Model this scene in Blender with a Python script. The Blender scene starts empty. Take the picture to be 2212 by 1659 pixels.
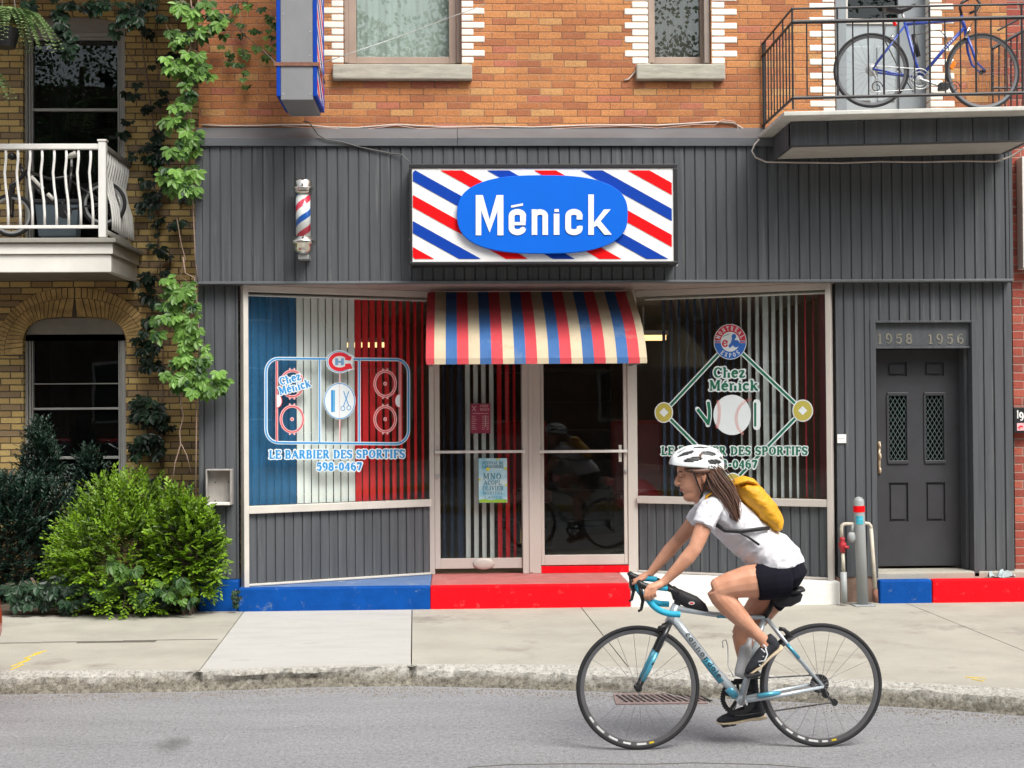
import bpy, bmesh, math, random
from mathutils import Vector, Matrix
R = math.radians
rnd = random.Random(7)
S = bpy.context.scene
C = bpy.context.collection

# ------------------------------------------------------------------ camera
F = 3200.0; CW, CH = 2212.0, 1659.0          # measuring frame: focal length and size in photo pixels
TH, PH, RO = math.atan(1.21e-5 * F), math.atan(50.5 / F), 0.0068
CAM = Vector((0, 0, 1.85))
fw = Vector((math.sin(TH) * math.cos(PH), math.cos(TH) * math.cos(PH), math.sin(PH)))
r0 = Vector((math.cos(TH), -math.sin(TH), 0)); u0 = r0.cross(fw)
rt = r0 * math.cos(RO) - u0 * math.sin(RO); up = r0 * math.sin(RO) + u0 * math.cos(RO)
cd = bpy.data.cameras.new('camera'); cam = bpy.data.objects.new('camera', cd); C.objects.link(cam)
cd.sensor_width = 36; cd.lens = 36 * F / CW; cd.clip_start = 0.1; cd.clip_end = 500
cam.matrix_world = Matrix.Translation(CAM) @ Matrix((rt, up, -fw)).transposed().to_4x4()
S.camera = cam

def ray(x, y):
    return fw * F + rt * (x - CW / 2) - up * (y - CH / 2)
def W(x, y, Y):                                # photo pixel -> point on the plane at depth Y
    d = ray(x, y); return CAM + d * (Y / d.y)
def G(x, y, z=0.0):                            # photo pixel -> point on the level z
    d = ray(x, y); return CAM + d * ((z - CAM.z) / d.z)
def onp(x, y, A, B, off=0.0):                  # photo pixel -> point on the vertical plane through A, B
    n = Vector((B[1] - A[1], -(B[0] - A[0]), 0)).normalized()
    if n.y > 0: n = -n
    d = ray(x, y); p0 = Vector((A[0], A[1], 0)) + n * off
    return CAM + d * ((p0 - CAM).dot(n) / d.dot(n))

# ------------------------------------------------------------------ sky, sun, exposure
w = bpy.data.worlds.new('World'); S.world = w; w.use_nodes = True
nt = w.node_tree; nt.nodes.clear()
SUN_EL, SUN_AZ = R(52), R(31)                  # behind the camera, a little to the right
sky = nt.nodes.new('ShaderNodeTexSky'); sky.sky_type = 'NISHITA'; sky.sun_disc = False
sky.sun_elevation = SUN_EL; sky.sun_rotation = math.pi - SUN_AZ
sky.dust_density = 4; sky.air_density = 1.0; sky.ozone_density = 1.0
hs = nt.nodes.new('ShaderNodeHueSaturation'); hs.inputs['Saturation'].default_value = 0.25
bg = nt.nodes.new('ShaderNodeBackground'); bg.inputs['Strength'].default_value = 0.15
wo = nt.nodes.new('ShaderNodeOutputWorld')
nt.links.new(sky.outputs[0], hs.inputs['Color']); nt.links.new(hs.outputs[0], bg.inputs[0]); nt.links.new(bg.outputs[0], wo.inputs[0])
sl = bpy.data.lights.new('sun', 'SUN'); sl.energy = 2.0; sl.angle = R(30); sl.color = (1.0, 0.95, 0.87)
so = bpy.data.objects.new('sun', sl); C.objects.link(so)
sd = Vector((math.sin(SUN_AZ) * math.cos(SUN_EL), -math.cos(SUN_AZ) * math.cos(SUN_EL), math.sin(SUN_EL)))
so.rotation_euler = sd.to_track_quat('Z', 'Y').to_euler(); so.location = (3, -3, 12)
S.view_settings.view_transform = 'Standard'; S.view_settings.look = 'None'
S.view_settings.exposure = 0.7; S.view_settings.gamma = 1.0
S.cycles.max_bounces = 8; S.cycles.transparent_max_bounces = 12

# ------------------------------------------------------------------ mesh builder
class M:
    def __init__(s): s.v = []; s.f = []; s.m = []; s.mi = 0; s.col = None
    def shear(s, xc, k): s.v = [(p[0], p[1], p[2] + (p[0] - xc) * k) for p in s.v]; return s
    def quad(s, *p):
        i = len(s.v); s.v += [tuple(q) for q in p]; s.f.append(tuple(range(i, i + len(p)))); s.m.append(s.mi)
    def box(s, x0, x1, y0, y1, z0, z1):
        if x0 > x1: x0, x1 = x1, x0
        if y0 > y1: y0, y1 = y1, y0
        if z0 > z1: z0, z1 = z1, z0
        i = len(s.v)
        s.v += [(x, y, z) for z in (z0, z1) for y in (y0, y1) for x in (x0, x1)]
        for f in ((0, 2, 3, 1), (4, 5, 7, 6), (0, 1, 5, 4), (1, 3, 7, 5), (3, 2, 6, 7), (2, 0, 4, 6)):
            s.f.append(tuple(i + k for k in f)); s.m.append(s.mi)
        return s
    def obox(s, c, ax, ay, az):                 # oriented box: centre and three half-axis vectors
        c, ax, ay, az = map(Vector, (c, ax, ay, az)); i = len(s.v)
        s.v += [tuple(c + ax * a + ay * b + az * d) for d in (-1, 1) for b in (-1, 1) for a in (-1, 1)]
        for f in ((0, 2, 3, 1), (4, 5, 7, 6), (0, 1, 5, 4), (1, 3, 7, 5), (3, 2, 6, 7), (2, 0, 4, 6)):
            s.f.append(tuple(i + k for k in f)); s.m.append(s.mi)
        return s
    def prism(s, pts, d):                       # flat outline (3-D points) pushed along d
        n = len(pts); d = Vector(d); i = len(s.v)
        s.v += [tuple(p) for p in pts] + [tuple(Vector(p) + d) for p in pts]
        s.f.append(tuple(i + k for k in range(n))); s.m.append(s.mi)
        s.f.append(tuple(i + n + k for k in reversed(range(n)))); s.m.append(s.mi)
        for k in range(n):
            l = (k + 1) % n
            s.f.append((i + k, i + l, i + n + l, i + n + k)); s.m.append(s.mi)
        return s
    def tube(s, pts, r, n=8, closed=False, flat=1.0, upv=None, cap=True):
        pts = [Vector(p) for p in pts]; N = len(pts)
        rr = r if isinstance(r, (list, tuple)) else [r] * N
        base = len(s.v); prev = None
        for k, p in enumerate(pts):
            if closed: t = pts[(k + 1) % N] - pts[k - 1]
            else: t = pts[min(k + 1, N - 1)] - pts[max(k - 1, 0)]
            if t.length < 1e-9: t = Vector((0, 0, 1))
            t.normalize()
            if upv is not None: a = Vector(upv) - t * Vector(upv).dot(t)
            elif prev is None:
                a = Vector((0, 1, 0)) if abs(t.y) < 0.9 else Vector((1, 0, 0)); a = a - t * a.dot(t)
            else: a = prev - t * prev.dot(t)
            a.normalize(); prev = a; b = t.cross(a); ra = rr[k]
            if isinstance(ra, (list, tuple)): ru, rv = ra
            else: ru, rv = ra, ra * flat
            for j in range(n):
                g = 2 * math.pi * j / n
                s.v.append(tuple(p + a * (ru * math.cos(g)) + b * (rv * math.sin(g))))
        for k in range(N if closed else N - 1):
            k2 = (k + 1) % N
            for j in range(n):
                j2 = (j + 1) % n
                s.f.append((base + k * n + j, base + k * n + j2, base + k2 * n + j2, base + k2 * n + j)); s.m.append(s.mi)
        if cap and not closed:
            s.f.append(tuple(base + j for j in reversed(range(n)))); s.m.append(s.mi)
            s.f.append(tuple(base + (N - 1) * n + j for j in range(n))); s.m.append(s.mi)
        return s
    def lathe(s, c, prof, n=20, ax='Z'):        # prof: (radius, height along axis)
        c = Vector(c); base = len(s.v)
        for (r, h) in prof:
            for j in range(n):
                g = 2 * math.pi * j / n; a, b = r * math.cos(g), r * math.sin(g)
                s.v.append(tuple(c + (Vector((a, b, h)) if ax == 'Z' else Vector((a, h, b)) if ax == 'Y' else Vector((h, a, b)))))
        for k in range(len(prof) - 1):
            for j in range(n):
                j2 = (j + 1) % n
                s.f.append((base + k * n + j, base + k * n + j2, base + (k + 1) * n + j2, base + (k + 1) * n + j)); s.m.append(s.mi)
        s.f.append(tuple(base + j for j in reversed(range(n)))); s.m.append(s.mi)
        e = base + (len(prof) - 1) * n; s.f.append(tuple(e + j for j in range(n))); s.m.append(s.mi)
        return s
    def ball(s, c, rx, ry=None, rz=None, n=14, m=9):
        ry = ry or rx; rz = rz or rx; c = Vector(c); base = len(s.v)
        for i in range(1, m):
            p = math.pi * i / m
            for j in range(n):
                g = 2 * math.pi * j / n
                s.v.append((c.x + rx * math.sin(p) * math.cos(g), c.y + ry * math.sin(p) * math.sin(g), c.z + rz * math.cos(p)))
        s.v += [(c.x, c.y, c.z + rz), (c.x, c.y, c.z - rz)]; t = len(s.v) - 2; bt = t + 1
        for i in range(m - 2):
            for j in range(n):
                j2 = (j + 1) % n
                s.f.append((base + i * n + j, base + (i + 1) * n + j, base + (i + 1) * n + j2, base + i * n + j2)); s.m.append(s.mi)
        for j in range(n):
            j2 = (j + 1) % n
            s.f.append((t, base + j, base + j2)); s.m.append(s.mi)
            s.f.append((bt, base + (m - 2) * n + j2, base + (m - 2) * n + j)); s.m.append(s.mi)
        return s
    def build(s, name, mats, parent=None, smooth=False, bevel=0, fix=True):
        me = bpy.data.meshes.new(name); me.from_pydata(s.v, [], s.f)
        mats = mats if isinstance(mats, (list, tuple)) else [mats]
        for m in mats: me.materials.append(m)
        if len(mats) > 1: me.polygons.foreach_set('material_index', s.m)
        if s.col is not None:
            ca = me.color_attributes.new('tint', 'FLOAT_COLOR', 'POINT')
            flat = []
            for q in s.col: flat += [q, q, q, 1]
            ca.data.foreach_set('color', flat)
        if fix:
            bm = bmesh.new(); bm.from_mesh(me); bmesh.ops.recalc_face_normals(bm, faces=bm.faces); bm.to_mesh(me); bm.free()
        if smooth: me.polygons.foreach_set('use_smooth', [True] * len(me.polygons))
        me.update()
        o = bpy.data.objects.new(name, me); C.objects.link(o)
        if bevel:
            b = o.modifiers.new('bevel', 'BEVEL'); b.width = bevel; b.segments = 2; b.limit_method = 'ANGLE'; b.angle_limit = R(40)
        if parent: adopt(o, parent)
        return o
def build_each(b, name, mats, parent=None, **k):   # every loose piece becomes a part of its own
    par = list(range(len(b.v)))
    def fd(i):
        while par[i] != i: par[i] = par[par[i]]; i = par[i]
        return i
    for f in b.f:
        for q in f[1:]: par[fd(q)] = fd(f[0])
    gr = {}
    for f, m in zip(b.f, b.m): gr.setdefault(fd(f[0]), []).append((f, m))
    out = []
    for fs in gr.values():
        n = M(); idx = {}
        for f, m in fs:
            for q in f:
                if q not in idx: idx[q] = len(n.v); n.v.append(b.v[q])
            n.f.append(tuple(idx[q] for q in f)); n.m.append(m)
        out.append(n.build(name, mats, parent, **k))
    return out
def adopt(o, p):
    o.parent = p; o.matrix_parent_inverse = Matrix.Translation(-root_loc(p))
def root_loc(p):
    v = Vector(p.location)
    if p.parent: v = Vector((0, 0, 0)) if p.type == 'MESH' else v
    return v
def thing(name, label, cat, loc=(0, 0, 0), group=None, kind=None):
    o = bpy.data.objects.new(name, None); C.objects.link(o); o.location = loc
    o.empty_display_size = 0.2
    return tag(o, label, cat, group, kind)
def tag(o, label=None, cat=None, group=None, kind=None):
    if label: o['label'] = label
    if cat: o['category'] = cat
    if group: o['group'] = group
    if kind: o['kind'] = kind
    return o
def bp(b, x0, y0, x1, y1, Y, dep):              # box from photo pixels on plane Y, going dep deeper
    ym, xm = (y0 + y1) / 2, (x0 + x1) / 2
    b.box(W(x0, ym, Y).x, W(x1, ym, Y).x, Y, Y + dep, W(xm, y1, Y).z, W(xm, y0, Y).z); return b
def PB(name, rect, Y, dep, mat, parent, bevel=0.003):
    return bp(M(), *rect, Y, dep).build(name, mat, parent, bevel=bevel)

# ------------------------------------------------------------------ materials
def N(nt, t, **k):
    n = nt.nodes.new(t)
    for a, b in k.items():
        if a in n.inputs: n.inputs[a].default_value = b
        else: setattr(n, a, b)
    return n
def newmat(name):
    m = bpy.data.materials.new(name); m.use_nodes = True; nt = m.node_tree
    return m, nt, nt.nodes['Principled BSDF']
def ramp(nt, src, stops, const=False):
    r = nt.nodes.new('ShaderNodeValToRGB'); e = r.color_ramp.elements
    if const: r.color_ramp.interpolation = 'CONSTANT'
    while len(e) < len(stops): e.new(0.5)
    for i, (p, c) in enumerate(stops):
        e[i].position = p; e[i].color = (*c, 1) if len(c) == 3 else c
    nt.links.new(src, r.inputs[0]); return r.outputs[0]
def mix(nt, fac, a, b, mode='MIX'):
    m = nt.nodes.new('ShaderNodeMix'); m.data_type = 'RGBA'; m.blend_type = mode
    for s, v in ((m.inputs[0], fac), (m.inputs[6], a), (m.inputs[7], b)):
        if hasattr(v, 'links') or isinstance(v, bpy.types.NodeSocket): nt.links.new(v, s)
        elif isinstance(v, (int, float)): s.default_value = v
        else: s.default_value = (*v, 1)
    return m.outputs[2]
def mth(nt, op, a, b=None, c=None):
    m = nt.nodes.new('ShaderNodeMath'); m.operation = op
    for i, v in enumerate((a, b, c)):
        if v is None: continue
        if isinstance(v, bpy.types.NodeSocket): nt.links.new(v, m.inputs[i])
        else: m.inputs[i].default_value = v
    return m.outputs[0]
def bump(nt, b, h, strength=0.3, dist=0.01):
    n = nt.nodes.new('ShaderNodeBump'); n.inputs['Strength'].default_value = strength; n.inputs['Distance'].default_value = dist
    nt.links.new(h, n.inputs['Height']); nt.links.new(n.outputs[0], b.inputs['Normal'])
def coords(nt, sc=(1, 1, 1)):
    t = nt.nodes.new('ShaderNodeTexCoord'); m = nt.nodes.new('ShaderNodeMapping'); m.inputs['Scale'].default_value = sc
    nt.links.new(t.outputs['Object'], m.inputs[0]); return m.outputs[0]
def noise(nt, vec, scale, detail=4, rough=0.6):
    n = nt.nodes.new('ShaderNodeTexNoise'); n.inputs['Scale'].default_value = scale
    n.inputs['Detail'].default_value = detail; n.inputs['Roughness'].default_value = rough
    nt.links.new(vec, n.inputs['Vector']); return n.outputs['Fac']
def mat(name, col, rough=0.6, var=0.15, scale=8, sc=(1, 1, 1), bmp=0.0, bscale=60, metal=0, spec=0.5, dirt=None, coat=0, fine=0.0):
    m, nt, b = newmat(name); v = coords(nt, sc)
    lo = tuple(c * (1 - var) for c in col); hi = tuple(min(1, c * (1 + var)) for c in col)
    out = ramp(nt, noise(nt, v, scale), [(0.3, lo), (0.7, hi)])
    if fine:
        out = mix(nt, fine, out, ramp(nt, noise(nt, v, 240, 3, 0.8), [(0.25, (0.2,) * 3), (0.75, (0.9,) * 3)]), 'OVERLAY')
    if dirt:
        out = mix(nt, ramp(nt, noise(nt, v, dirt[1], 6, 0.7), [(dirt[2], (0,) * 3), (min(1, dirt[2] + 0.12), (1,) * 3)]), out, dirt[0])
    nt.links.new(out, b.inputs['Base Color']); b.inputs['Roughness'].default_value = rough
    b.inputs['Metallic'].default_value = metal; b.inputs['Specular IOR Level'].default_value = spec
    b.inputs['Coat Weight'].default_value = coat
    if bmp: bump(nt, b, noise(nt, v, bscale, 5, 0.7), bmp, 0.004)
    return m
def emit(name, col, st):
    m, nt, b = newmat(name); b.inputs['Base Color'].default_value = (*col, 1)
    b.inputs['Emission Color'].default_value = (*col, 1); b.inputs['Emission Strength'].default_value = st; return m
def glass(name, tint=(0.85, 0.9, 0.9), k=1.0, dirt=0.0, rough=0.0):
    m, nt, b = newmat(name); nt.nodes.remove(b); o = nt.nodes['Material Output']
    tr = N(nt, 'ShaderNodeBsdfTransparent'); tr.inputs[0].default_value = (*tint, 1)
    gl = N(nt, 'ShaderNodeBsdfGlossy'); gl.inputs['Roughness'].default_value = rough; gl.inputs['Color'].default_value = (0.95, 1, 1, 1)
    ge = N(nt, 'ShaderNodeNewGeometry'); dt = N(nt, 'ShaderNodeVectorMath', operation='DOT_PRODUCT')
    nt.links.new(ge.outputs['True Normal'], dt.inputs[0]); nt.links.new(ge.outputs['Incoming'], dt.inputs[1])
    om = mth(nt, 'SUBTRACT', 1.0, mth(nt, 'ABSOLUTE', dt.outputs['Value']))
    fac = mth(nt, 'MINIMUM', mth(nt, 'ADD', mth(nt, 'MULTIPLY', mth(nt, 'POWER', om, 5.0), 0.96), 0.04 * k), 1.0)
    mx = N(nt, 'ShaderNodeMixShader'); nt.links.new(fac, mx.inputs[0]); nt.links.new(tr.outputs[0], mx.inputs[1]); nt.links.new(gl.outputs[0], mx.inputs[2])
    out = mx.outputs[0]
    if dirt:
        df = N(nt, 'ShaderNodeBsdfDiffuse'); df.inputs[0].default_value = (0.5, 0.52, 0.5, 1)
        m2 = N(nt, 'ShaderNodeMixShader'); nt.links.new(mth(nt, 'MULTIPLY', noise(nt, coords(nt), 2.5, 6, 0.7), dirt), m2.inputs[0])
        nt.links.new(out, m2.inputs[1]); nt.links.new(df.outputs[0], m2.inputs[2]); out = m2.outputs[0]
    # slight waviness of an old pane
    bn = N(nt, 'ShaderNodeBump'); bn.inputs['Strength'].default_value = 0.06; bn.inputs['Distance'].default_value = 0.01
    nt.links.new(noise(nt, coords(nt), 1.6, 2), bn.inputs['Height']); nt.links.new(bn.outputs[0], gl.inputs['Normal'])
    nt.links.new(out, o.inputs[0]); return m
def brick(name, w, h, mo, cols, mortar, z0=0.0, rowdark=None, x0=0.0, soot=None, axis='X'):
    m, nt, b = newmat(name); t = N(nt, 'ShaderNodeTexCoord'); sp = N(nt, 'ShaderNodeSeparateXYZ')
    vec = t.outputs['Object']
    wob = N(nt, 'ShaderNodeTexNoise'); wob.inputs['Scale'].default_value = 14; nt.links.new(vec, wob.inputs['Vector'])
    wv = N(nt, 'ShaderNodeVectorMath', operation='SCALE'); wv.inputs['Scale'].default_value = 0.007; nt.links.new(wob.outputs['Color'], wv.inputs[0])
    ad = N(nt, 'ShaderNodeVectorMath', operation='ADD'); nt.links.new(vec, ad.inputs[0]); nt.links.new(wv.outputs[0], ad.inputs[1])
    nt.links.new(ad.outputs[0], sp.inputs[0])
    X, Z = sp.outputs[axis], sp.outputs['Z']
    r = mth(nt, 'DIVIDE', mth(nt, 'SUBTRACT', Z, z0), h); row = mth(nt, 'FLOOR', r)
    odd = mth(nt, 'PINGPONG', row, 1.0)
    wn0 = N(nt, 'ShaderNodeTexWhiteNoise', noise_dimensions='1D'); nt.links.new(row, wn0.inputs['W'])
    sh = mth(nt, 'ADD', mth(nt, 'MULTIPLY', odd, 0.5), mth(nt, 'MULTIPLY', wn0.outputs['Value'], 0.16))
    c = mth(nt, 'ADD', mth(nt, 'DIVIDE', mth(nt, 'SUBTRACT', X, x0), w), sh); col = mth(nt, 'FLOOR', c)
    fr = mth(nt, 'FRACT', r); fc = mth(nt, 'FRACT', c)
    ez = mth(nt, 'MULTIPLY', mth(nt, 'MINIMUM', fr, mth(nt, 'SUBTRACT', 1.0, fr)), h)
    ex = mth(nt, 'MULTIPLY', mth(nt, 'MINIMUM', fc, mth(nt, 'SUBTRACT', 1.0, fc)), w)
    e = mth(nt, 'MINIMUM', ez, ex)
    cm = N(nt, 'ShaderNodeCombineXYZ'); nt.links.new(col, cm.inputs[0]); nt.links.new(row, cm.inputs[1])
    wn = N(nt, 'ShaderNodeTexWhiteNoise', noise_dimensions='3D'); nt.links.new(cm.outputs[0], wn.inputs['Vector'])
    colr = ramp(nt, wn.outputs['Value'], cols, True)
    if rowdark:
        k = mth(nt, 'MULTIPLY', odd, mth(nt, 'GREATER_THAN', wn.outputs['Value'], 0.5)); colr = mix(nt, mth(nt, 'MULTIPLY', k, 0.85), colr, rowdark)
    grain = noise(nt, vec, 90, 5, 0.75)
    colr = mix(nt, 0.75, colr, ramp(nt, grain, [(0.3, (0.25,) * 3), (0.72, (0.78,) * 3)]), 'OVERLAY')
    spots = ramp(nt, noise(nt, vec, 55, 2, 0.9), [(0.66, (0,) * 3), (0.72, (0.7,) * 3)])
    colr = mix(nt, spots, colr, tuple(x * 0.35 for x in cols[0][1]))
    big = noise(nt, vec, 1.3, 4, 0.6)
    colr = mix(nt, 0.5, colr, ramp(nt, big, [(0.3, (0.36,) * 3), (0.7, (0.62,) * 3)]), 'OVERLAY')
    mk = ramp(nt, e, [(mo * 0.35, (0,) * 3), (mo * 0.75, (1,) * 3)])
    if soot: mortarc = mix(nt, ramp(nt, noise(nt, vec, 2.2, 4), [(0.42, (0,) * 3), (0.58, (1,) * 3)]), mortar, soot)
    else: mortarc = mortar
    out = mix(nt, mk, mortarc, colr); nt.links.new(out, b.inputs['Base Color']); b.inputs['Roughness'].default_value = 0.85
    hgt = mth(nt, 'ADD', mk, mth(nt, 'MULTIPLY', grain, 0.5)); bump(nt, b, hgt, 0.7, 0.006)
    return m
def leafmat(name, lo, hi, trans=0.35, rough=0.45):
    m, nt, b = newmat(name); a = N(nt, 'ShaderNodeAttribute'); a.attribute_name = 'tint'
    c = ramp(nt, a.outputs['Fac'], [(0.0, lo), (0.5, tuple((x + y) / 2 for x, y in zip(lo, hi))), (1.0, hi)])
    c = mix(nt, 0.5, c, ramp(nt, noise(nt, coords(nt), 25, 3), [(0.3, (0.35,) * 3), (0.7, (0.65,) * 3)]), 'OVERLAY')
    nt.links.new(c, b.inputs['Base Color']); b.inputs['Roughness'].default_value = rough
    o = nt.nodes['Material Output']; t = N(nt, 'ShaderNodeBsdfTranslucent'); nt.links.new(c, t.inputs[0])
    mx = N(nt, 'ShaderNodeMixShader'); mx.inputs[0].default_value = trans
    nt.links.new(b.outputs[0], mx.inputs[1]); nt.links.new(t.outputs[0], mx.inputs[2]); nt.links.new(mx.outputs[0], o.inputs[0])
    return m

m_grey = mat('grey_cladding_paint', (0.074, 0.080, 0.088), 0.55, 0.18, 3.0, (9, 9, 0.35), bmp=0.2, bscale=30, dirt=((0.118, 0.124, 0.128), 2.6, 0.56), fine=0.4, spec=.3)
m_greydark = mat('grey_door_paint', (0.044, 0.045, 0.051), 0.45, 0.12, 5, bmp=0.1, spec=.35)
m_greycap = mat('grey_flashing_metal', (0.12, 0.13, 0.14), 0.4, 0.15, 2, (1, 1, 3), spec=.4)
m_orange = brick('orange_brick', 0.205, 0.0618, 0.006,
    [(0.0, (0.44, 0.175, 0.062)), (0.3, (0.38, 0.140, 0.052)), (0.5, (0.47, 0.20, 0.070)), (0.72, (0.33, 0.118, 0.050)), (0.86, (0.40, 0.135, 0.075)), (0.94, (0.48, 0.25, 0.095))],
    (0.13, 0.075, 0.045), 4.155, soot=(0.32, 0.21, 0.13), x0=0.07)
m_yellow = brick('yellow_brick', 0.205, 0.0632, 0.009,
    [(0.0, (0.48, 0.34, 0.125)), (0.3, (0.54, 0.39, 0.15)), (0.6, (0.43, 0.30, 0.11)), (0.82, (0.34, 0.23, 0.095))],
    (0.07, 0.055, 0.04), 0.02, rowdark=(0.24, 0.17, 0.10))
m_red = brick('red_brick', 0.215, 0.0735, 0.010,
    [(0.0, (0.30, 0.06, 0.04)), (0.4, (0.36, 0.085, 0.055)), (0.75, (0.24, 0.05, 0.035))], (0.30, 0.20, 0.16), 0.0)
m_whitebrick = mat('white_glazed_brick', (0.78, 0.76, 0.68), 0.35, 0.08, 5, dirt=((0.5, 0.47, 0.4), 6, 0.68))
m_cream = mat('cream_frame_paint', (0.56, 0.53, 0.48), 0.45, 0.08, 4, dirt=((0.36, 0.33, 0.29), 7, 0.66))
m_alu = mat('beige_aluminium', (0.50, 0.46, 0.42), 0.4, 0.06, 3, (1, 1, 0.4), dirt=((0.36, 0.32, 0.28), 5, 0.66))
m_taupe = mat('taupe_window_paint', (0.33, 0.25, 0.20), 0.5, 0.1, 4)
m_taupe2 = mat('dark_taupe_paint', (0.25, 0.205, 0.175), 0.5, 0.1, 4)  # darker taupe for the downpipe
m_stone = mat('grey_stone_sill', (0.36, 0.345, 0.29), 0.9, 0.2, 6, (1, 1, 5), bmp=0.6, bscale=40, fine=0.5)
m_soffit = mat('beige_soffit_board', (0.38, 0.31, 0.28), 0.6, 0.1, 4)
m_white = mat('white_paint', (0.72, 0.71, 0.66), 0.5, 0.06, 5, dirt=((0.5, 0.47, 0.42), 6, 0.7))
m_whitewash = mat('whitewashed_concrete', (0.74, 0.74, 0.71), 0.8, 0.08, 6, bmp=0.9, bscale=22, dirt=((0.42, 0.4, 0.37), 9, 0.66))
m_bluep = mat('blue_step_paint', (0.002, 0.062, 0.29), 0.7, 0.15, 7, spec=.12, bmp=0.7, bscale=35, dirt=((0.11, 0.17, 0.28), 11, 0.6), fine=0.35)
m_redp = mat('red_step_paint', (0.70, 0.003, 0.010), 0.7, 0.12, 7, spec=.12, bmp=0.7, bscale=35, dirt=((0.42, 0.07, 0.07), 11, 0.6), fine=0.3)
m_redtop = mat('worn_red_step_top', (0.42, 0.13, 0.12), 0.75, 0.14, 6, bmp=0.4, bscale=50, dirt=((0.45, 0.2, 0.18), 5, 0.55))
m_bluetop = mat('worn_blue_step_top', (0.10, 0.17, 0.33), 0.75, 0.14, 6, bmp=0.4, bscale=50, dirt=((0.3, 0.33, 0.38), 5, 0.6))
m_black = mat('black_metal', (0.012, 0.012, 0.014), 0.45, 0.2, 8)
m_iron = mat('black_iron_paint', (0.018, 0.018, 0.02), 0.5, 0.3, 30, dirt=((0.16, 0.06, 0.035), 25, 0.64))
m_concA = mat('concrete_pavement', (0.345, 0.328, 0.28), 0.9, 0.12, 2.2, bmp=0.35, bscale=120, dirt=((0.245, 0.225, 0.195), 1.3, 0.58), fine=0.55)
m_concB = mat('new_pale_concrete', (0.405, 0.398, 0.376), 0.9, 0.07, 2.0, (1, 3, 1), bmp=0.35, bscale=120, dirt=((0.31, 0.30, 0.28), 2, 0.6), fine=0.6)
m_joint = mat('dark_joint_grit', (0.10, 0.09, 0.075), 1.0, 0.3, 20)
m_soil = mat('soil', (0.085, 0.06, 0.04), 1.0, 0.4, 14, bmp=1.0, bscale=60)
m_rust = mat('rusty_iron', (0.20, 0.09, 0.06), 0.8, 0.3, 30)
m_chrome = mat('polished_chrome', (0.62, 0.60, 0.54), 0.16, 0.1, 9, metal=1)
m_steel = mat('galvanised_steel', (0.42, 0.43, 0.43), 0.45, 0.12, 20, metal=0.6)
m_signw = mat('white_acrylic_sign', (0.78, 0.78, 0.77), 0.35, 0.03, 3, dirt=((0.60, 0.59, 0.56), 4, 0.64))
m_signr = mat('red_sign_vinyl', (0.82, 0.003, 0.006), 0.5, 0.03, 3, spec=.15)
m_signb = mat('blue_sign_vinyl', (0.003, 0.045, 0.34), 0.5, 0.03, 3, spec=.15)
m_oval = mat('bright_blue_sign_panel', (0.002, 0.12, 0.62), 0.5, 0.03, 3, spec=.15)
m_glass = glass('window_glass', (0.97, 0.985, 0.985), 0.75, 0.008)
m_doorglass = glass('door_glass', (0.84, 0.86, 0.86), 0.5, 0.006)
m_upglass = glass('upper_window_glass', (0.88, 0.92, 0.9), 1.5, 0.05)
m_darkglass = glass('dark_house_glass', (0.35, 0.4, 0.42), 0.9, 0.01)
m_dark = mat('dark_room', (0.010, 0.011, 0.013), 0.9, 0.4, 2)  # near-black backing, the darkness of unlit rooms put into the colour
m_cable = mat('pale_cable', (0.50, 0.44, 0.40), 0.5, 0.1, 5)
m_cabled = mat('dark_cable', (0.09, 0.09, 0.085), 0.5, 0.1, 5)
m_bark = mat('tree_bark', (0.10, 0.075, 0.055), 0.95, 0.3, 12, (1, 1, 0.3), bmp=1.0, bscale=30)
m_vine = mat('vine_stem', (0.24, 0.17, 0.13), 0.9, 0.2, 20)
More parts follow.
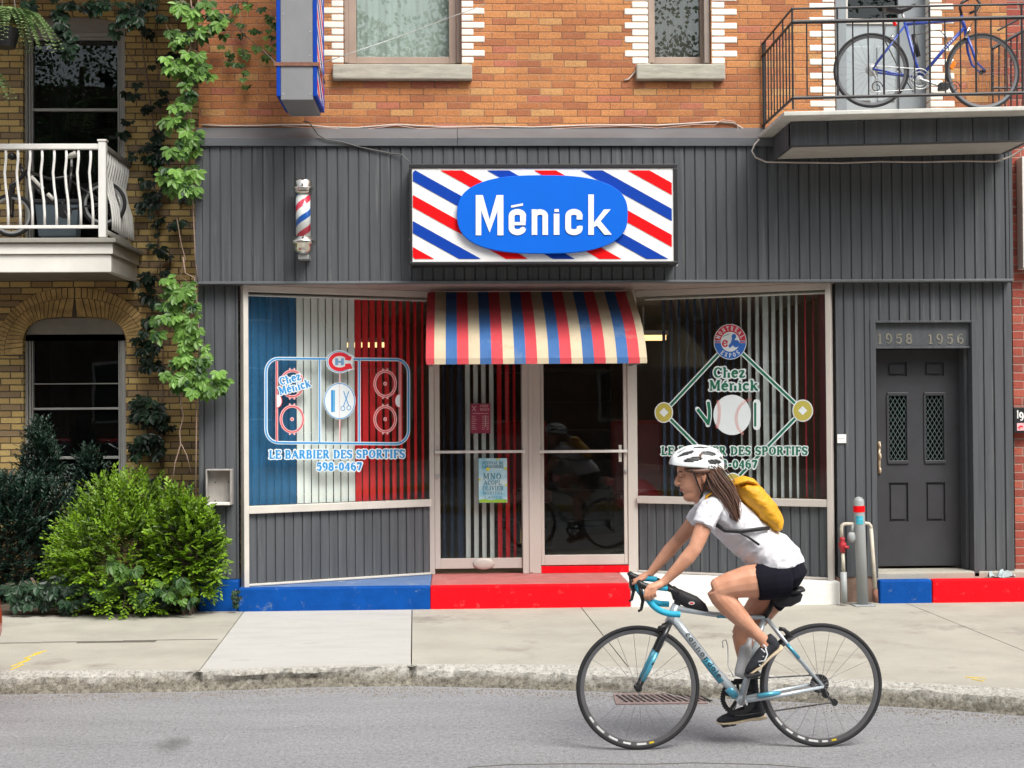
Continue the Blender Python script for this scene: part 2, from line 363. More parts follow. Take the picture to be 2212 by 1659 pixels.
# ================================================================== THE GROUND
YF, YL, YB, YBR = 12.70, 12.82, 13.60, 12.93      # fascia face, lower wall face, recess back, upper brick face
ZP = 0.13                                          # pavement level
def poly_slab(b, pts, z0, z1):
    b.prism([(p[0], p[1], z0) for p in pts], (0, 0, z1 - z0))
def asphalt():
    m, nt, b = newmat('asphalt'); v = coords(nt)
    c = ramp(nt, noise(nt, v, 110, 5, 0.85), [(0.25, (0.09, 0.092, 0.096)), (0.5, (0.235, 0.237, 0.248)), (0.75, (0.45, 0.45, 0.455))])
    c = mix(nt, 0.6, c, ramp(nt, noise(nt, coords(nt, (1, .6, 1)), 42, 3, 0.9), [(0.3, (0.22,) * 3), (0.7, (0.78,) * 3)]), 'OVERLAY')
    c = mix(nt, 0.6, c, ramp(nt, noise(nt, coords(nt, (0.5, 2.2, 1)), 1.6, 5, 0.6), [(0.3, (0.42,) * 3), (0.7, (0.58,) * 3)]), 'OVERLAY')
    # one dark oil patch, and scattered small stains
    p = G(372, 1607, 0.0)
    mp = N(nt, 'ShaderNodeMapping'); mp.inputs['Location'].default_value = (-p.x, -p.y * 0.45, 0); mp.inputs['Scale'].default_value = (1, 0.45, 1)
    nt.links.new(v, mp.inputs[0]); ln = N(nt, 'ShaderNodeVectorMath', operation='LENGTH'); nt.links.new(mp.outputs[0], ln.inputs[0])
    d = mth(nt, 'ADD', ln.outputs['Value'], mth(nt, 'MULTIPLY', noise(nt, v, 9, 4), 0.16))
    c = mix(nt, ramp(nt, d, [(0.10, (0.6,) * 3), (0.20, (0,) * 3)]), c, (0.06, 0.057, 0.055))
    c = mix(nt, ramp(nt, noise(nt, coords(nt, (0.35, 1.3, 1)), 3.2, 6, 0.7), [(0.66, (0,) * 3), (0.78, (0.55,) * 3)]), c, (0.085, 0.083, 0.083))
    # crack lines
    vo = N(nt, 'ShaderNodeTexVoronoi', feature='DISTANCE_TO_EDGE'); vo.inputs['Scale'].default_value = 0.33
    wn = N(nt, 'ShaderNodeVectorMath', operation='ADD'); nz = N(nt, 'ShaderNodeTexNoise'); nz.inputs['Scale'].default_value = 2.5
    nt.links.new(v, nz.inputs['Vector']); nt.links.new(v, wn.inputs[0]); nt.links.new(nz.outputs['Color'], wn.inputs[1]); nt.links.new(wn.outputs[0], vo.inputs['Vector'])
    c = mix(nt, ramp(nt, vo.outputs['Distance'], [(0.0, (0.22,) * 3), (0.003, (0,) * 3)]), c, (0.06, 0.06, 0.06))
    nt.links.new(c, b.inputs['Base Color']); b.inputs['Roughness'].default_value = 0.9
    bump(nt, b, noise(nt, v, 60, 4, 0.85), 0.7, 0.008); return m
m_asphalt = asphalt()
def kerbmat():
    m, nt, b = newmat('weathered_kerb_concrete'); v = coords(nt)
    sp = noise(nt, v, 38, 6, 0.9)
    c = ramp(nt, sp, [(0.38, (0.15, 0.135, 0.11)), (0.46, (0.40, 0.385, 0.34)), (0.56, (0.52, 0.51, 0.47)), (0.7, (0.62, 0.61, 0.58))])
    c2 = ramp(nt, sp, [(0.38, (0.07, 0.06, 0.045)), (0.5, (0.24, 0.22, 0.175)), (0.64, (0.40, 0.38, 0.32))])
    st = N(nt, 'ShaderNodeSeparateXYZ'); nt.links.new(v, st.inputs[0])
    low_mask = mth(nt, 'ADD', mth(nt, 'MULTIPLY', noise(nt, coords(nt, (1, 1, 3)), 2.2, 6, 0.75), 1.2), mth(nt, 'MULTIPLY', mth(nt, 'SUBTRACT', 0.088, st.outputs['Z']), 5.0))  # patchy grime plus a steady darkening towards the foot
    c = mix(nt, ramp(nt, low_mask, [(0.55, (0,) * 3), (0.78, (0.95,) * 3)]), c, c2)
    nt.links.new(c, b.inputs['Base Color']); b.inputs['Roughness'].default_value = 0.95
    bump(nt, b, sp, 0.8, 0.015); return m
m_kerb = kerbmat()

b = M(); b.quad((-60, -40, 0), (60, -40, 0), (60, 60, 0), (-60, 60, 0)); tag(b.build('ground', m_soil), kind='structure').location.z = -0.02
b = M(); b.box(-60, 60, 0.6, 11.2, -0.06, 0.0); tag(b.build('road', m_asphalt), kind='structure')

kb = [(-900, 1506), (0, 1497), (200, 1494), (400, 1491), (520, 1487), (640, 1482), (760, 1480), (900, 1479), (1080, 1483), (1244, 1489), (1420, 1497), (1600, 1508), (1760, 1515), (1900, 1521), (2050, 1530), (2212, 1543), (3100, 1590)]
ktp = [(-900, 1458), (0, 1452), (200, 1451), (415, 1451), (520, 1449), (640, 1444), (760, 1441), (880, 1439), (1080, 1439), (1250, 1441), (1420, 1449), (1600, 1459), (1760, 1467), (1900, 1475), (2050, 1483), (2212, 1492), (3100, 1530)]
foot = [G(x, y, 0.008) for x, y in kb]; topk = [G(x, y, ZP) for x, y in ktp]
def interp(P, x):
    for a, c in zip(P, P[1:]):
        if a.x <= x <= c.x: return a.lerp(c, (x - a.x) / (c.x - a.x))
    return P[0] if x < P[0].x else P[-1]
# kerb: an uneven worn stone edge along the road
b = M(); xs = []; x = foot[0].x + 0.05
while x < foot[-1].x - 0.3: xs.append(x); x += 0.035
rows = []
for x in xs:
    f, t = interp(foot, x), interp(topk, x); j = lambda s: rnd.uniform(-s, s)
    notch = 0.05 if abs(x - G(428, 1460, 0.1).x) < 0.03 or abs(x - G(886, 1460, 0.1).x) < 0.02 else 0
    t2 = Vector((x, t.y, ZP))
    rows.append([(x, f.y - 0.016 + j(.006), -0.006), (x, f.y - .010 + j(.006), 0.022 + j(.006)), (x, f.y - .004 + notch + j(.010), 0.060 + j(.008)),
                 (x, min(f.y, t.y) + .004 + notch + j(.012), 0.102 + j(.008)), (x, t2.y + 0.012 + j(.010), ZP - 0.002 + j(.004)), (x, t2.y + 0.05 + notch, ZP + 0.004 - notch), (x, t2.y + 0.12, ZP - 0.004)])
n = 7; b.v = [p for r in rows for p in r]
for i in range(len(rows) - 1):
    for k in range(n - 1): b.f.append((i * n + k, i * n + k + 1, (i + 1) * n + k + 1, (i + 1) * n + k)); b.m.append(0)
tag(b.build('kerb', m_kerb, smooth=False), kind='structure')

# pavement: concrete slabs with open joints over a dark bed
back = 14.62
def kline(x): return interp(topk, x).y + 0.045
def joint(p, q):                                   # a joint across the pavement, extended to kerb and wall
    P, Q = G(*p, ZP), G(*q, ZP); return P, Q
JT = [joint((530, 1317), (430, 1446)), joint((890, 1311), (886, 1436)), joint((1252, 1308), (1348, 1430)), joint((1948, 1299), (2188, 1394))]
def jx(J, y): P, Q = J; return P.x + (Q.x - P.x) * (y - P.y) / (Q.y - P.y)
b = M(); b.mi = 2
b.box(-20, 20, 10.4, back, 0.0, ZP - 0.03)
gap = 0.004
def slab(xl, xr, mi, yb=12.95, crack=None):
    """slab between two joint functions, following the kerb in front"""
    b.mi = mi; fr = []
    x0, x1 = xl(9.65), xr(9.65); k = 10
    for i in range(k + 1):
        x = x0 + (x1 - x0) * i / k; y = kline(x); fr.append((x + (gap if i == 0 else -gap if i == k else 0), y))
    pts = fr + [(xr(yb) - gap, yb), (xl(yb) + gap, yb)]
    b.prism([(p[0], p[1], ZP - 0.05) for p in pts], (0, 0, 0.05))
cst = lambda v: (lambda y: v)
js = [lambda y, J=J: jx(J, y) for J in JT]
slab(cst(-7.4), js[0], 0); slab(js[0], js[1], 1); slab(js[1], js[2], 0); slab(js[2], js[3], 0); slab(js[3], cst(8.6), 0)
o = tag(b.build('pavement', [m_concA, m_concB, m_joint]), kind='structure')
# long shallow crack across the left slab, and bright yellow survey paint
b = M(); pts = [G(x, y, ZP) for x, y in [(-300, 1396), (0, 1390), (90, 1388), (170, 1386), (260, 1388), (340, 1383), (470, 1381)]]
for p, q in zip(pts, pts[1:]): b.box(p.x, q.x, min(p.y, q.y) - 0.006, max(p.y, q.y) + 0.008, ZP - 0.002, ZP + 0.0015)
tag(b.build('pavement_crack', m_joint), kind='structure')
m_yel = mat('yellow_marking_paint', (0.70, 0.52, 0.03), 0.8, 0.25, 30)
m_org = mat('orange_marking_paint', (0.60, 0.25, 0.08), 0.8, 0.3, 30)
def strokes(name, segs, z, wd, mt):
    b = M()
    for s in segs:
        P = [G(x, y, z) for x, y in s]
        for p, q in zip(P, P[1:]):
            d = (q - p); d.z = 0; n_ = Vector((-d.y, d.x, 0)).normalized() * wd
            b.prism([p - n_, q - n_ * 0.7, q + n_ * 0.8, p + n_], (0, 0, 0.004))
    return tag(b.build(name, mt), kind='structure')
strokes('pavement_marking', [[(100, 1406), (70, 1414)], [(88, 1411), (52, 1423), (66, 1424), (38, 1434)], [(62, 1427), (24, 1440)], [(50, 1436), (22, 1448)], [(2085, 1463), (2130, 1466)], [(2100, 1468), (2125, 1472)]], ZP, 0.006, m_yel)
b = M(); pts = [G(x, y, 0) for x, y in [(1010, 1658), (1100, 1652), (1240, 1650), (1400, 1651), (1500, 1648), (1660, 1652), (1760, 1660)]]
for p, q in zip(pts, pts[1:]): d = (q - p).normalized(); n_ = Vector((-d.y, d.x, 0)) * .006; b.prism([p - n_, q - n_, q + n_, p + n_], (0, 0, .0015))
tag(b.build('road_crack', m_joint), kind='structure')
# soil bed at the left house
b = M(); b.prism([(-9, 12.55, 0.05), (G(425, 1322, ZP).x, 12.66, 0.05), (G(425, 1322, ZP).x, 14.6, 0.05), (-9, 14.6, 0.05)], (0, 0, 0.105))
tag(b.build('soil_bed', m_soil), kind='structure')
# opposite pavement, where the camera stands
b = M(); b.box(-30, 30, -7.0, 0.9, -0.02, ZP); b.mi = 1; b.box(-30, 30, 0.9, 1.06, -0.02, ZP - 0.004)
tag(b.build('opposite_pavement', [m_concA, mat('yellow_kerb_paint', (0.55, 0.38, 0.06), 0.8)]), kind='structure')

g_ = M(); rg = random.Random(4)
for i in range(5200):
    x = rg.uniform(foot[0].x + 1.0, foot[-1].x - 1.2); f = interp(foot, x); y = f.y - abs(rg.gauss(0, .12)) - .07 if i < 3800 else rg.uniform(6.2, 9.4)
    s = rg.uniform(.0025, .0075) if i < 3800 else rg.uniform(.002, .005); a = rg.uniform(0, 3)
    P = [Vector((x + s * math.cos(a + k * 2.1), y + s * math.sin(a + k * 2.1), .0005)) for k in range(3)]; T4 = Vector((x, y, s * 1.1))
    for k in range(3): g_.quad(P[k], P[(k + 1) % 3], T4)
tag(g_.build('gutter_grit', mat('grit_stones', (.24, .21, .17), .9, .5, 60)), 'loose grit and small stones lying along the gutter', 'grit', kind='stuff')
# ================================================================== THE SHOP
zf = lambda x, y, Y: W(x, y, Y).z
xf = lambda x, y, Y: W(x, y, Y).x
bx0, bx1 = xf(430, 500, YBR), xf(2180, 500, YBR)
shop = thing('shop_building', 'grey clad barbershop storefront with orange brick upper storey and striped step', 'building', ((bx0 + bx1) / 2, YL, ZP))
def ribwall(b, A, B_, z0, z1, sp=0.0905, gw=0.011, dep=0.012, ph=0.0, th=0.03):
    """vertical board cladding along A->B (xy), boards parted by real grooves; outward is to the camera side"""
    A, B_ = Vector((A[0], A[1], 0)), Vector((B_[0], B_[1], 0)); t = (B_ - A); L = t.length; t.normalize()
    n = Vector((t.y, -t.x, 0));  n = n if n.y < 0 else -n
    s = -ph
    while s < L:
        a, e = max(0, s + gw / 2), min(L, s + sp - gw / 2)
        if e - a > 0.004:
            o1, o2 = rnd.uniform(-.0012, .0022), rnd.uniform(-.0012, .0022); zt = rnd.uniform(-.001, .001)
            p = [A + t * a + n * (o1 - .003), A + t * (a + .003) + n * (o1), A + t * (e - .003) + n * o2, A + t * e + n * (o2 - .003), A + t * e - n * th, A + t * a - n * th]
            b.prism([(q.x, q.y, z0) for q in p], (0, 0, z1 - z0))
        s += sp
    b.prism([(q.x, q.y, z0 + .001) for q in (A - n * dep, B_ - n * dep, B_ - n * (th - .001), A - n * (th - .001))], (0, 0, z1 - z0 - .002))

# upper brick wall: pieces round the openings (D px): windows 742-997 and 1397-1537 above 137; door 1803-1958 above 243
w1 = (742, 997, 153); w2 = (1398, 1536, 152); dr = (1745 + 58, 2010, 262)
zt = 7.4
def wallpiece(b, x0, x1, z0, z1): b.box(x0, x1, YBR, YBR + 0.3, z0, z1)
zb = zf(1100, 276, YBR)
X = lambda x: xf(x, 80, YBR)
b = M()
segs = [(bx0, X(w1[0])), (X(w1[1]), X(w2[0])), (X(w2[1]), X(dr[0])), (X(dr[1]), bx1)]
for a, c in segs: wallpiece(b, a, c, zb - .6, zt)
wallpiece(b, X(w1[0]), X(w1[1]), zb - .6, zf(870, 153, YBR)); wallpiece(b, X(w2[0]), X(w2[1]), zb - .6, zf(1466, 151, YBR))
wallpiece(b, X(dr[0]), X(dr[1]), zb - .6, zf(1880, 262, YBR))
zhead = zf(870, -260, YBR)
for q in (w1, w2, dr): wallpiece(b, X(q[0]), X(q[1]), zhead, zt)
b.build('upper_brick_wall', m_orange, shop)
b = M()                                            # body of the house behind
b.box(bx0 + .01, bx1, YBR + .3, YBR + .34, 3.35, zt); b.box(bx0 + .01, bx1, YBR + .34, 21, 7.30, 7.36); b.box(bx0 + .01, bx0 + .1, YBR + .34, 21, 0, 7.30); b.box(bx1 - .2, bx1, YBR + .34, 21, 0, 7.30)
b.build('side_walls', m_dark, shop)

# white glazed quoins beside the openings
def quoins(side, xe, ws, wl, y_start, n_, first_long, name='white_quoins'):
    b = M(); h = 0.0618; z = y_start
    for i in range(n_):
        wd = wl if (i % 2 == 0) == first_long else ws
        x0, x1 = (xe - wd, xe) if side < 0 else (xe, xe + wd)
        b.box(x0, x1, YBR - 0.006, YBR + 0.12, z + 0.0035, z + h - 0.0035); z += h
    b.build(name, m_whitebrick, shop, bevel=0.008)
k = 1 / 248.0
zq = zf(870, 137.5, YBR)
quoins(-1, X(742), 26 * k, 51 * k, zq, 28, False); quoins(1, X(997), 26 * k, 50 * k, zq, 28, False)
quoins(-1, X(1400), 37 * k * .95, 75 * k * .98 * .7, zq, 28, False)
quoins(1, X(1537), 32 * k * .9, 56 * k, zq, 28, False)
zq2 = zf(1880, 262, YBR)
quoins(-1, X(1803), 27 * k, 56 * k, zq2, 26, True); quoins(1, X(2008), 28 * k, 54 * k, zq2, 26, True)

# upstairs windows
def upwin(x0, x1, yb, gx0, gx1, gyb, glassmat, curtain, label=None):
    Yw = YBR + 0.13; z1 = zhead
    b = M(); zb_ = zf((x0 + x1) / 2, yb, Yw)
    xa, xb, ga, gb = xf(x0, 80, Yw), xf(x1, 80, Yw), xf(gx0, 80, Yw), xf(gx1, 80, Yw)
    zg = zf((x0 + x1) / 2, gyb, Yw)
    st = 0.045
    b.box(xa, xa + st, Yw - .02, Yw + .1, zb_, z1); b.box(xb - st, xb, Yw - .02, Yw + .1, zb_, z1)
    b.box(xa + st, ga, Yw + .012, Yw + .1, zb_, z1); b.box(gb, xb - st, Yw + .012, Yw + .1, zb_, z1)
    b.box(ga, gb, Yw + .014, Yw + .1, zb_, zg); b.box(ga, gb, Yw + .014, Yw + .1, z1 - .05, z1)
    fr = b.build('window_frame', m_taupe, shop, bevel=0.004)
    b = M(); b.box(ga + .002, gb - .002, Yw + .05, Yw + .056, zg, z1 - .05); b.build('pane', glassmat, fr)
    b = M(); kx = 24
    if curtain:
        nn = 60; t = M()
        for i in range(nn):
            u0_, u1_ = i / nn, (i + 1) / nn; f = lambda u: Yw + .16 + .005 * math.sin(u * 34) + .002 * math.sin(u * 91)
            t.quad((ga + (gb - ga) * u0_, f(u0_), zg - .05), (ga + (gb - ga) * u1_, f(u1_), zg - .05), (ga + (gb - ga) * u1_, f(u1_), z1), (ga + (gb - ga) * u0_, f(u0_), z1))
        t.build('curtain', curtain, fr, smooth=True)
    return fr
m_curt = mat('pale_green_curtain', (0.42, 0.47, 0.44), 0.9, 0.06, 3)
m_curt2 = mat('dark_brown_blind', (0.055, 0.04, 0.032), 0.9, 0.15, 3, (14, 1, .2))
upwin(742, 997, 137, 769, 970, 122, m_upglass, m_curt)
upwin(1400, 1536, 137, 1415, 1514, 122.5, m_upglass, m_curt2)
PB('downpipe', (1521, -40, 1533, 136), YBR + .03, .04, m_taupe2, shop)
for (a, c, y0, y1) in ((718, 1020, 138, 171), (1375, 1567, 137.5, 171)):
    b = bp(M(), a, y0, c, y1, YBR - .07, .25); o = b.build('stone_sill', m_stone, shop, bevel=.012)

# upstairs balcony door
Yd = YBR + .16
b = M(); xa, xb = xf(1803, 100, Yd), xf(2010, 100, Yd); zd0 = zf(1880, 262, Yd)
b.box(xa, xa + .10, Yd - .03, Yd + .12, zd0, zhead); b.box(xb - .30, xb, Yd - .03, Yd + .12, zd0, zhead)
fr = b.build('balcony_door_frame', mat('blue_grey_frame', (0.235, 0.265, 0.285), 0.5, .08, 4), shop, bevel=.004)
m_bluegrey = mat('pale_grey_door', (0.33, 0.37, 0.39), 0.5, .08, 4)
gx0, gx1, gyb = xf(1831, 60, Yd), xf(1942, 60, Yd), zf(1880, 41, Yd)
b = M(); b.box(xa + .1, gx0 - .03, Yd, Yd + .05, zd0, zhead); b.box(gx1 + .03, xb - .3, Yd, Yd + .05, zd0, zhead); b.box(gx0 - .03, gx1 + .03, Yd, Yd + .05, zd0, gyb - .05)
for (u0_, u1_) in ((.1, .44), (.56, .9)):          # two lower panels standing out
    wv = gx1 - gx0; b.box(gx0 + wv * u0_ - .0, gx0 + wv * u1_, Yd - .012, Yd, zd0 + .18, gyb - .25)
d = b.build('balcony_door', m_bluegrey, shop, bevel=.008)
b = M(); b.box(gx0 - .03, gx0, Yd - .015, Yd + .04, gyb - .05, zhead); b.box(gx1, gx1 + .03, Yd - .015, Yd + .04, gyb - .05, zhead); b.box(gx0, gx1, Yd - .015, Yd + .04, gyb - .05, gyb)
b.build('light_surround', m_cream, d, bevel=.003)
b = M(); b.box(gx0, gx1, Yd + .02, Yd + .026, gyb, zhead); b.build('pane', m_darkglass, d)
b = M(); b.box(gx0, gx1, Yd + .09, Yd + .1, gyb, zhead); b.build('door_blind', m_curt2, d)

# fascia, flashing, cap
xl, xr = xf(422, 450, YF), xf(2187, 450, YF)
zc0, zc1, zfb = zf(1100, 316, YF), zf(1100, 300, YF), zf(1100, 606, YF)
b = M(); ribwall(b, (xl + .06, YF), (xr - .03, YF), zfb, zc0 - .002, ph=.03); b.box(xl, xl + .058, YF - .004, YF + .1, zfb, zc0 - .002); b.box(xr - .028, xr, YF - .004, YF + .1, zfb, zc0 - .002)
b.box(xl + .06, xr - .03, YF + .031, YF + .10, zfb, zc0 - .003)
b.build('fascia_cladding', m_grey, shop)
b = M(); zt0 = zf(1100, 276, YBR); ym = xf(988, 290, YF)
for (a, c, dz) in ((xl - .02, ym - .002, 0), (ym + .002, xr, .004)):
    b.prism([(a, YF - .03, zc0), (a, YF - .034, zc1 + dz), (a, YF - .005, zc1 + .012 + dz), (a, YBR - .002, zt0), (a, YBR - .002, zc0)], (c - a, 0, 0))
b.build('flashing', m_greycap, shop)
b = M(); b.box(xl, xr, YF - .015, YF + .11, zfb - .022, zfb - .001); b.build('fascia_edge_trim', m_greycap, shop, bevel=.003)

# lower walls
def lowx(x): return xf(x, 900, YL)
zpl = zf(470, 1251, YL)
b = M(); ribwall(b, (lowx(429), YL), (lowx(515), YL), zpl, zfb - .023, ph=.045); b.build('left_pilaster', m_grey, shop)
b = M(); zlow = zf(1850, 1250, YL)
xd0, xd1 = lowx(1893), lowx(2100); zdt = zf(1995, 697, YL)
ribwall(b, (lowx(1807), YL), (xd0 - .05, YL), zf(1850, 1246, YL), zfb - .023, ph=.02); ribwall(b, (xd0 - .05, YL), (xd1 + .045, YL), zdt + .02, zfb - .023, ph=.01)
ribwall(b, (xd1 + .045, YL), (lowx(2188), YL), zf(2150, 1243, YL), zfb - .023, ph=.03)
b.box(lowx(1807), lowx(2188), YL + .032, YL + .1, zdt + .02, zfb - .023)
b.box(lowx(1807), xd0 - .004, YL + .032, YL + .1, 0.2, zdt + .02)
b.box(xd1 + .004, lowx(2188), YL + .032, YL + .1, 0.2, zdt + .02)
b.build('right_wall_cladding', m_grey, shop)
# side door recess
b = M(); zth = zf(1995, 1246, YL + .02)
b.box(xd0 - .05, xd0, YL - .012, YL + .30, zth, zdt + .02); b.box(xd1, xd1 + .045, YL - .012, YL + .30, zth, zdt + .02); b.box(xd0, xd1, YL - .012, YL + .12, zdt, zdt + .02)
ztr = zf(1995, 748, YL + .05); b.box(xd0, xd1, YL + .04, YL + .10, ztr, zdt - .002)
b.box(xd0, xd1, YL + .02, YL + .12, ztr - .02, ztr - .001); b.box(xd1 - .03, xd1 - .001, YL + .1, YL + .28, zth, ztr - .021)
dfr = b.build('side_door_frame', m_grey, shop, bevel=.003)
YD = YL + .24
xa, xb = xd0, xf(2088, 1000, YD); zt_ = ztr - .022; zb_ = zf(1995, 1222, YD)
# raised and sunk panels: slab built of rails and stiles
px = lambda x: xf(x, 1000, YD); pz = lambda y: zf(1990, y, YD)
sd_ = M(); xs_ = [px(1895), px(1919), px(1961), px(1999), px(2041), px(2090)]
ys_ = [755, 781, 814, 850, 1000, 1040, 1124, 1222]
zz = [zt_, pz(782), pz(812), pz(852), pz(997), pz(1042), pz(1126), zb_]
for (a, c) in ((0, 1), (2, 3), (4, 5)): sd_.box(xs_[a] + (.0 if a else .002), xs_[c], YD, YD + .045, zz[7], zz[0])
for col_ in ((1, 2), (3, 4)):
    for (a, c) in ((0, 1), (2, 3), (4, 5), (6, 7)): sd_.box(xs_[col_[0]], xs_[col_[1]], YD + .0005, YD + .045, zz[c], zz[a])
    for (a, c) in ((1, 2), (5, 6)):
        x0_, x1_ = xs_[col_[0]], xs_[col_[1]]; zt2, zb2 = zz[a], zz[c]
        sd_.box(x0_, x1_, YD + .022, YD + .04, zb2, zt2)
        i_ = .022
        sd_.prism([(x0_ + i_, YD + .02, zb2 + i_), (x1_ - i_, YD + .02, zb2 + i_), (x1_ - i_, YD + .02, zt2 - i_), (x0_ + i_, YD + .02, zt2 - i_)], (0, -.014, 0))
sdoor = sd_.build('side_door', m_greydark, shop)
for col_ in ((1, 2), (3, 4)):
    x0_, x1_ = xs_[col_[0]], xs_[col_[1]]; z1_, z0_ = zz[3], zz[4]
    f = M(); t_ = .02
    f.box(x0_ - .008, x1_ + .008, YD - .014, YD + .02, z1_ - .012, z1_ + t_); f.box(x0_ - .008, x1_ + .008, YD - .014, YD + .02, z0_ - t_, z0_ + .012)
    f.box(x0_ - t_ * .7, x0_ + .008, YD - .012, YD + .02, z0_ + .012, z1_ - .012); f.box(x1_ - .008, x1_ + t_ * .7, YD - .012, YD + .02, z0_ + .012, z1_ - .012)
    f.build('door_light_moulding', m_greydark, sdoor, bevel=.005)
    g = M(); g.box(x0_ + .008, x1_ - .008, YD + .012, YD + .018, z0_ + .012, z1_ - .012); g.build('door_light_pane', m_darkglass, sdoor)
    lead = M(); wx = x1_ - x0_ - .016; hz = z1_ - z0_ - .024; nx = 4; cw_ = wx / nx; chh = cw_ * 1.65
    nz = int(hz / chh) + 2
    for sgn in (1, -1):
        for i in range(-nz - nx, nz + nx + 1):
            # line x = x0 + i*cw + sgn * (z - z0) * cw / chh, clipped to the opening
            za = 0.0; pts = []
            for (zz_,) in ((0.0,), (hz,)):
                pts.append((i * cw_ + sgn * zz_ * cw_ / chh, zz_))
            (xa_, za_), (xb_, zb2) = pts
            def clip(t0, t1, p, q):
                if abs(p) < 1e-12: return (t0, t1) if q >= 0 else None
                r_ = q / p
                if p < 0: t0 = max(t0, r_)
                else: t1 = min(t1, r_)
                return (t0, t1) if t0 < t1 else None
            dx_ = xb_ - xa_; T = (0.0, 1.0)
            for p_, q_ in ((-dx_, xa_), (dx_, wx - xa_)):
                T = clip(*T, p_, q_) if T else None
            if not T or T[1] - T[0] < .01: continue
            P = Vector((x0_ + .008 + xa_ + dx_ * T[0], YD + .006 + .001 * sgn, z0_ + .012 + hz * T[0])); Q = Vector((x0_ + .008 + xa_ + dx_ * T[1], YD + .006 + .001 * sgn, z0_ + .012 + hz * T[1]))
            lead.tube([P, Q], .0024, 4)
    lead.build('leaded_lattice', mat('lead_came', (0.12, 0.17, 0.17), .5), sdoor)
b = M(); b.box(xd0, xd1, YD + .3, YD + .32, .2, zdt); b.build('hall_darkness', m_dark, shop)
b = M(); c0 = (px(1897) + .006, YD - .03, pz(988)); b.ball((c0[0], c0[1], pz(962)), .014, .02, .026); b.ball((c0[0] + .002, c0[1], pz(985)), .015, .02, .03); b.ball((c0[0], c0[1], pz(1015)), .014, .02, .03); b.box(c0[0] - .01, c0[0] + .012, YD - .02, YD, pz(1022), pz(953))
b.build('door_handle', mat('worn_brass_handle', (0.55, 0.45, 0.33), .4, metal=.4), sdoor, smooth=True)

# recess: soffit, floor step, angled shop windows, doors
A_l, B_l = (lowx(523), YL), (xf(927, 900, YB), YB)     # left window line
A_r, B_r = (lowx(1798), YL), (xf(1377, 900, YB), YB)   # right window line
zs = zfb - .021
b = M(); b.prism([(A_l[0] - .05, YF + .1, zs), (A_r[0] + .05, YF + .1, zs), (A_r[0] + .05, YL + .02, zs), (B_r[0] + .05, YB + .12, zs), (B_l[0] - .05, YB + .12, zs), (A_l[0] - .05, YL + .02, zs)], (0, 0, .018))
nb = 26
for i in range(nb + 1):
    x = A_l[0] + (A_r[0] - A_l[0]) * i / nb; b.box(x - .002, x + .002, YF + .11, YB - .01, zs - .003, zs - .0005)
b.build('recess_soffit', m_soffit, shop)
ZS = W(1150, 1264, YF).z                               # top of the step
def angled(A, B_, left):
    A, B_ = Vector((*A, 0)), Vector((*B_, 0)); t = (B_ - A).normalized(); n = Vector((t.y, -t.x, 0)); n = n if n.y < 0 else -n; L = (B_ - A).length
    zk0, zk1 = (ZS + .015), zf(725, 1095, YL + .35) if left else zf(1590, 1084, YL + .35)
    top = zs - .001
    def ob(b, s0, s1, z0, z1, d0, d1):
        c = A + t * ((s0 + s1) / 2) + n * ((d0 + d1) / 2); c.z = (z0 + z1) / 2
        b.obox(c, t * (abs(s1 - s0) / 2), n * (abs(d1 - d0) / 2), Vector((0, 0, (z1 - z0) / 2)))
    fr = M(); pw = .045
    ob(fr, -.0, pw, zk0 - .03, top, -.05, .045)        # front post
    ob(fr, pw, L, top - .055, top, -.04, .03)          # head
    ob(fr, pw, L, zk1 - .03, zk1 + .035, -.04, .04)      # sill
    ob(fr, pw, L, zk0 - .012, zk0 + .006, -.04, .03)       # bottom trim
    frm = fr.build('shop_window_frame', m_cream if left else m_alu, shop, bevel=.004)
    g = M(); ob(g, pw, L, zk1 + .035, top - .055, -.003, .003); g.build('shop_window_pane', m_glass, frm)
    kp = M(); a = A + t * pw - n * .005; e = A + t * (L) - n * .005
    ribwall(kp, (a.x, a.y), (e.x, e.y), zk0 + .006, zk1 - .03, sp=.083, th=.03); kp.build('kick_panel', m_grey, shop)
    return A, B_, t, n, L, zk1 + .035, top - .055
LW = angled(A_l, B_l, True); RW = angled(A_r, B_r, False)

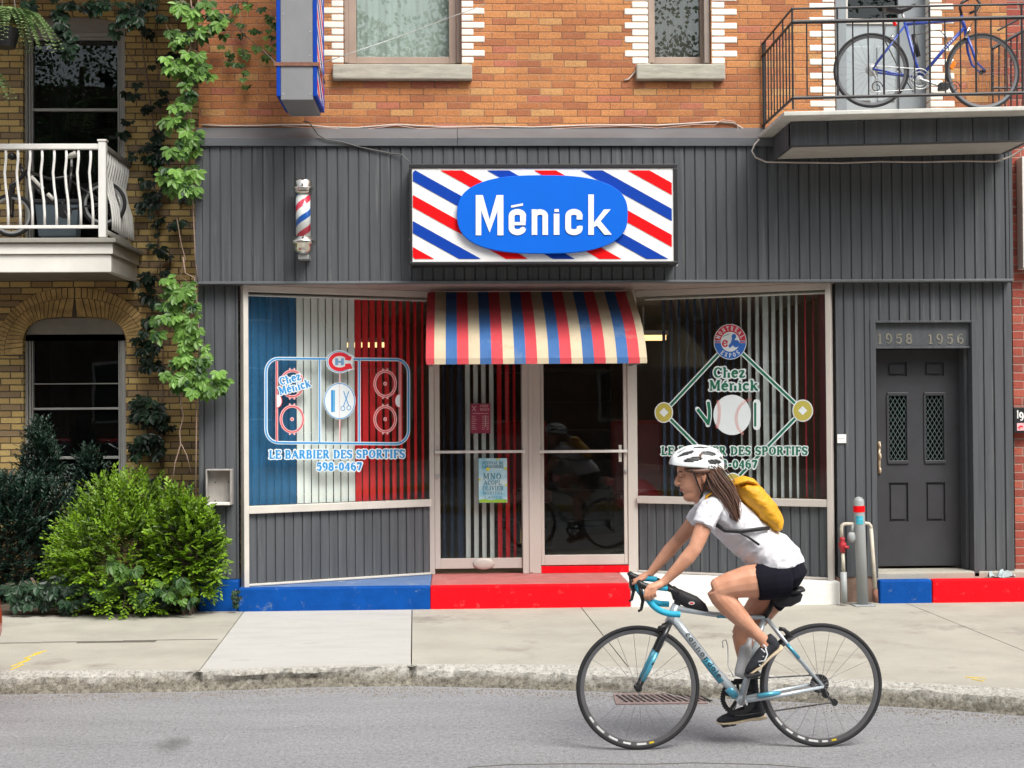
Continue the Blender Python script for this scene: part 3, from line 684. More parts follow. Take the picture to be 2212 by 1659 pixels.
# entrance frames and doors
ent = M(); zt_ = zs
E = lambda x: xf(x, 950, YB)
ent.box(E(927), E(938), YB, YB + .08, ZS, zt_); ent.box(E(1128), E(1167), YB - .012, YB + .08, ZS, zt_); ent.box(E(1356), E(1377), YB, YB + .08, ZS, zt_)
ent.box(E(938), E(1128), YB, YB + .07, zt_ - .22, zt_); ent.box(E(1167), E(1356), YB, YB + .07, zt_ - .22, zt_)
ent.box(E(1142), E(1150), YB - .022, YB - .013, ZS + .01, zt_ - .01)
ent.build('entrance_frame', m_alu, shop, bevel=.003)
def shopdoor(x0, x1, y1, g, handle_left, label, rail, sil):
    b = M(); z0, z1 = zf(1150, y1, YB), zt_ - .222; g0, g1, gb = E(g[0]), E(g[1]), zf(1150, g[2], YB)
    X0, X1 = E(x0) + .002, E(x1) - .002
    b.box(X0, g0, YB + .015, YB + .06, z0, z1); b.box(g1, X1, YB + .015, YB + .06, z0, z1)
    b.box(g0, g1, YB + .017, YB + .06, z0, gb); b.box(g0, g1, YB + .017, YB + .06, z1 - .06, z1)
    d = b.build('glass_door', m_alu, shop, bevel=.004); d['label'] = label
    t = M(); t.box(g0 - .001, g1 + .001, YB + .032, YB + .038, gb, z1 - .06); t.build('pane', m_doorglass, d)
    r = M(); rz = zf(1150, rail, YB - .03); r.box(g0 - .045, g1 + .03, YB - .035, YB - .015, rz - .012, rz + .012)
    for xx in (g0 - .035, g1 + .02): r.box(xx - .012, xx + .012, YB - .016, YB + .016, rz - .014, rz + .014)
    r.build('push_bar', mat('white_push_bar', (.62, .60, .57), .35), d, bevel=.003)
    if sil:
        h = M(); hx = g1 - .03; h.box(hx - .018, hx + .01, YB + .005, YB + .03, rz - .10, rz + .055); h.build('door_pull', m_alu, d, bevel=.004)
    l = M(); lx = (X0 + g0) / 2 if sil == 0 else (g1 + X1) / 2; l.lathe((lx, YB - .008, zf(1150, 1027 if sil == 0 else 1020, YB)), [(.013, 0), (.016, .008), (.016, .02)], 12, 'Y')
    l.build('lock', m_steel, d)
    return d
dl = shopdoor(938, 1128, 1227, (950, 1126.5, 1205), False, 'left glass door with a dented bottom rail', 975, 0)
dr_ = shopdoor(1167, 1356, 1222, (1175, 1347.5, 1200), True, 'right glass door with pull handle', 976, 1)
b = M(); b.ball((E(1043), YB + .012, zf(1043, 1218, YB)), .10, .02, .055); b.build('battered_kick_patch', m_alu, dl, smooth=True)
b = M(); b.box(E(1167), E(1356), YB - .01, YB + .08, ZS, zf(1150, 1224, YB)); b.build('door_sill', m_redp, shop, bevel=.003)

# the painted step and plinth
def px2(x): return xf(x, 1290, YF)
sm = M(); f0 = 0.0
def stepblock(x0, x1, mi, mt):
    sm.mi = mi; sm.box(x0, x1, YF, YF + .10, f0, ZS)
    sm.mi = mt; sm.box(x0, x1, YF + .10, YB + .10, f0, ZS - .0005)
xb1, xb2 = px2(514), px2(929.5); xw0, xw1 = px2(1362), px2(1815)
stepblock(xb1, xb2 - .0005, 0, 3); stepblock(xb2 + .0005, xw0 - .0005, 1, 4); stepblock(xw0 + .0005, xw1, 2, 5)
sm.mi = 0; sm.box(px2(427), px2(514) - .004, YF + .03, YL + .12, f0, zpl - .004)
o = sm.build('painted_step', [m_bluep, m_redp, m_whitewash, m_bluetop, m_redtop, m_whitewash], shop, bevel=.012)
b = M(); YS2 = YF + .02; zs2 = W(1995, 1252, YS2).z; xs0, xs1, xs2 = xf(1900, 1270, YS2), xf(2014, 1270, YS2), xf(2260, 1270, YS2)
b.mi = 0; b.box(xs0, xs1 - .001, YS2, YL - .013, 0, zs2); b.mi = 1; b.box(xs1 + .001, xs2, YS2, YL - .013, 0, zs2)
b.mi = 2; b.box(xs0, xs2, YL - .012, YD + .2, 0, zf(1995, 1228, YD)) 
b.build('side_door_step', [m_bluep, m_redp, m_concA], shop, bevel=.016)
b = M(); b.box(xw1 + .002, xs0 - .002, YL + .01, YL + .1, 0, zf(1850, 1246, YL) - .002); b.build('exposed_foundation', mat('brown_foundation_brick', (.20, .13, .10), .9, .2, 20, bmp=.6), shop)

# balcony over the side door
YBf = 11.72
zfl = W(1693, 241, YBf).z
x0_, x1_ = W(1693, 245, YBf).x, W(2262, 236, YBf).x
KS = .024
b = M(); b.box(x0_, x1_, YBf, YBR - .001, zfl - .035, zfl); b.shear(x0_, KS); b.build('balcony_floor', mat('pale_balcony_edge', (.52, .52, .48), .6), shop, bevel=.006)
Yi = YBf + .24; zbb = W(1709, 315, Yi).z
xi0, xi1 = W(1709, 300, Yi).x, W(2238, 300, Yi).x
b = M(); ribwall(b, (xi0 + .002, Yi), (xi1, Yi), zbb, zfl - .037, sp=.30, gw=.008); b.box(xi0, xi1, Yi + .035, Yi + .1, zbb, zfl - .037)
for i in range(8):
    y = Yi + i * .085; b.box(xi0, xi0 + .03, y + .004, y + .085 - .004, zbb, zfl - .037)
b.box(xi0 + .01, xi0 + .03, Yi + .04, YF - .04, zbb, zfl - .037); b.box(xi1 - .03, xi1, Yi + .1, YF - .04, zbb, zfl - .037)
b.shear(x0_, KS); b.build('balcony_skirt', m_grey, shop)
b = M(); b.box(xi0 + .031, xi1 - .031, Yi + .11, YF - .036, zbb + .006, zbb + .02); b.shear(x0_, KS); b.build('balcony_underside', mat('worn_balcony_board', (.36, .35, .32), .9, .15, 6, (1, 6, 1), dirt=((.25, .24, .22), 8, .6)), shop)

# shop interior
b = M(); xi_a, xi_b = bx0 + .1, A_r[0] + .3
b.box(xi_a, xi_b, 19.0, 19.1, .2, 3.1); b.box(xi_a - .1, xi_a, 12.95, 19.1, .2, 3.1); b.box(xi_b, xi_b + .1, 12.95, 19.1, .2, 3.1)
b.build('interior_walls', mat('brown_interior_wall', (.30, .20, .12), .9, .3, 1.5, (1, 1, .4)), shop)
b = M(); b.box(xi_a, xi_b, YB + .15, 19, zs - .01, zs + .03); b.prism([(xi_a, YF + .14, zs + .02), (xi_b, YF + .14, zs + .02), (xi_b, YB + .2, zs + .02), (xi_a, YB + .2, zs + .02)], (0, 0, .02)); b.build('interior_ceiling', mat('interior_ceiling_tile', (.40, .36, .30), .9), shop)
b = M(); b.box(xi_a, xi_b, YB + .11, 19, ZS - .04, ZS - .01); b.build('interior_floor', mat('interior_floor_tile', (.22, .15, .09), .6, .2, 3), shop)

# interior furniture seen dimly through the glass
m_cab = mat('dark_wood_cabinet', (.06, .035, .02), .4, .3, 6)
for (x, y, w_, h_, dd, lab) in ((-2.0, 17.6, 1.3, 2.0, .5, 'dark wood cabinet with shelves behind the left window'), (1.2, 18.2, 1.5, 2.1, .5, 'dark wood cabinet with shelves behind the right glass door')):
    t_ = thing('cabinet', lab, 'cabinet', (x, y, ZS)); b = M()
    b.box(x - w_ / 2, x - w_ / 2 + .04, y, y + dd, ZS, ZS + h_); b.box(x + w_ / 2 - .04, x + w_ / 2, y, y + dd, ZS, ZS + h_); b.box(x - w_ / 2, x + w_ / 2, y + dd - .02, y + dd, ZS, ZS + h_)
    b.build('carcass', m_cab, t_); b = M()
    for i in range(6): b.box(x - w_ / 2 + .04, x + w_ / 2 - .04, y + .01, y + dd - .02, ZS + .1 + i * .37, ZS + .13 + i * .37)
    b.build('shelf_boards', m_cab, t_)
m_seat = mat('red_vinyl', (.30, .02, .02), .35); 
bc = thing('barber_chair', 'chrome barber chair with red vinyl seat dimly seen inside', 'chair', (0.0, 16.0, ZS), 'barber chairs inside the shop')
b = M(); b.box(-.28, .28, 15.8, 16.3, ZS + .5, ZS + .64); b.build('seat', m_seat, bc, bevel=.04)
b = M(); b.obox((0, 16.34, ZS + 1.0), (.27, 0, 0), (0, .07, 0), (0, .08, .38)); b.build('backrest', m_seat, bc, bevel=.04)
b = M(); b.lathe((0, 16.05, ZS), [(.32, 0), (.30, .03), (.07, .06), (.06, .5)], 20); b.build('pedestal', m_chrome, bc, smooth=True)
for s in (-.33, .33): b = M(); b.box(s - .04, s + .04, 15.85, 16.3, ZS + .72, ZS + .80); b.build('armrest', m_seat, bc, bevel=.02)
def dup(root, delta, label=None):
    r = root.copy(); C.objects.link(r); r.location = Vector(root.location) + Vector(delta)
    if label: r['label'] = label
    for ch in list(root.children):
        c = ch.copy(); C.objects.link(c); c.parent = r; c.matrix_parent_inverse = ch.matrix_parent_inverse.copy()
        for g in ch.children:
            d = g.copy(); C.objects.link(d); d.parent = c; d.matrix_parent_inverse = g.matrix_parent_inverse.copy()
    return r
bc['label'] = 'barber chair of red vinyl on chrome, behind the right glass door'
dup(bc, (1.9, -.9, 0), 'barber chair of red vinyl on chrome, behind the right shop window')
bc.location.x += .75
lamp = thing('ceiling_lamp', 'lit ceiling lamp glowing behind the right shop window', 'lamp', (2.0, 15.6, zs - .06), 'ceiling lamps inside the shop')
zL = 2.60
b = M(); b.box(1.75, 2.25, 15.5, 15.7, zL + .001, zL + .05); b.tube([(2.0, 15.6, zL + .05), (2.0, 15.6, zs - .01)], .01, 6); b.build('lamp_housing', m_white, lamp); b = M(); b.box(1.77, 2.23, 15.52, 15.68, zL - .05, zL); b.build('diffuser', emit('warm_lamp', (1, .62, .26), 1.3), lamp)
dup(lamp, (-3.0, 1.4, 0), 'lit ceiling lamp glowing behind the red blind slats of the left window')
# ================================================================== LETTERING
def arc(cx, cy, rx, ry, a0, a1, n=9):
    return [(cx + rx * math.cos(R(a0 + (a1 - a0) * i / n)), cy + ry * math.sin(R(a0 + (a1 - a0) * i / n))) for i in range(n + 1)]
T, t_ = 1.0, .5                                    # thick and thin stroke factors
def sf(x, y, w=.14): return (t_, [(x - w, y), (x + w, y)])
GL = {                                             # slab-serif capitals, figures and small letters
 'L': (.72, [(T, [(.2, 0), (.2, 1)]), (t_, [(.05, 0), (.66, 0)]), sf(.2, 1), (t_, [(.66, 0), (.66, .3)])]),
 'E': (.74, [(T, [(.2, 0), (.2, 1)]), (t_, [(.05, 0), (.68, 0)]), (t_, [(.05, 1), (.66, 1)]), (t_, [(.2, .52), (.5, .52)]), (t_, [(.68, 0), (.68, .28)]), (t_, [(.66, 1), (.66, .74)]), (t_, [(.5, .4), (.5, .64)])]),
 'F': (.70, [(T, [(.2, 0), (.2, 1)]), sf(.2, 0), (t_, [(.05, 1), (.64, 1)]), (t_, [(.2, .5), (.48, .5)]), (t_, [(.64, 1), (.64, .74)]), (t_, [(.48, .38), (.48, .62)])]),
 'B': (.78, [(T, [(.2, 0), (.2, 1)]), (t_, [(.05, 0), (.45, 0)]), (t_, [(.05, 1), (.42, 1)]), (t_, [(.2, .53), (.45, .53)]), (T, arc(.42, .765, .17, .22, 80, -80)), (T, arc(.44, .265, .20, .255, 80, -80))]),
 'A': (.86, [(t_, [(.12, 0), (.42, 1)]), (T, [(.42, 1), (.74, 0)]), (t_, [(.22, .33), (.62, .33)]), sf(.12, 0, .1), sf(.74, 0, .12)]),
 'R': (.84, [(T, [(.2, 0), (.2, 1)]), sf(.2, 0), (t_, [(.05, 1), (.42, 1)]), (t_, [(.2, .5), (.42, .5)]), (T, arc(.42, .75, .18, .24, 80, -80)), (T, [(.44, .48), (.66, .02)]), (t_, [(.62, 0), (.8, 0)])]),
 'I': (.42, [(T, [(.21, 0), (.21, 1)]), sf(.21, 0), sf(.21, 1)]),
 'D': (.84, [(T, [(.2, 0), (.2, 1)]), (t_, [(.05, 0), (.42, 0)]), (t_, [(.05, 1), (.42, 1)]), (T, arc(.40, .5, .30, .46, 78, -78))]),
 'S': (.70, [(t_, arc(.35, .73, .22, .25, 20, 100, 5)), (T, arc(.35, .74, .22, .24, 100, 240, 7)), (T, [(.24, .54), (.46, .42)]), (T, arc(.35, .27, .22, .25, 50, -60, 7)), (t_, arc(.35, .27, .24, .27, -60, -165, 6)), (t_, [(.59, .74), (.59, .98)]), (t_, [(.1, .02), (.1, .26)])]),
 'P': (.78, [(T, [(.2, 0), (.2, 1)]), sf(.2, 0), (t_, [(.05, 1), (.42, 1)]), (t_, [(.2, .44), (.42, .44)]), (T, arc(.42, .72, .19, .27, 80, -80))]),
 'O': (.84, [(T, arc(.42, .5, .29, .47, 120, 240, 8)), (t_, arc(.42, .5, .29, .49, 240, 300, 4)), (T, arc(.42, .5, .29, .47, -60, 60, 8)), (t_, arc(.42, .5, .29, .49, 60, 120, 4))]),
 'T': (.76, [(T, [(.38, 0), (.38, 1)]), sf(.38, 0), (t_, [(.08, 1), (.68, 1)]), (t_, [(.08, 1), (.08, .72)]), (t_, [(.68, 1), (.68, .72)])]),
 'C': (.80, [(T, arc(.42, .5, .29, .47, 110, 250, 9)), (t_, arc(.42, .5, .29, .49, 250, 320, 5)), (t_, arc(.42, .5, .27, .49, 35, 110, 5)), (t_, [(.68, .7), (.68, .98)])]),
 'M': (1.05, [(t_, [(.2, 0), (.2, 1)]), (T, [(.24, 1), (.5, .12)]), (t_, [(.5, .12), (.78, 1)]), (T, [(.84, 0), (.84, 1)]), sf(.2, 0, .12), sf(.84, 0), (t_, [(.08, 1), (.28, 1)]), (t_, [(.76, 1), (.98, 1)])]),
 'N': (.9, [(t_, [(.2, 0), (.2, 1)]), (T, [(.22, 1), (.7, 0)]), (t_, [(.7, 0), (.7, 1)]), sf(.2, 0, .12), sf(.18, 1, .1), sf(.7, 1, .12)]),
 'X': (.82, [(T, [(.16, 1), (.66, 0)]), (t_, [(.64, 1), (.18, 0)]), sf(.18, 1, .1), sf(.64, 1, .1), sf(.18, 0, .1), sf(.66, 0, .1)]),
 'H': (.9, [(T, [(.2, 0), (.2, 1)]), (T, [(.7, 0), (.7, 1)]), (t_, [(.2, .5), (.7, .5)]), sf(.2, 0), sf(.2, 1), sf(.7, 0), sf(.7, 1)]),
 'Z': (.7, [(t_, [(.1, 1), (.6, 1)]), (T, [(.58, 1), (.12, 0)]), (t_, [(.1, 0), (.62, 0)]), (t_, [(.1, 1), (.1, .8)]), (t_, [(.62, 0), (.62, .22)])]),
 'K': (.86, [(T, [(.2, 0), (.2, 1)]), sf(.2, 0), sf(.2, 1), (t_, [(.22, .4), (.66, 1)]), (T, [(.36, .58), (.72, 0)]), sf(.66, 1, .1), sf(.72, 0, .1)]),
 'h': (.76, [(T, [(.2, 0), (.2, 1)]), (t_, [(.06, 1), (.2, 1)]), (t_, arc(.38, .45, .18, .22, 170, 60, 5)), (T, [(.56, 0), (.56, .48)]), sf(.2, 0, .12), sf(.56, 0, .12)]),
 'e': (.66, [(T, arc(.34, .34, .22, .32, 70, 270, 10)), (t_, arc(.34, .34, .22, .33, 270, 330, 4)), (t_, [(.14, .38), (.55, .38)]), (T, arc(.34, .38, .21, .28, 0, 75, 5))]),
 'z': (.6, [(t_, [(.1, .68), (.5, .68)]), (T, [(.48, .68), (.12, 0)]), (t_, [(.1, 0), (.52, 0)]), (t_, [(.1, .68), (.1, .5)]), (t_, [(.52, 0), (.52, .18)])]),
 'n': (.78, [(T, [(.2, 0), (.2, .68)]), (t_, [(.06, .68), (.2, .68)]), (t_, arc(.38, .45, .18, .22, 170, 60, 5)), (T, [(.57, 0), (.57, .48)]), sf(.2, 0, .12), sf(.57, 0, .12)]),
 'i': (.4, [(T, [(.2, 0), (.2, .68)]), (t_, [(.06, .68), (.2, .68)]), sf(.2, 0, .14), (T, [(.19, .88), (.21, .98)])]),
 'c': (.62, [(T, arc(.34, .34, .22, .32, 70, 270, 10)), (t_, arc(.34, .34, .22, .33, 270, 325, 4)), (T, arc(.34, .34, .2, .32, 40, 75, 3))]),
 'k': (.78, [(T, [(.2, 0), (.2, 1)]), (t_, [(.06, 1), (.2, 1)]), (t_, [(.2, .28), (.55, .68)]), (T, [(.34, .42), (.6, 0)]), sf(.2, 0, .13), sf(.6, 0, .11), sf(.55, .68, .1)]),
 '0': (.72, [(T, arc(.36, .5, .22, .46, 110, 250, 8)), (t_, arc(.36, .5, .22, .49, 250, 290, 3)), (T, arc(.36, .5, .22, .46, -70, 70, 8)), (t_, arc(.36, .5, .22, .49, 70, 110, 3))]),
 '1': (.5, [(T, [(.26, 0), (.26, 1)]), sf(.26, 0, .18), (t_, [(.08, .82), (.26, 1)])]),
 '4': (.72, [(T, [(.48, 0), (.48, 1)]), (t_, [(.48, 1), (.08, .3), (.66, .3)]), sf(.48, 0, .13)]),
 '5': (.7, [(t_, [(.6, .97), (.18, .97)]), (T, [(.6, .92), (.2, .92)]), (t_, [(.18, .97), (.15, .55)]), (t_, arc(.34, .33, .23, .3, 150, 80, 4)), (T, arc(.34, .32, .22, .31, 80, -100, 9)), (t_, arc(.34, .32, .24, .32, -100, -160, 4))]),
 '6': (.72, [(T, arc(.38, .5, .24, .47, 130, 240, 8)), (t_, arc(.38, .5, .22, .49, 130, 50, 5)), (T, arc(.38, .3, .21, .28, -100, 100, 9)), (t_, arc(.38, .3, .21, .28, 100, 180, 4))]),
 '7': (.68, [(T, [(.1, .95), (.62, .95)]), (T, [(.6, .95), (.28, 0)]), (t_, [(.1, .98), (.1, .74)])]),
 '8': (.72, [(T, arc(.36, .74, .19, .23, 0, 360, 14)), (T, arc(.36, .26, .23, .25, 0, 360, 14))]),
 '9': (.72, [(T, arc(.34, .5, .24, .47, -50, 60, 8)), (t_, arc(.36, .5, .22, .49, -50, -130, 5)), (T, arc(.34, .7, .21, .28, 80, 280, 9)), (t_, arc(.34, .7, .21, .28, 0, 80, 4))]),
 'U': (.86, [(T, [(.2, 1), (.2, .3)]), (t_, arc(.42, .3, .22, .29, 180, 360, 8)), (t_, [(.64, .3), (.64, 1)]), sf(.2, 1), sf(.64, 1, .12)]),
 'a': (.66, [(T, arc(.32, .32, .22, .30, 40, 320, 10)), (T, [(.54, .64), (.54, 0)])]), 'o': (.68, [(T, arc(.34, .33, .23, .31, 0, 360, 14))]), 'd': (.68, [(T, arc(.32, .32, .22, .30, 40, 320, 10)), (T, [(.54, 1), (.54, 0)])]), 'l': (.32, [(T, [(.16, 0), (.16, 1)])]),
 'V': (.84, [(T, [(.14, 1), (.44, 0)]), (t_, [(.44, 0), (.72, 1)]), sf(.14, 1, .12), sf(.72, 1, .1)]),
 '-': (.5, [(T, [(.08, .4), (.42, .4)])]), ' ': (.38, []), '.': (.3, [(T, [(.12, .02), (.18, .06)])]),
}
GL['é'] = (GL['e'][0], GL['e'][1] + [(t_, [(.28, .82), (.5, 1.0)])]); GL['É'] = (GL['E'][0], GL['E'][1] + [(t_, [(.3, 1.12), (.5, 1.28)])])
def seg2(b, P, w, lay, to3, join=True):            # a thick polyline in 2-D, laid into space by to3(x, y, layer)
    k = 0
    for (x0, y0), (x1, y1) in zip(P, P[1:]):
        dx, dy = x1 - x0, y1 - y0; L = math.hypot(dx, dy)
        if L < 1e-9: continue
        nx, ny = -dy / L * w / 2, dx / L * w / 2; k += 1
        b.quad(*[to3(x, y, lay + (k % 30) * .03) for x, y in ((x0 + nx, y0 + ny), (x1 + nx, y1 + ny), (x1 - nx, y1 - ny), (x0 - nx, y0 - ny))])
    if join:
        for q, (x, y) in enumerate(P[1:-1] if join == 1 else P):
            b.quad(*[to3(x + w / 2 * math.cos(a * math.pi / 4), y + w / 2 * math.sin(a * math.pi / 4), lay + .015 + (q % 30) * .03) for a in range(8)])
def poly2(b, pts, lay, to3): b.quad(*[to3(x, y, lay) for x, y in pts])
def ell(cx, cy, rx, ry, n=36, p=2.0):
    o = []
    for i in range(n):
        a = 2 * math.pi * i / n; c, s = math.cos(a), math.sin(a)
        o.append((cx + rx * math.copysign(abs(c) ** (2 / p), c), cy + ry * math.copysign(abs(s) ** (2 / p), s)))
    return o
def ringp(b, cx, cy, rx, ry, w, lay, to3, n=32, a0=0, a1=360):
    for i in range(n):
        A, B_ = R(a0 + (a1 - a0) * i / n), R(a0 + (a1 - a0) * (i + 1) / n)
        f = lambda a, k: to3(cx + (rx + k) * math.cos(a), cy + (ry + k) * math.sin(a), lay)
        b.quad(f(A, -w / 2), f(B_, -w / 2), f(B_, w / 2), f(A, w / 2))
def twidth(s, sp=.04): return sum(GL[c][0] + sp for c in s) - sp
def text2(b, s, x0, yb, x1, h, thick, lay, to3, extra=0.0, ang=0.0, y1b=None, sp=.04):
    """lay a line of text with its baseline from (x0, yb) to (x1, y1b); y grows downward as in the photo"""
    W_ = twidth(s, sp); y1b = yb if y1b is None else y1b
    ex = Vector((x1 - x0, y1b - yb)) / W_; L = ex.length; ey = Vector((ex.y, -ex.x)).normalized() * h
    if ey.y > 0: ey = -ey
    u = 0.0; sc = min(h, L * 1.15)
    for ch in s:
        w_, st = GL[ch]
        for (f, P) in st:
            Q = [(x0 + ex.x * (u + px_) + ey.x * py_, yb + ex.y * (u + px_) + ey.y * py_) for px_, py_ in P]
            seg2(b, Q, thick * (f if f == T else .6) * sc + 2 * extra, lay, to3, 2 if extra else 1)
        u += w_ + sp
def front3(Y, step=.0022): return lambda x, y, l: W(x, y, Y - l * step)

# ================================================================== MAIN SIGN
YSG = YF - .26
sign = thing('shop_sign', 'wide box sign reading Ménick on a blue oval over red and blue diagonal stripes', 'sign', (W(1172, 572, YSG).x, YSG, W(1172, 572, YSG).z))
sx0, sx1, sz0, sz1 = W(884, 463, YSG).x, W(1464, 463, YSG).x, W(1172, 571, YSG).z, W(1172, 354, YSG).z
b = M(); t4 = .034
b.box(sx0, sx1, YSG, YF - .001, sz1 - t4, sz1); b.box(sx0, sx1, YSG, YF - .001, sz0, sz0 + t4 * .7); b.box(sx0, sx0 + t4 * .7, YSG, YF - .001, sz0 + t4 * .7, sz1 - t4); b.box(sx1 - t4, sx1, YSG, YF - .001, sz0 + t4 * .7, sz1 - t4)
b.build('sign_casing', m_black, sign, bevel=.004)
b = M(); b.box(sx0 + t4 * .7, sx1 - t4, YSG + .012, YSG + .05, sz0 + t4 * .7, sz1 - t4); b.build('sign_face', m_signw, sign, bevel=.003)
f3 = front3(YSG + .010)
def clipy(P, f):                                   # clip polygon by half-plane f(x, y) >= 0
    o = []
    for a, c in zip(P, P[1:] + P[:1]):
        fa, fc = f(*a), f(*c)
        if fa >= 0: o.append(a)
        if fa * fc < 0:
            k = fa / (fa - fc); o.append((a[0] + (c[0] - a[0]) * k, a[1] + (c[1] - a[1]) * k))
    return o
sc5 = lambda x, y: (823.5 + .315 * x, 316.7 + .315 * y)
b = M()
for k in range(-5, 7):
    b.mi = 0 if k % 2 == 0 else 1
    xt = 85 + 321 * k; P = [(xt, 163), (xt + 150, 163), (xt + 150 + 607 / .556, 770), (xt + 607 / .556, 770)]
    # corner-rounded face limits
    P = clipy(P, lambda x, y: x - 217); P = clipy(P, lambda x, y: 1993 - x) if P else P
    for (cx, cy, sx, sy) in ((217, 163, 1, 1), (1993, 163, -1, 1), (217, 770, 1, -1), (1993, 770, -1, -1)):
        if P: P = clipy(P, lambda x, y: (x - cx) * sx + (y - cy) * sy - 14)
    if P and len(P) > 2: b.quad(*[f3(*sc5(x, y), 1) for x, y in P])
b.build('stripes', [m_signb, m_signr], sign)
ov = [sc5(x, y) for x, y in ell(1106, 464, 586, 269, 72, 2.65)]
b = M(); b.prism([W(x, y, YSG - .035) for x, y in ov], (0, .045, 0)); b.build('oval_panel', m_oval, sign, bevel=.004)
ft = front3(YSG - .0385, .0012); b = M(); w_ = 38
def L5(P, w=w_, l=1): seg2(b, [sc5(x, y) for x, y in P], w * .315, l, ft, 1)
def P5(P, l=1): b.quad(*[ft(*sc5(x, y), l) for x, y in P])
P5([(648, 332), (697, 332), (743, 500), (743, 590), (686, 440), (686, 608), (648, 608)]); P5([(838, 332), (791, 332), (743, 500), (743, 590), (797, 440), (797, 608), (838, 608)], 2)
P5([(890, 404), (972, 388), (972, 404), (892, 419)])
L5(arc(934, 474, 42, 26, 180, 360, 8)[:0] + [(972, 515), (972, 476)] + [(934 + 40 * math.cos(R(a)), 474 - 27 * math.sin(R(a))) for a in range(0, 181, 20)] + [(894, 560)] + [(934 + 40 * math.cos(R(a)), 560 - 27 * math.sin(R(a))) for a in range(180, 361, 20)], 40)
L5([(905, 528), (990, 528)], 22, 3)
P5([(1032, 430), (1070, 430), (1070, 605), (1032, 605)]); L5([(1052, 474)] + [(1089 + 36 * math.cos(R(a)), 474 - 26 * math.sin(R(a))) for a in range(170, -1, -20)] + [(1125, 605)], 38, 2)
P5([(1183, 460), (1222, 460), (1222, 605), (1183, 605)]); P5([(1188, 428), (1218, 428), (1218, 448), (1188, 448)])
L5([(1360, 500), (1360, 476)] + [(1322 + 40 * math.cos(R(a)), 474 - 27 * math.sin(R(a))) for a in range(0, 181, 20)] + [(1282, 560)] + [(1322 + 40 * math.cos(R(a)), 560 - 27 * math.sin(R(a))) for a in range(180, 361, 20)] + [(1360, 545)], 40, 2)
P5([(1420, 328), (1458, 328), (1458, 605), (1420, 605)]); P5([(1458, 522), (1458, 552), (1475, 545), (1574, 430), (1528, 430)], 2); P5([(1478, 540), (1502, 508), (1582, 604), (1530, 604)], 3)
b.build('lettering', m_signw, sign, fix=False)
b = M()
for (x, y) in ((888, 575), (886, 520), (1462, 575)): p = W(x, y, YSG + .1); b.lathe(p, [(.01, 0), (.01, .02)], 8)
build_each(b, 'mounting_bolt', m_steel, sign)

# ================================================================== AWNING
aw = thing('awning', 'curved awning in red, cream and blue stripes over the shop entrance', 'awning', (W(1160, 785, YB).x, YB, 2.2))
YA0, YA1 = YB - .02, 12.56
AX0, AX1 = W(924.5, 632, YA0).x, W(1365, 632, YA0).x
AZ1, AZ0 = W(1140, 630, YA0).z, W(1140, 783, YA1).z
prof = [(0, 0), (.05, .06), (.12, .15), (.2, .27), (.3, .42), (.42, .58), (.56, .73), (.7, .85), (.84, .935), (1, 1)]
pp = [(YA0 + (YA1 - YA0) * d, AZ1 + (AZ0 - AZ1) * h) for h, d in prof]
m_awr = mat('faded_red_canvas', (.52, .045, .06), .75, .10, 3, dirt=((.50, .14, .12), 3, .6), bmp=.2, bscale=150)
m_awc = mat('cream_canvas', (.50, .42, .29), .85, .10, 4, (1, 1, .4), dirt=((.42, .34, .22), 4, .62), bmp=.2, bscale=150)
m_awb = mat('faded_blue_canvas', (.03, .11, .30), .75, .12, 3, dirt=((.10, .17, .30), 3, .58), bmp=.2, bscale=150)
b = M(); tot = AX1 - AX0; st = [(.0, .036)]; x = .036; sw = (1 - .036) / 18.62; ci = 1; strips = [(0, .036, 0)]
seq = [1, 2, 0]; i = 0
while x < 1 - 1e-6:
    e = min(1, x + sw * (1.0)); strips.append((x, e, seq[i % 3])); x = e; i += 1
sag = lambda u, q: -.004 * math.sin(u * 40) - .006 * math.sin(q * math.pi)
for (u0_, u1_, c) in strips:
    b.mi = c; k = 3
    for j in range(k):
        ua, ub = u0_ + (u1_ - u0_) * j / k, u0_ + (u1_ - u0_) * (j + 1) / k
        for (p, q) in zip(range(len(pp) - 1), range(1, len(pp))):
            s_ = lambda u, idx: (AX0 + tot * u, pp[idx][0] + sag(u, idx / 9), pp[idx][1])
            b.quad(s_(ua, p), s_(ub, p), s_(ub, q), s_(ua, q))
    X0_, X1_ = AX0 + tot * u0_, AX0 + tot * u1_     # turned-up hem
    b.box(X0_ + .0004, X1_ - .0004, YA1 - .007, YA1 - .001, AZ0 - .012, AZ0 + .038)
for (X_, c) in ((AX0, 0), (AX1, 1)):
    b.mi = c; b.prism([(X_, y, z) for y, z in pp] + [(X_, YA0, AZ0)], (.004 if X_ == AX1 else -.004, 0, 0))
b.build('canvas', [m_awr, m_awc, m_awb], aw, smooth=False)
b = M(); b.tube([(AX0 + .02, YA1 + .02, AZ0 + .0), (AX1 - .02, YA1 + .02, AZ0)], .012, 8)
for X_ in (AX0 + .03, AX1 - .03): b.tube([(X_, YA1 + .02, AZ0), (X_, YA0, AZ0)], .010, 8)
b.build('frame', m_steel, aw)

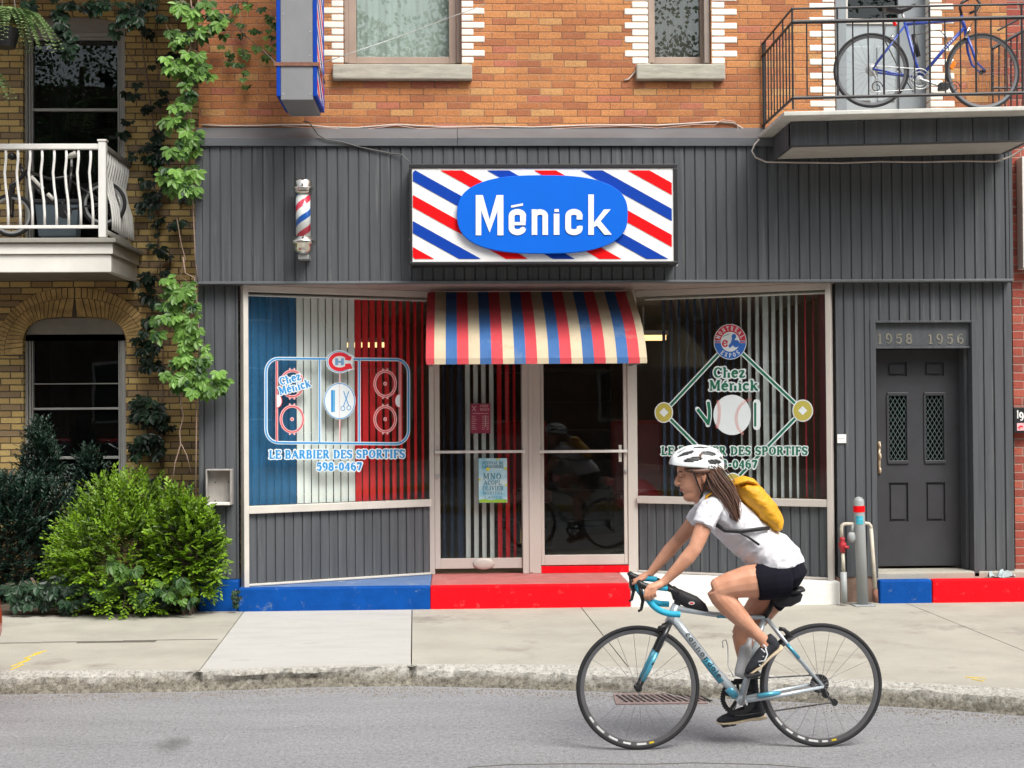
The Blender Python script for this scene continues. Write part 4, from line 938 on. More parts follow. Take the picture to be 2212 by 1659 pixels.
# ================================================================== BARBER POLE
YP = YF - .16; pxm = F / (YP + .03); c0 = W(655, 470, YP); q = lambda y: W(655, y, YP).z
bpole = thing('barber_pole', 'striped barber pole in glass with chrome ends on the grey cladding', 'barber pole', (c0.x, YP, q(556)))
rr = lambda d: d / pxm
b = M(); b.lathe((c0.x, YP, 0), [(rr(12), q(387)), (rr(18), q(389)), (rr(20), q(393)), (rr(19.5), q(403)), (rr(22.5), q(405)), (rr(23.5), q(408)), (rr(20), q(411)), (rr(20.5), q(414)), (rr(19), q(419))][::-1], 28); b.build('chrome_cap', m_chrome, bpole, smooth=True)
b = M(); b.lathe((c0.x, YP, 0), [(rr(5), q(550)), (rr(15), q(547)), (rr(20), q(541)), (rr(21), q(530)), (rr(25), q(528)), (rr(26.5), q(523)), (rr(25), q(519)), (rr(19), q(513)), (rr(18), q(511))], 28); b.build('chrome_base', m_chrome, bpole, smooth=True)
m_, nt, bs = newmat('spiral_stripes'); tc = N(nt, 'ShaderNodeTexCoord'); sp = N(nt, 'ShaderNodeSeparateXYZ'); nt.links.new(tc.outputs['Object'], sp.inputs[0])
an = mth(nt, 'ARCTAN2', mth(nt, 'SUBTRACT', sp.outputs['Y'], YP), mth(nt, 'SUBTRACT', sp.outputs['X'], c0.x))
fr = mth(nt, 'FRACT', mth(nt, 'ADD', mth(nt, 'SUBTRACT', mth(nt, 'DIVIDE', mth(nt, 'SUBTRACT', sp.outputs['Z'], q(487)), rr(65)), mth(nt, 'DIVIDE', an, 2 * math.pi)), 7.64))
nt.links.new(ramp(nt, fr, [(0, (.01, .10, .42)), (.22, (.72, .72, .70)), (.5, (.62, .02, .06)), (.72, (.72, .72, .70))], True), bs.inputs['Base Color']); bs.inputs['Roughness'].default_value = .35
b = M(); b.lathe((c0.x, YP, 0), [(rr(15.5), q(512)), (rr(15.5), q(418))], 28); b.build('striped_cylinder', m_, bpole, smooth=True)
b = M(); b.lathe((c0.x, YP, 0), [(rr(17.6), q(512)), (rr(17.6), q(418))], 28); b.build('glass_tube', glass('tube_glass', (.93, .96, .96), 1.2), bpole, smooth=True)
b = M(); b.box(c0.x - rr(11), c0.x + rr(12), YP - .02, YF - .004, q(560), q(549)); b.box(c0.x - rr(8), c0.x + rr(8), YP + .02, YF - .004, q(405), q(398)); build_each(b, 'wall_bracket', m_steel, bpole, bevel=.004)

# ================================================================== PROJECTING SIGN
YJ0, YJ1 = 11.95, 12.62
jx0, jx1 = W(606, 150, YJ0).x, W(676, 150, YJ0).x; jz0 = W(640, 216, YJ0).z; jz1 = 6.6
pj = thing('projecting_sign', 'tall grey box sign with striped faces jutting from the brick wall', 'sign', ((jx0 + jx1) / 2, YBR, jz0))
b = M(); b.prism([(jx0, YJ0, jz0), (jx0, YJ0, jz1), (jx0, YJ1, jz1), (jx0, YJ1, jz0)], (jx1 - jx0, 0, 0)); b.build('box_body', mat('grey_sign_metal', (.20, .205, .215), .5, .08, 4, fine=.15), pj, bevel=.006)
for sx, xx in ((-1, jx0 - .001), (1, jx1 + .001)):
    wd = .032; b = M(); xo = xx + sx * wd; e = .035
    for (ya, yb_, za, zb_) in ((YJ0 - .004, YJ0 + e, jz0 + .03, jz1), (YJ1 - e, YJ1 + .004, jz0 + .03, jz1), (YJ0 + e, YJ1 - e, jz0 + .03, jz0 + .03 + e)):
        b.box(xx, xo, ya, yb_, za, zb_)
    b.build('face_rim', m_signb, pj, bevel=.004)
    b = M(); b.box(xx, xo - sx * .006, YJ0 + e, YJ1 - e, jz0 + .03 + e, jz1); fc = b.build('sign_face', m_signw, pj)
    b = M(); xo2 = xo - sx * .0045
    for k in range(-2, 24):
        b.mi = k % 2; z0_ = jz0 + k * .14; y0_, y1_ = YJ0 + e + .01, YJ1 - e - .01
        P = [(y0_, z0_ + .30), (y0_, z0_ + .37), (y1_, z0_ + .07), (y1_, z0_)]
        P = clipy(P, lambda y, z: z - (jz0 + .08)); P = clipy(P, lambda y, z: (jz1 - .03) - z) if P else P
        if P and len(P) > 2: b.quad(*[(xo2, y, z) for y, z in P])
    b.build('face_stripes', [m_signb, m_signr], fc)
b = M(); zb2 = W(640, 138, YJ0).z; b.box(jx0 - .05, jx1 + .05, YJ0 - .012, YJ0 - .002, zb2 - .018, zb2 + .012)
b.box(jx0 - .045, jx0 - .037, YJ0 - .002, YJ1, zb2 - .015, zb2 + .01); b.box(jx1 + .037, jx1 + .045, YJ0 - .002, YJ1, zb2 - .015, zb2 + .01); b.build('clamp_band', m_rust, pj)
b = M(); b.box(jx0 + .08, jx1 - .08, YJ1, YBR - .001, jz0 + .4, jz0 + .48); b.box(jx0 + .08, jx1 - .08, YJ1, YBR - .001, jz0 + 1.6, jz0 + 1.68); build_each(b, 'wall_arm', m_rust, pj)
b = M()
for (x, y) in ((612, 203), (670, 203), (612, 30), (670, 68), (670, 120)): b.lathe(W(x, y, YJ0 - .004), [(.006, 0), (.006, .006)], 8, 'Y')
build_each(b, 'screw', m_steel, pj)
def cable(name, label, pts, r, mt, cat='cable'):
    b = M(); b.tube(pts, r, 6); p = Vector(pts[0])
    return tag(b.build(name, mt, smooth=True), label, cat)
cable('guy_wire', 'thin guy wire from the projecting sign across the upper window to the brick', [W(690, 138, YJ0), W(845, 85, YJ0 + .35), W(1049, 9, YBR - .02)], .0035, m_steel, 'wire')
cable('guy_wire', 'short thin guy wire from the projecting sign to the brick on its left', [W(596, 136, YJ0), W(578, 118, 12.5), W(561, 101, YBR - .01)], .0035, m_steel, 'wire')
cable('sign_cable', 'dark cable hanging from the projecting sign down to the shop sign', [W(x, y, Y) for x, y, Y in [(655, 262, 12.6), (668, 264, YBR - .08), (676, 276, YF - .04), (688, 292, YF - .05), (705, 301, YF - .05), (740, 307, YF - .045), (778, 318, YF - .02), (842, 331, YF - .015), (868, 334, YF - .03), (884, 350, YF - .1)]], .006, m_cabled)
wp = [(436, 270), (480, 272), (550, 272), (610, 270), (660, 270), (712, 275), (770, 276), (820, 272), (855, 269), (905, 272), (960, 274), (1060, 273), (1150, 275), (1260, 271), (1350, 270), (1420, 271), (1500, 266), (1545, 263), (1585, 266), (1608, 280), (1618, 294)]
cable('wall_cable', 'pale cable clipped along the brick above the grey flashing', [W(x, y, YBR - .012) for x, y in wp], .0075, m_cable)
cable('wall_cable', 'thin pink cable sagging under the pale cable on the brick', [W(x, y + 4 + 2.5 * math.sin(x * .05), YBR - .026) for x, y in wp[3:-3]] + [W(1560, 259, YBR - .03), W(1585, 262, YBR - .03), W(1594, 272, YBR - .03), W(1590, 296, YBR - .08)], .004, mat('pink_cable', (.5, .32, .27), .6))
cable('wall_cable', 'looped cable dropping under the iron balcony and along its underside', [W(x, y, Y) for x, y, Y in [(1618, 294, YBR - .02), (1640, 302, YF - .06), (1630, 312, YF - .06), (1624, 326, YF - .05), (1632, 340, YF - .05), (1655, 350, YF - .03), (1720, 351, YF - .03), (1820, 352, YF - .03), (1900, 349, YF - .03), (1990, 350, YF - .03), (2080, 348, YF - .03), (2150, 349, YF - .03), (2185, 338, YF - .05), (2212, 320, YF - .2)]], .0075, m_cable)
cable('wall_cable', 'short pale cable running down beside the sill of the narrow upper window', [W(x, y, YBR - .012) for x, y in [(1404, 138), (1390, 140), (1378, 146), (1368, 160), (1358, 171), (1348, 173)]], .007, m_cable)

# ================================================================== SMALL THINGS ON THE FRONT
bx = thing('metal_box', 'open empty grey metal box screwed to the grey pilaster', 'box', W(471, 1092, YL))
p0, p1 = W(444, 1014, YL - .13), W(500, 1091, YL - .13); m_gal = mat('grey_box_metal', (.34, .32, .30), .55, .12, 12, fine=.2, metal=.2); 
b = M(); b.box(p0.x, p1.x, YL - .03, YL - .012, p1.z, p0.z); b.box(p0.x, p0.x + .012, YL - .13, YL - .031, p1.z, p0.z); b.box(p1.x - .012, p1.x, YL - .13, YL - .031, p1.z, p0.z); b.box(p0.x + .0125, p1.x - .0125, YL - .13, YL - .031, p0.z - .012, p0.z); b.build('casing', m_gal, bx, bevel=.003)
b = M(); b.box(p0.x + .0125, p1.x - .0125, YL - .14, YL - .031, p1.z, p1.z + .022); b.build('bottom_lip', m_white, bx, bevel=.003)
b = M(); 
for u, v in ((.3, .38), (.82, .38), (.3, .9), (.82, .9)): b.lathe((p0.x + (p1.x - p0.x) * u, YL - .034, p0.z + (p1.z - p0.z) * v), [(.006, 0), (.006, .004)], 8, 'Y')
build_each(b, 'screw', m_black, bx)
b = bp(M(), 1809, 938, 1828, 957, YL - .016, .006); o = tag(b.build('sticker', m_signw), 'small square white sticker with faint writing beside the right shop window', 'sticker'); 
b = M(); seg2(b, [(1811, 948), (1813, 946.5), (1815, 948), (1818, 946.5), (1821, 948), (1825, 947)], .8, 1, front3(YL - .0175)); b.build('faint_writing', mat('grey_ink', (.35, .35, .35)), o, fix=False)
b = M(); m_num = mat('tarnished_brass_number', (.22, .21, .17), .5, .2, 20, metal=.3)
nY = YL + .038; no = None
dg = M(); text2(dg, '1958', 1895, 741.5, 1972, 20.5, .17, 1, front3(nY), sp=.22); text2(dg, '1956', 2004, 742, 2083, 20.5, .17, 1, front3(nY), sp=.22)
dg.build('house_numbers', m_num, shop, fix=False)

# posters on the left glass door
Yg = YB + .028
ps = thing('price_poster', 'small maroon poster listing opening hours on the left glass door', 'poster', W(1038, 936, Yg))
bp(M(), 1016.5, 872, 1059.5, 936, Yg, .002).build('sheet', mat('maroon_paper', (.24, .02, .055), .6), ps)
b = M(); f = front3(Yg - .001); text2(b, 'CHEZ', 1037, 879.5, 1055, 5, .2, 1, f); text2(b, 'MENICK', 1037, 887, 1057, 5, .2, 1, f)
seg2(b, [(1020, 877), (1028, 888)], 1.6, 1, f); seg2(b, [(1028, 877), (1020, 888)], 1.6, 2, f)
seg2(b, [(1021, 893), (1055, 893)], 1.2, 1, f)
for i in range(8): seg2(b, [(1019, 899 + i * 4), (1019 + 7 + (i * 37 % 5), 899 + i * 4)], 1.2, 1, f); seg2(b, [(1041, 899 + i * 4), (1047, 899 + i * 4)], 1.2, 1, f); seg2(b, [(1050, 899 + i * 4), (1056, 899 + i * 4)], 1.2, 1, f)
seg2(b, [(1048.5, 897), (1048.5, 922)], 2.2, 2, f)
b.build('print', mat('pink_print', (.55, .30, .33), .6), ps, fix=False)
ps = thing('festival_poster', 'pale blue festival poster with dark lettering and green foot on the left glass door', 'poster', W(1064, 1085, Yg))
mm, nt, bs = newmat('poster_paper'); v = coords(nt, (3, 1, 3)); nt.links.new(ramp(nt, noise(nt, v, 3, 3), [(.35, (.22, .52, .66)), (.6, (.50, .68, .72)), (.75, (.62, .74, .72))]), bs.inputs['Base Color'])
bp(M(), 1034, 990, 1095.5, 1086, Yg, .002).build('sheet', mm, ps)
b = M(); f = front3(Yg - .001); b.mi = 0
text2(b, 'FESTIVAL DE', 1042, 1003, 1087, 6, .17, 1, f); text2(b, 'LANAUDIERE', 1041, 1011, 1088, 6, .19, 1, f)
text2(b, 'MNO', 1043, 1035, 1083, 12, .16, 1, f); text2(b, 'ACOPL', 1045, 1047, 1083, 9, .16, 1, f); text2(b, 'OLIVIER', 1042, 1059, 1088, 9, .16, 1, f); text2(b, 'HORITAL', 1043, 1068, 1087, 6, .16, 1, f); text2(b, 'LANCE', 1046, 1077, 1085, 5, .16, 1, f)
b.mi = 1; poly2(b, [(1035, 1080), (1045, 1078), (1060, 1080.5), (1075, 1078.5), (1095, 1079), (1095, 1085.5), (1035, 1085.5)], 1, f)
b.mi = 2
for (x, y, r) in ((1054, 1013.5, 4), (1092, 1012, 3), (1036, 1036, 2.5), (1093, 1048, 2.5), (1075, 992, 2.5)): poly2(b, ell(x, y, r, r, 10), 1.5, f)
b.build('print', [mat('teal_ink', (.03, .17, .25), .6), mat('lime_print', (.28, .50, .04), .6), mat('yellow_print', (.65, .65, .05), .6)], ps, fix=False)

# ================================================================== WINDOW DECALS
def plane3(A, B_, off=.006, step=.0015): return lambda x, y, l: onp(x, y, A, B_, off + l * step)
m_dw = mat('white_vinyl', (.70, .76, .78), .5, .02); m_db = mat('blue_vinyl', (.02, .26, .60), .5, .02); m_dr = mat('red_vinyl_print', (.55, .03, .05), .5, .02)
m_dpink = mat('pink_vinyl', (.72, .42, .42), .5, .02); m_dg = mat('green_vinyl', (.006, .14, .075), .5, .02); m_gold = mat('gold_vinyl', (.46, .40, .075), .5, .02); m_red2 = mat('logo_red_vinyl', (.72, .012, .03), .5, .02)
m_navy = mat('logo_blue_vinyl', (.02, .12, .45), .5, .02)
f = plane3(A_l, B_l); z7 = lambda x, y: (443.4 + .3055 * x, 570 + .3055 * y)
dc = thing('window_decal', 'ice rink decal with comb and scissors on the blue, white and red left window', 'decal', onp(733, 1018, A_l, B_l, .005), 'window decals')
def rrect(x0, y0, x1, y1, rx, ry, dy=0):
    P = []
    for (cx, cy, a) in ((x1 - rx, y0 + ry, -90), (x1 - rx, y1 - ry, 0), (x0 + rx, y1 - ry, 90), (x0 + rx, y0 + ry, 180)):
        P += [(cx + rx * math.cos(R(a + q * 15)), cy + ry * math.sin(R(a + q * 15)) + dy * (cx - x0) / (x1 - x0)) for q in range(7)]
    return P + P[:1]
b = M(); rk = rrect(574.5, 774, 882.5, 956, 27, 29, 3)
b.mi = 0; seg2(b, rk, 7, 0, f, 2); b.mi = 1; seg2(b, rk, 3.4, 2, f, 2)
for x in (690.5, 776): b.mi = 0; seg2(b, [(x, 777), (x, 955)], 6, 0, f); b.mi = 1; seg2(b, [(x, 777), (x, 955)], 2.6, 2, f)
for x in (598, 864): b.mi = 2; seg2(b, [(x, 780), (x, 955)], 5.5, 0, f); b.mi = 3; seg2(b, [(x, 780), (x, 955)], 2.2, 2, f)
b.mi = 2; seg2(b, [(734, 805), (734, 955)], 3, .5, f)
for (cx, cy, rx, ry) in ((631, 829, 24, 28), (631, 905.5, 24, 28), (832, 829, 22.5, 27), (832, 905.5, 22.5, 27)):
    for sx in (-5, 5):
        for sy in (-1, 1): b.mi = 2; seg2(b, [(cx + sx, cy + sy * (ry - 1)), (cx + sx, cy + sy * (ry + 6))], 3.4, 0, f)
    b.mi = 2; ringp(b, cx, cy, rx, ry, 6, .4, f); b.mi = 3; ringp(b, cx, cy, rx, ry, 2, 2, f)
    if (cx, cy) != (631, 829): b.mi = 2; poly2(b, ell(cx, cy, 4, 4.4, 14), .4, f); b.mi = 3; poly2(b, ell(cx, cy, 1.8, 2, 10), 2, f)
for (cx, a0, a1) in ((598, -90, 90), (864, 90, 270)):
    P = [(cx, 866)] + [(cx + 11 * math.cos(R(a)), 866 + 15 * math.sin(R(a))) for a in range(a0, a1 + 1, 15)]
    b.mi = 0; poly2(b, P, 2.6, f); b.mi = 3; seg2(b, P[1:], 1.8, 3, f)
b.mi = 0; poly2(b, ell(733.6, 866.3, 34.5, 40), 1.2, f); b.mi = 1; ringp(b, 733.6, 866.3, 32.5, 38, 1.6, 2.4, f)
b.mi = 1; poly2(b, [z7(890, 893), z7(905, 893), z7(905, 1047), z7(890, 1047)], 2.4, f); b.mi = 4; poly2(b, [z7(906, 893), z7(918, 893), z7(918, 1047), z7(906, 1047)], 2.4, f)
b.mi = 1; seg2(b, [z7(978, 900), z7(1015, 1005)], 1.8, 2.4, f); seg2(b, [z7(1016, 900), z7(978, 1005)], 1.8, 3, f); ringp(b, *z7(973, 1022), 4.3, 4.8, 1.4, 2.4, f, 16); ringp(b, *z7(1016, 1018), 4.3, 4.8, 1.4, 2.4, f, 16)
b.mi = 2; seg2(b, [z7(950, 850), z7(950, 1090)], .9, 3.4, f)
b.build('rink', [m_dw, m_db, m_dpink, m_dr, mat('light_blue_vinyl', (.12, .42, .68), .5)], dc, fix=False)
# club crest: red C round an H, white and blue outlines
b = M(); lc = z7(955, 692)
b.mi = 0; poly2(b, ell(lc[0] - 2, lc[1], 29, 25, 30), 3.6, f); poly2(b, [(752, 762), (766, 770), (763, 778), (757, 784), (766, 797), (752, 802), (740, 790), (740, 772)], 3.9, f)
b.mi = 1; ringp(b, lc[0] - 2, lc[1], 26.4, 22.4, 1.2, 4.5, f, 28, 40, 320)
b.mi = 2; ringp(b, lc[0] - 1, lc[1], 20.5, 16.5, 8, 5, f, 26, 42, 318); poly2(b, [(748, 766), (760, 771), (757, 779), (745, 777)], 5.5, f); poly2(b, [(745, 786), (757, 785), (762, 796), (748, 798)], 5.5, f)
b.mi = 3
for (x0, x1) in ((724, 730.5), (736.5, 743)): poly2(b, [(x0, 774), (x1, 774), (x1, 789), (x0, 789)], 4.9, f)
poly2(b, [(729, 779.5), (738, 779.5), (738, 783.5), (729, 783.5)], 5.2, f)
b.build('crest', [m_dw, m_db, m_red2, mat('pale_blue_vinyl', (.16, .34, .58), .5)], dc, fix=False)
def lettered(items, mats, name, parent, f, l0=0):
    b = M()
    for (s, x0, y0, x1, y1, h, th, ex, sp) in items:
        b.mi = 0; text2(b, s, x0, y0, x1, h, th, l0, f, ex, y1b=y1, sp=sp)
        b.mi = 1; text2(b, s, x0, y0, x1, h, th, l0 + 1.0, f, 0, y1b=y1, sp=sp)
    b.build(name, mats, parent, fix=False)
lettered([('LE BARBIER DES SPORTIFS', 581, 990, 875, 988.5, 16.5, .26, 2.0, .04), ('598-0467', 683.5, 1016, 782, 1016, 16.5, .26, 2.0, .04), ('Chez', 606, 832, 651, 819, 15.5, .24, 2.0, .0), ('Ménick', 604, 853, 673, 834, 15.5, .24, 2.0, .0)], [m_dw, m_db], 'lettering', dc, f, 6)

f = plane3(A_r, B_r)
dc = thing('window_decal', 'green baseball diamond decal with ball and round crest on the right window', 'decal', onp(1582, 1040, A_r, B_r, .005), 'window decals')
top, lf, rg, bt = (1577, 738), (1434, 891), (1734, 887), (1583, 1042)
b = M()
for (p, q_) in ((top, lf), (top, rg), (lf, bt), (rg, bt)): b.mi = 0; seg2(b, [p, q_], 10, 0, f); 
for (p, q_) in ((top, lf), (top, rg), (lf, bt), (rg, bt)): b.mi = 1; seg2(b, [p, q_], 5.2, 1, f)
for (c, rx, ry) in ((lf, 20, 22.5), (rg, 22.5, 24), (bt, 20, 21)):
    b.mi = 0; poly2(b, ell(*c, rx, ry), 2, f); b.mi = 2; poly2(b, ell(*c, rx - 2.4, ry - 2.4), 3, f); b.mi = 0; poly2(b, [(c[0], c[1] - 10), (c[0] + 10, c[1]), (c[0], c[1] + 10), (c[0] - 10, c[1])], 4, f)
b.mi = 0; bc_ = (1581.5, 896.3); poly2(b, ell(*bc_, 40.5, 43.5, 44), 2, f); b.mi = 3
def seam(cx, cy, rx, ry, a0, a1, n):
    pr = None
    for i in range(n):
        a = R(a0 + (a1 - a0) * i / (n - 1)); P = (cx + rx * math.cos(a), cy + ry * math.sin(a)); d = (math.cos(a), math.sin(a))
        seg2(b, [(P[0] - d[0] * 3.4, P[1] - 2 - d[1] * 2), (P[0], P[1] + 1.2), (P[0] + d[0] * 3.4, P[1] - 2 + d[1] * 2)], 1.1, 3, f)
seam(1528, 893, 26, 50, -32, 38, 17); seam(1628, 905, 38, 42, 128, 262, 24)
b.build('diamond', [m_dw, m_dg, m_gold, mat('coral_vinyl', (.72, .22, .20), .5)], dc, fix=False)
b = M(); z6 = lambda x, y: (1393.5 + .1909 * x, 671.4 + .1909 * y)
def bar(P, w, ex=2.0):
    Q = [z6(*p) for p in P]
    b.mi = 0; seg2(b, Q, w + 2 * ex, 2, f, 2); b.mi = 1; seg2(b, Q, w, 3, f, 1)
bar([(592, 1112), (712, 1270)], 6.5); bar([(715, 1030), (728, 1120), (728, 1200), (712, 1290)], 6.5); b.build('letter_v', [m_dw, m_dg], dc, fix=False); b = M()
b.mi = 0; seg2(b, [z6(1263, 1040), z6(1263, 1310)], 16, 2, f, 2); b.mi = 1; seg2(b, [z6(1246, 1040), z6(1246, 1308)], 4.5, 3, f)
b.build('letter_i', [m_dw, m_dg], dc, fix=False)
lettered([('Chez', 1541, 814.5, 1610, 814.5, 20, .25, 2.6, .0), ('Ménick', 1531, 842.5, 1639, 842.5, 20, .25, 2.6, .0), ('LE BARBIER DES SPORTIFS', 1428, 982, 1745, 982, 16.5, .26, 2.0, .04), ('598-0467', 1531, 1011, 1636, 1011, 16.5, .26, 2.0, .04)], [m_dw, m_dg], 'lettering', dc, f, 5)
b = M(); cx, cy = 1577.3, 738.2
b.mi = 0; poly2(b, ell(cx, cy, 35.5, 38.5, 40), 5, f)
up_ = ell(cx, cy, 34, 37, 48); b.mi = 1; poly2(b, clipy(up_, lambda x, y: cy - 3 - y), 6, f); b.mi = 2; poly2(b, clipy(up_, lambda x, y: y - cy - 3), 6, f)
b.mi = 2; poly2(b, [(cx - 34, cy - 2.2), (cx + 34, cy - 2.2), (cx + 34, cy - .4), (cx - 34, cy - .4)], 6, f); b.mi = 1; poly2(b, [(cx - 34, cy + .5), (cx + 34, cy + .5), (cx + 34, cy + 2.2), (cx - 34, cy + 2.2)], 6, f)
b.mi = 0; poly2(b, ell(cx, cy, 20.5, 21.5), 7, f)
b.mi = 2; seg2(b, [z6(1010, 280), z6(985, 370), z6(960, 400)], 6.5, 8, f, 2); poly2(b, ell(*z6(1030, 372), 7.5, 8, 16), 8.6, f); poly2(b, ell(*z6(1005, 290), 5, 5.5, 12), 8.7, f)
b.mi = 1; ringp(b, *z6(905, 370), 5.2, 6.2, 3.4, 8, f, 16, 20, 340); seg2(b, [z6(885, 372), z6(930, 362)], 2.2, 9, f)
b.mi = 3; seg2(b, [z6(880, 290), z6(930, 270), z6(950, 262)], 1.2, 8, f)
def arctext(s, a0, a1, rx, ry, h, inward):
    n = len(s)
    for i, ch in enumerate(s):
        a = R(a0 + (a1 - a0) * i / (n - 1)); px_, py_ = cx + rx * math.cos(a), cy + ry * math.sin(a)
        dn = (math.cos(a), math.sin(a)); upv = (dn[0], dn[1]) if not inward else (-dn[0], -dn[1]); ri = (-upv[1], upv[0])
        w_, stt = GL[ch]
        for (ff, P) in stt:
            Q = [(px_ + ri[0] * (u - w_ / 2) * h * .85 + upv[0] * v * h, py_ + ri[1] * (u - w_ / 2) * h * .85 + upv[1] * v * h) for u, v in P]
            seg2(b, Q, 1.5 if ff == T else 1.1, 8, f)
b.mi = 0; arctext('MONTRÉAL', -160, -22, 23.5, 25, 8.5, False)
b.mi = 0; arctext('EXPOS', 128, 52, 31.5, 33.5, 8.5, True)
b.build('crest', [m_dw, mat('crest_red', (.55, .02, .05), .5), m_navy, m_dg], dc, fix=False)

# ================================================================== VERTICAL BLINDS
m_sb = mat('blue_blind', (.002, .095, .22), .7, .12, 5); m_sw = mat('white_blind', (.74, .77, .73), .7, .04, 5); m_sr = mat('red_blind', (.60, .003, .008), .7, .06, 5)
m_sn = mat('navy_blind', (.006, .022, .055), .7, .06, 5)
def slats(root, fpos, items, z0, z1, mats, tdir):
    for (x, wpx, c) in items:
        P = fpos(x); w_ = wpx / 240.0; d = Vector(tdir).normalized()
        n_ = Vector((-d.y, d.x, 0)); b = M(); k = 4; pr = []
        for i in range(k + 1):
            u = (i / k - .5); q = P + d * (u * w_) + n_ * (.006 * (1 - 4 * u * u)); pr.append(q)
        pr2 = [q + n_ * .0015 for q in reversed(pr)]
        b.prism([(q.x, q.y, z0) for q in pr + pr2], (0, 0, z1 - z0)); b.build('slat', mats[c], root)
lA, lt, ln, lL = LW[0], LW[2], LW[3], LW[4]
vb = thing('vertical_blind', 'vertical blind in blue, white and red inside the left shop window', 'blind', (lA + lt * (lL / 2)).to_tuple()[:2] + (LW[6],), 'vertical blinds')
A2, B2 = A_l, B_l
def posl(x): p = onp(x, 860, A2, B2, -.10); return Vector((p.x, p.y, 0))
it = [(536 + i * 16.0, 15.0, 0) for i in range(7)] + [(648 + i * 15.9, 14.0, 1) for i in range(8)] + [(774 + i * 15.4, 13.8 - i * .9, 2) for i in range(10)]
slats(vb, posl, [(x, w_, c) for x, w_, c in it], LW[5] - .0, LW[6] - .03, [m_sb, m_sw, m_sr], (1, .32, 0))
b = M(); e0, e1 = posl(530), posl(922); b.tube([(e0.x, e0.y, LW[6] - .02), (e1.x, e1.y, LW[6] - .02)], .012, 6); b.build('head_rail', m_white, vb)
vb = thing('vertical_blind', 'half-open vertical blind in navy, white and red inside the right shop window', 'blind', tuple((RW[0] + RW[2] * (RW[4] / 2)))[:2] + (RW[6],), 'vertical blinds')
def posr(x): p = onp(x, 860, A_r, B_r, -.10); return Vector((p.x, p.y, 0))
it = [(1435, 7, 0), (1451, 7, 0), (1468, 6, 0), (1486, 7, 0), (1502, 6, 0), (1519, 6, 0), (1535, 6, 0), (1552, 6, 0), (1569, 6, 0), (1585, 5, 0), (1602, 4, 1), (1620, 7, 1), (1637, 8, 1), (1655, 12, 1), (1672, 8, 1), (1689, 6.5, 1), (1706, 6, 1), (1722, 5, 1), (1741, 3.4, 2), (1758, 2.5, 2), (1777, 13, 3)]
slats(vb, posr, it, RW[5], RW[6] - .03, [m_sn, mat('dimmed_white_blind', (.40, .42, .41), .7), mat('dimmed_red_blind', (.28, .006, .02), .7), mat('maroon_blind', (.10, .008, .014), .7)], (1, -.25, 0))  # white and red slats darkened: their dimmer light is put into the colour
b = M(); e0, e1 = posr(1395), posr(1790); b.tube([(e0.x, e0.y, RW[6] - .02), (e1.x, e1.y, RW[6] - .02)], .012, 6); b.build('head_rail', m_white, vb)
vb = thing('vertical_blind', 'narrow vertical blind in navy, white and red behind the left glass door', 'blind', (E(1038), YB + .14, zs - .25), 'vertical blinds')
def posd(x): return Vector((xf(x, 950, YB + .14), YB + .14, 0))
it = [(960, 7, 0), (976, 8, 0), (994, 13, 0), (1010.5, 10.5, 1), (1028, 10, 1), (1045, 9.5, 1), (1062, 9.5, 1), (1079, 10, 2), (1096, 9.5, 2), (1111, 6, 2)]
slats(vb, posd, it, ZS + .12, zs - .3, [m_sn, m_sw, m_sr], (1, 0, 0))
b = M(); b.tube([(E(945), YB + .14, zs - .29), (E(1126), YB + .14, zs - .29)], .012, 6); b.build('head_rail', m_white, vb)
# ================================================================== LEFT HOUSE (yellow brick)
YH = 14.60
H = lambda x, y, Y=YH: W(x, y, Y)
hx = lambda x: H(x, 600).x; hz = lambda y: H(150, y).z
house = thing('brick_house', 'yellow brick house set back on the left with white balcony and tall dark windows', 'house', (hx(0), YH, ZP))
m_frame = mat('pale_grey_window_frame', (.36, .36, .34), .5, .08, 5); m_lintel = mat('grey_stucco_panel', (.30, .29, .26), .9, .1, 8, bmp=.3)
x0, x1 = hx(50), hx(271); xL, xR = -9.0, bx0 + .5
def arch_piece(b, xa, xb, pts, ztop):              # wall above an arched opening: pts (x, z) along the arch, left to right
    for (p, q_) in zip(pts, pts[1:]): b.prism([(p[0], YH, p[1]), (q_[0], YH, q_[1]), (q_[0], YH, ztop), (p[0], YH, ztop)], (0, .25, 0))
b = M(); b.box(xL, x0, YH, YH + .25, 0, 8); b.box(x1, xR, YH, YH + .25, 0, 8)
b.box(x0, x1, YH, YH + .25, 0, hz(1045))
lowarch = [(hx(50), hz(735)), (hx(53), hz(718)), (hx(60), hz(705)), (hx(72), hz(694)), (hx(90), hz(688)), (hx(130), hz(685.5)), (hx(170), hz(685)), (hx(215), hz(687)), (hx(240), hz(691)), (hx(256), hz(700)), (hx(266), hz(712)), (hx(271), hz(735))]
arch_piece(b, x0, x1, lowarch, hz(560)); b.box(x0, x1, YH, YH + .25, hz(560), hz(545))
uparch = [(hx(48), hz(52)), (hx(70), hz(44)), (hx(110), hz(36)), (hx(160), hz(33)), (hx(205), hz(35)), (hx(245), hz(42)), (hx(271), hz(52))]
arch_piece(b, x0, x1, uparch, 8.0)
b.build('brick_wall', m_yellow, house)
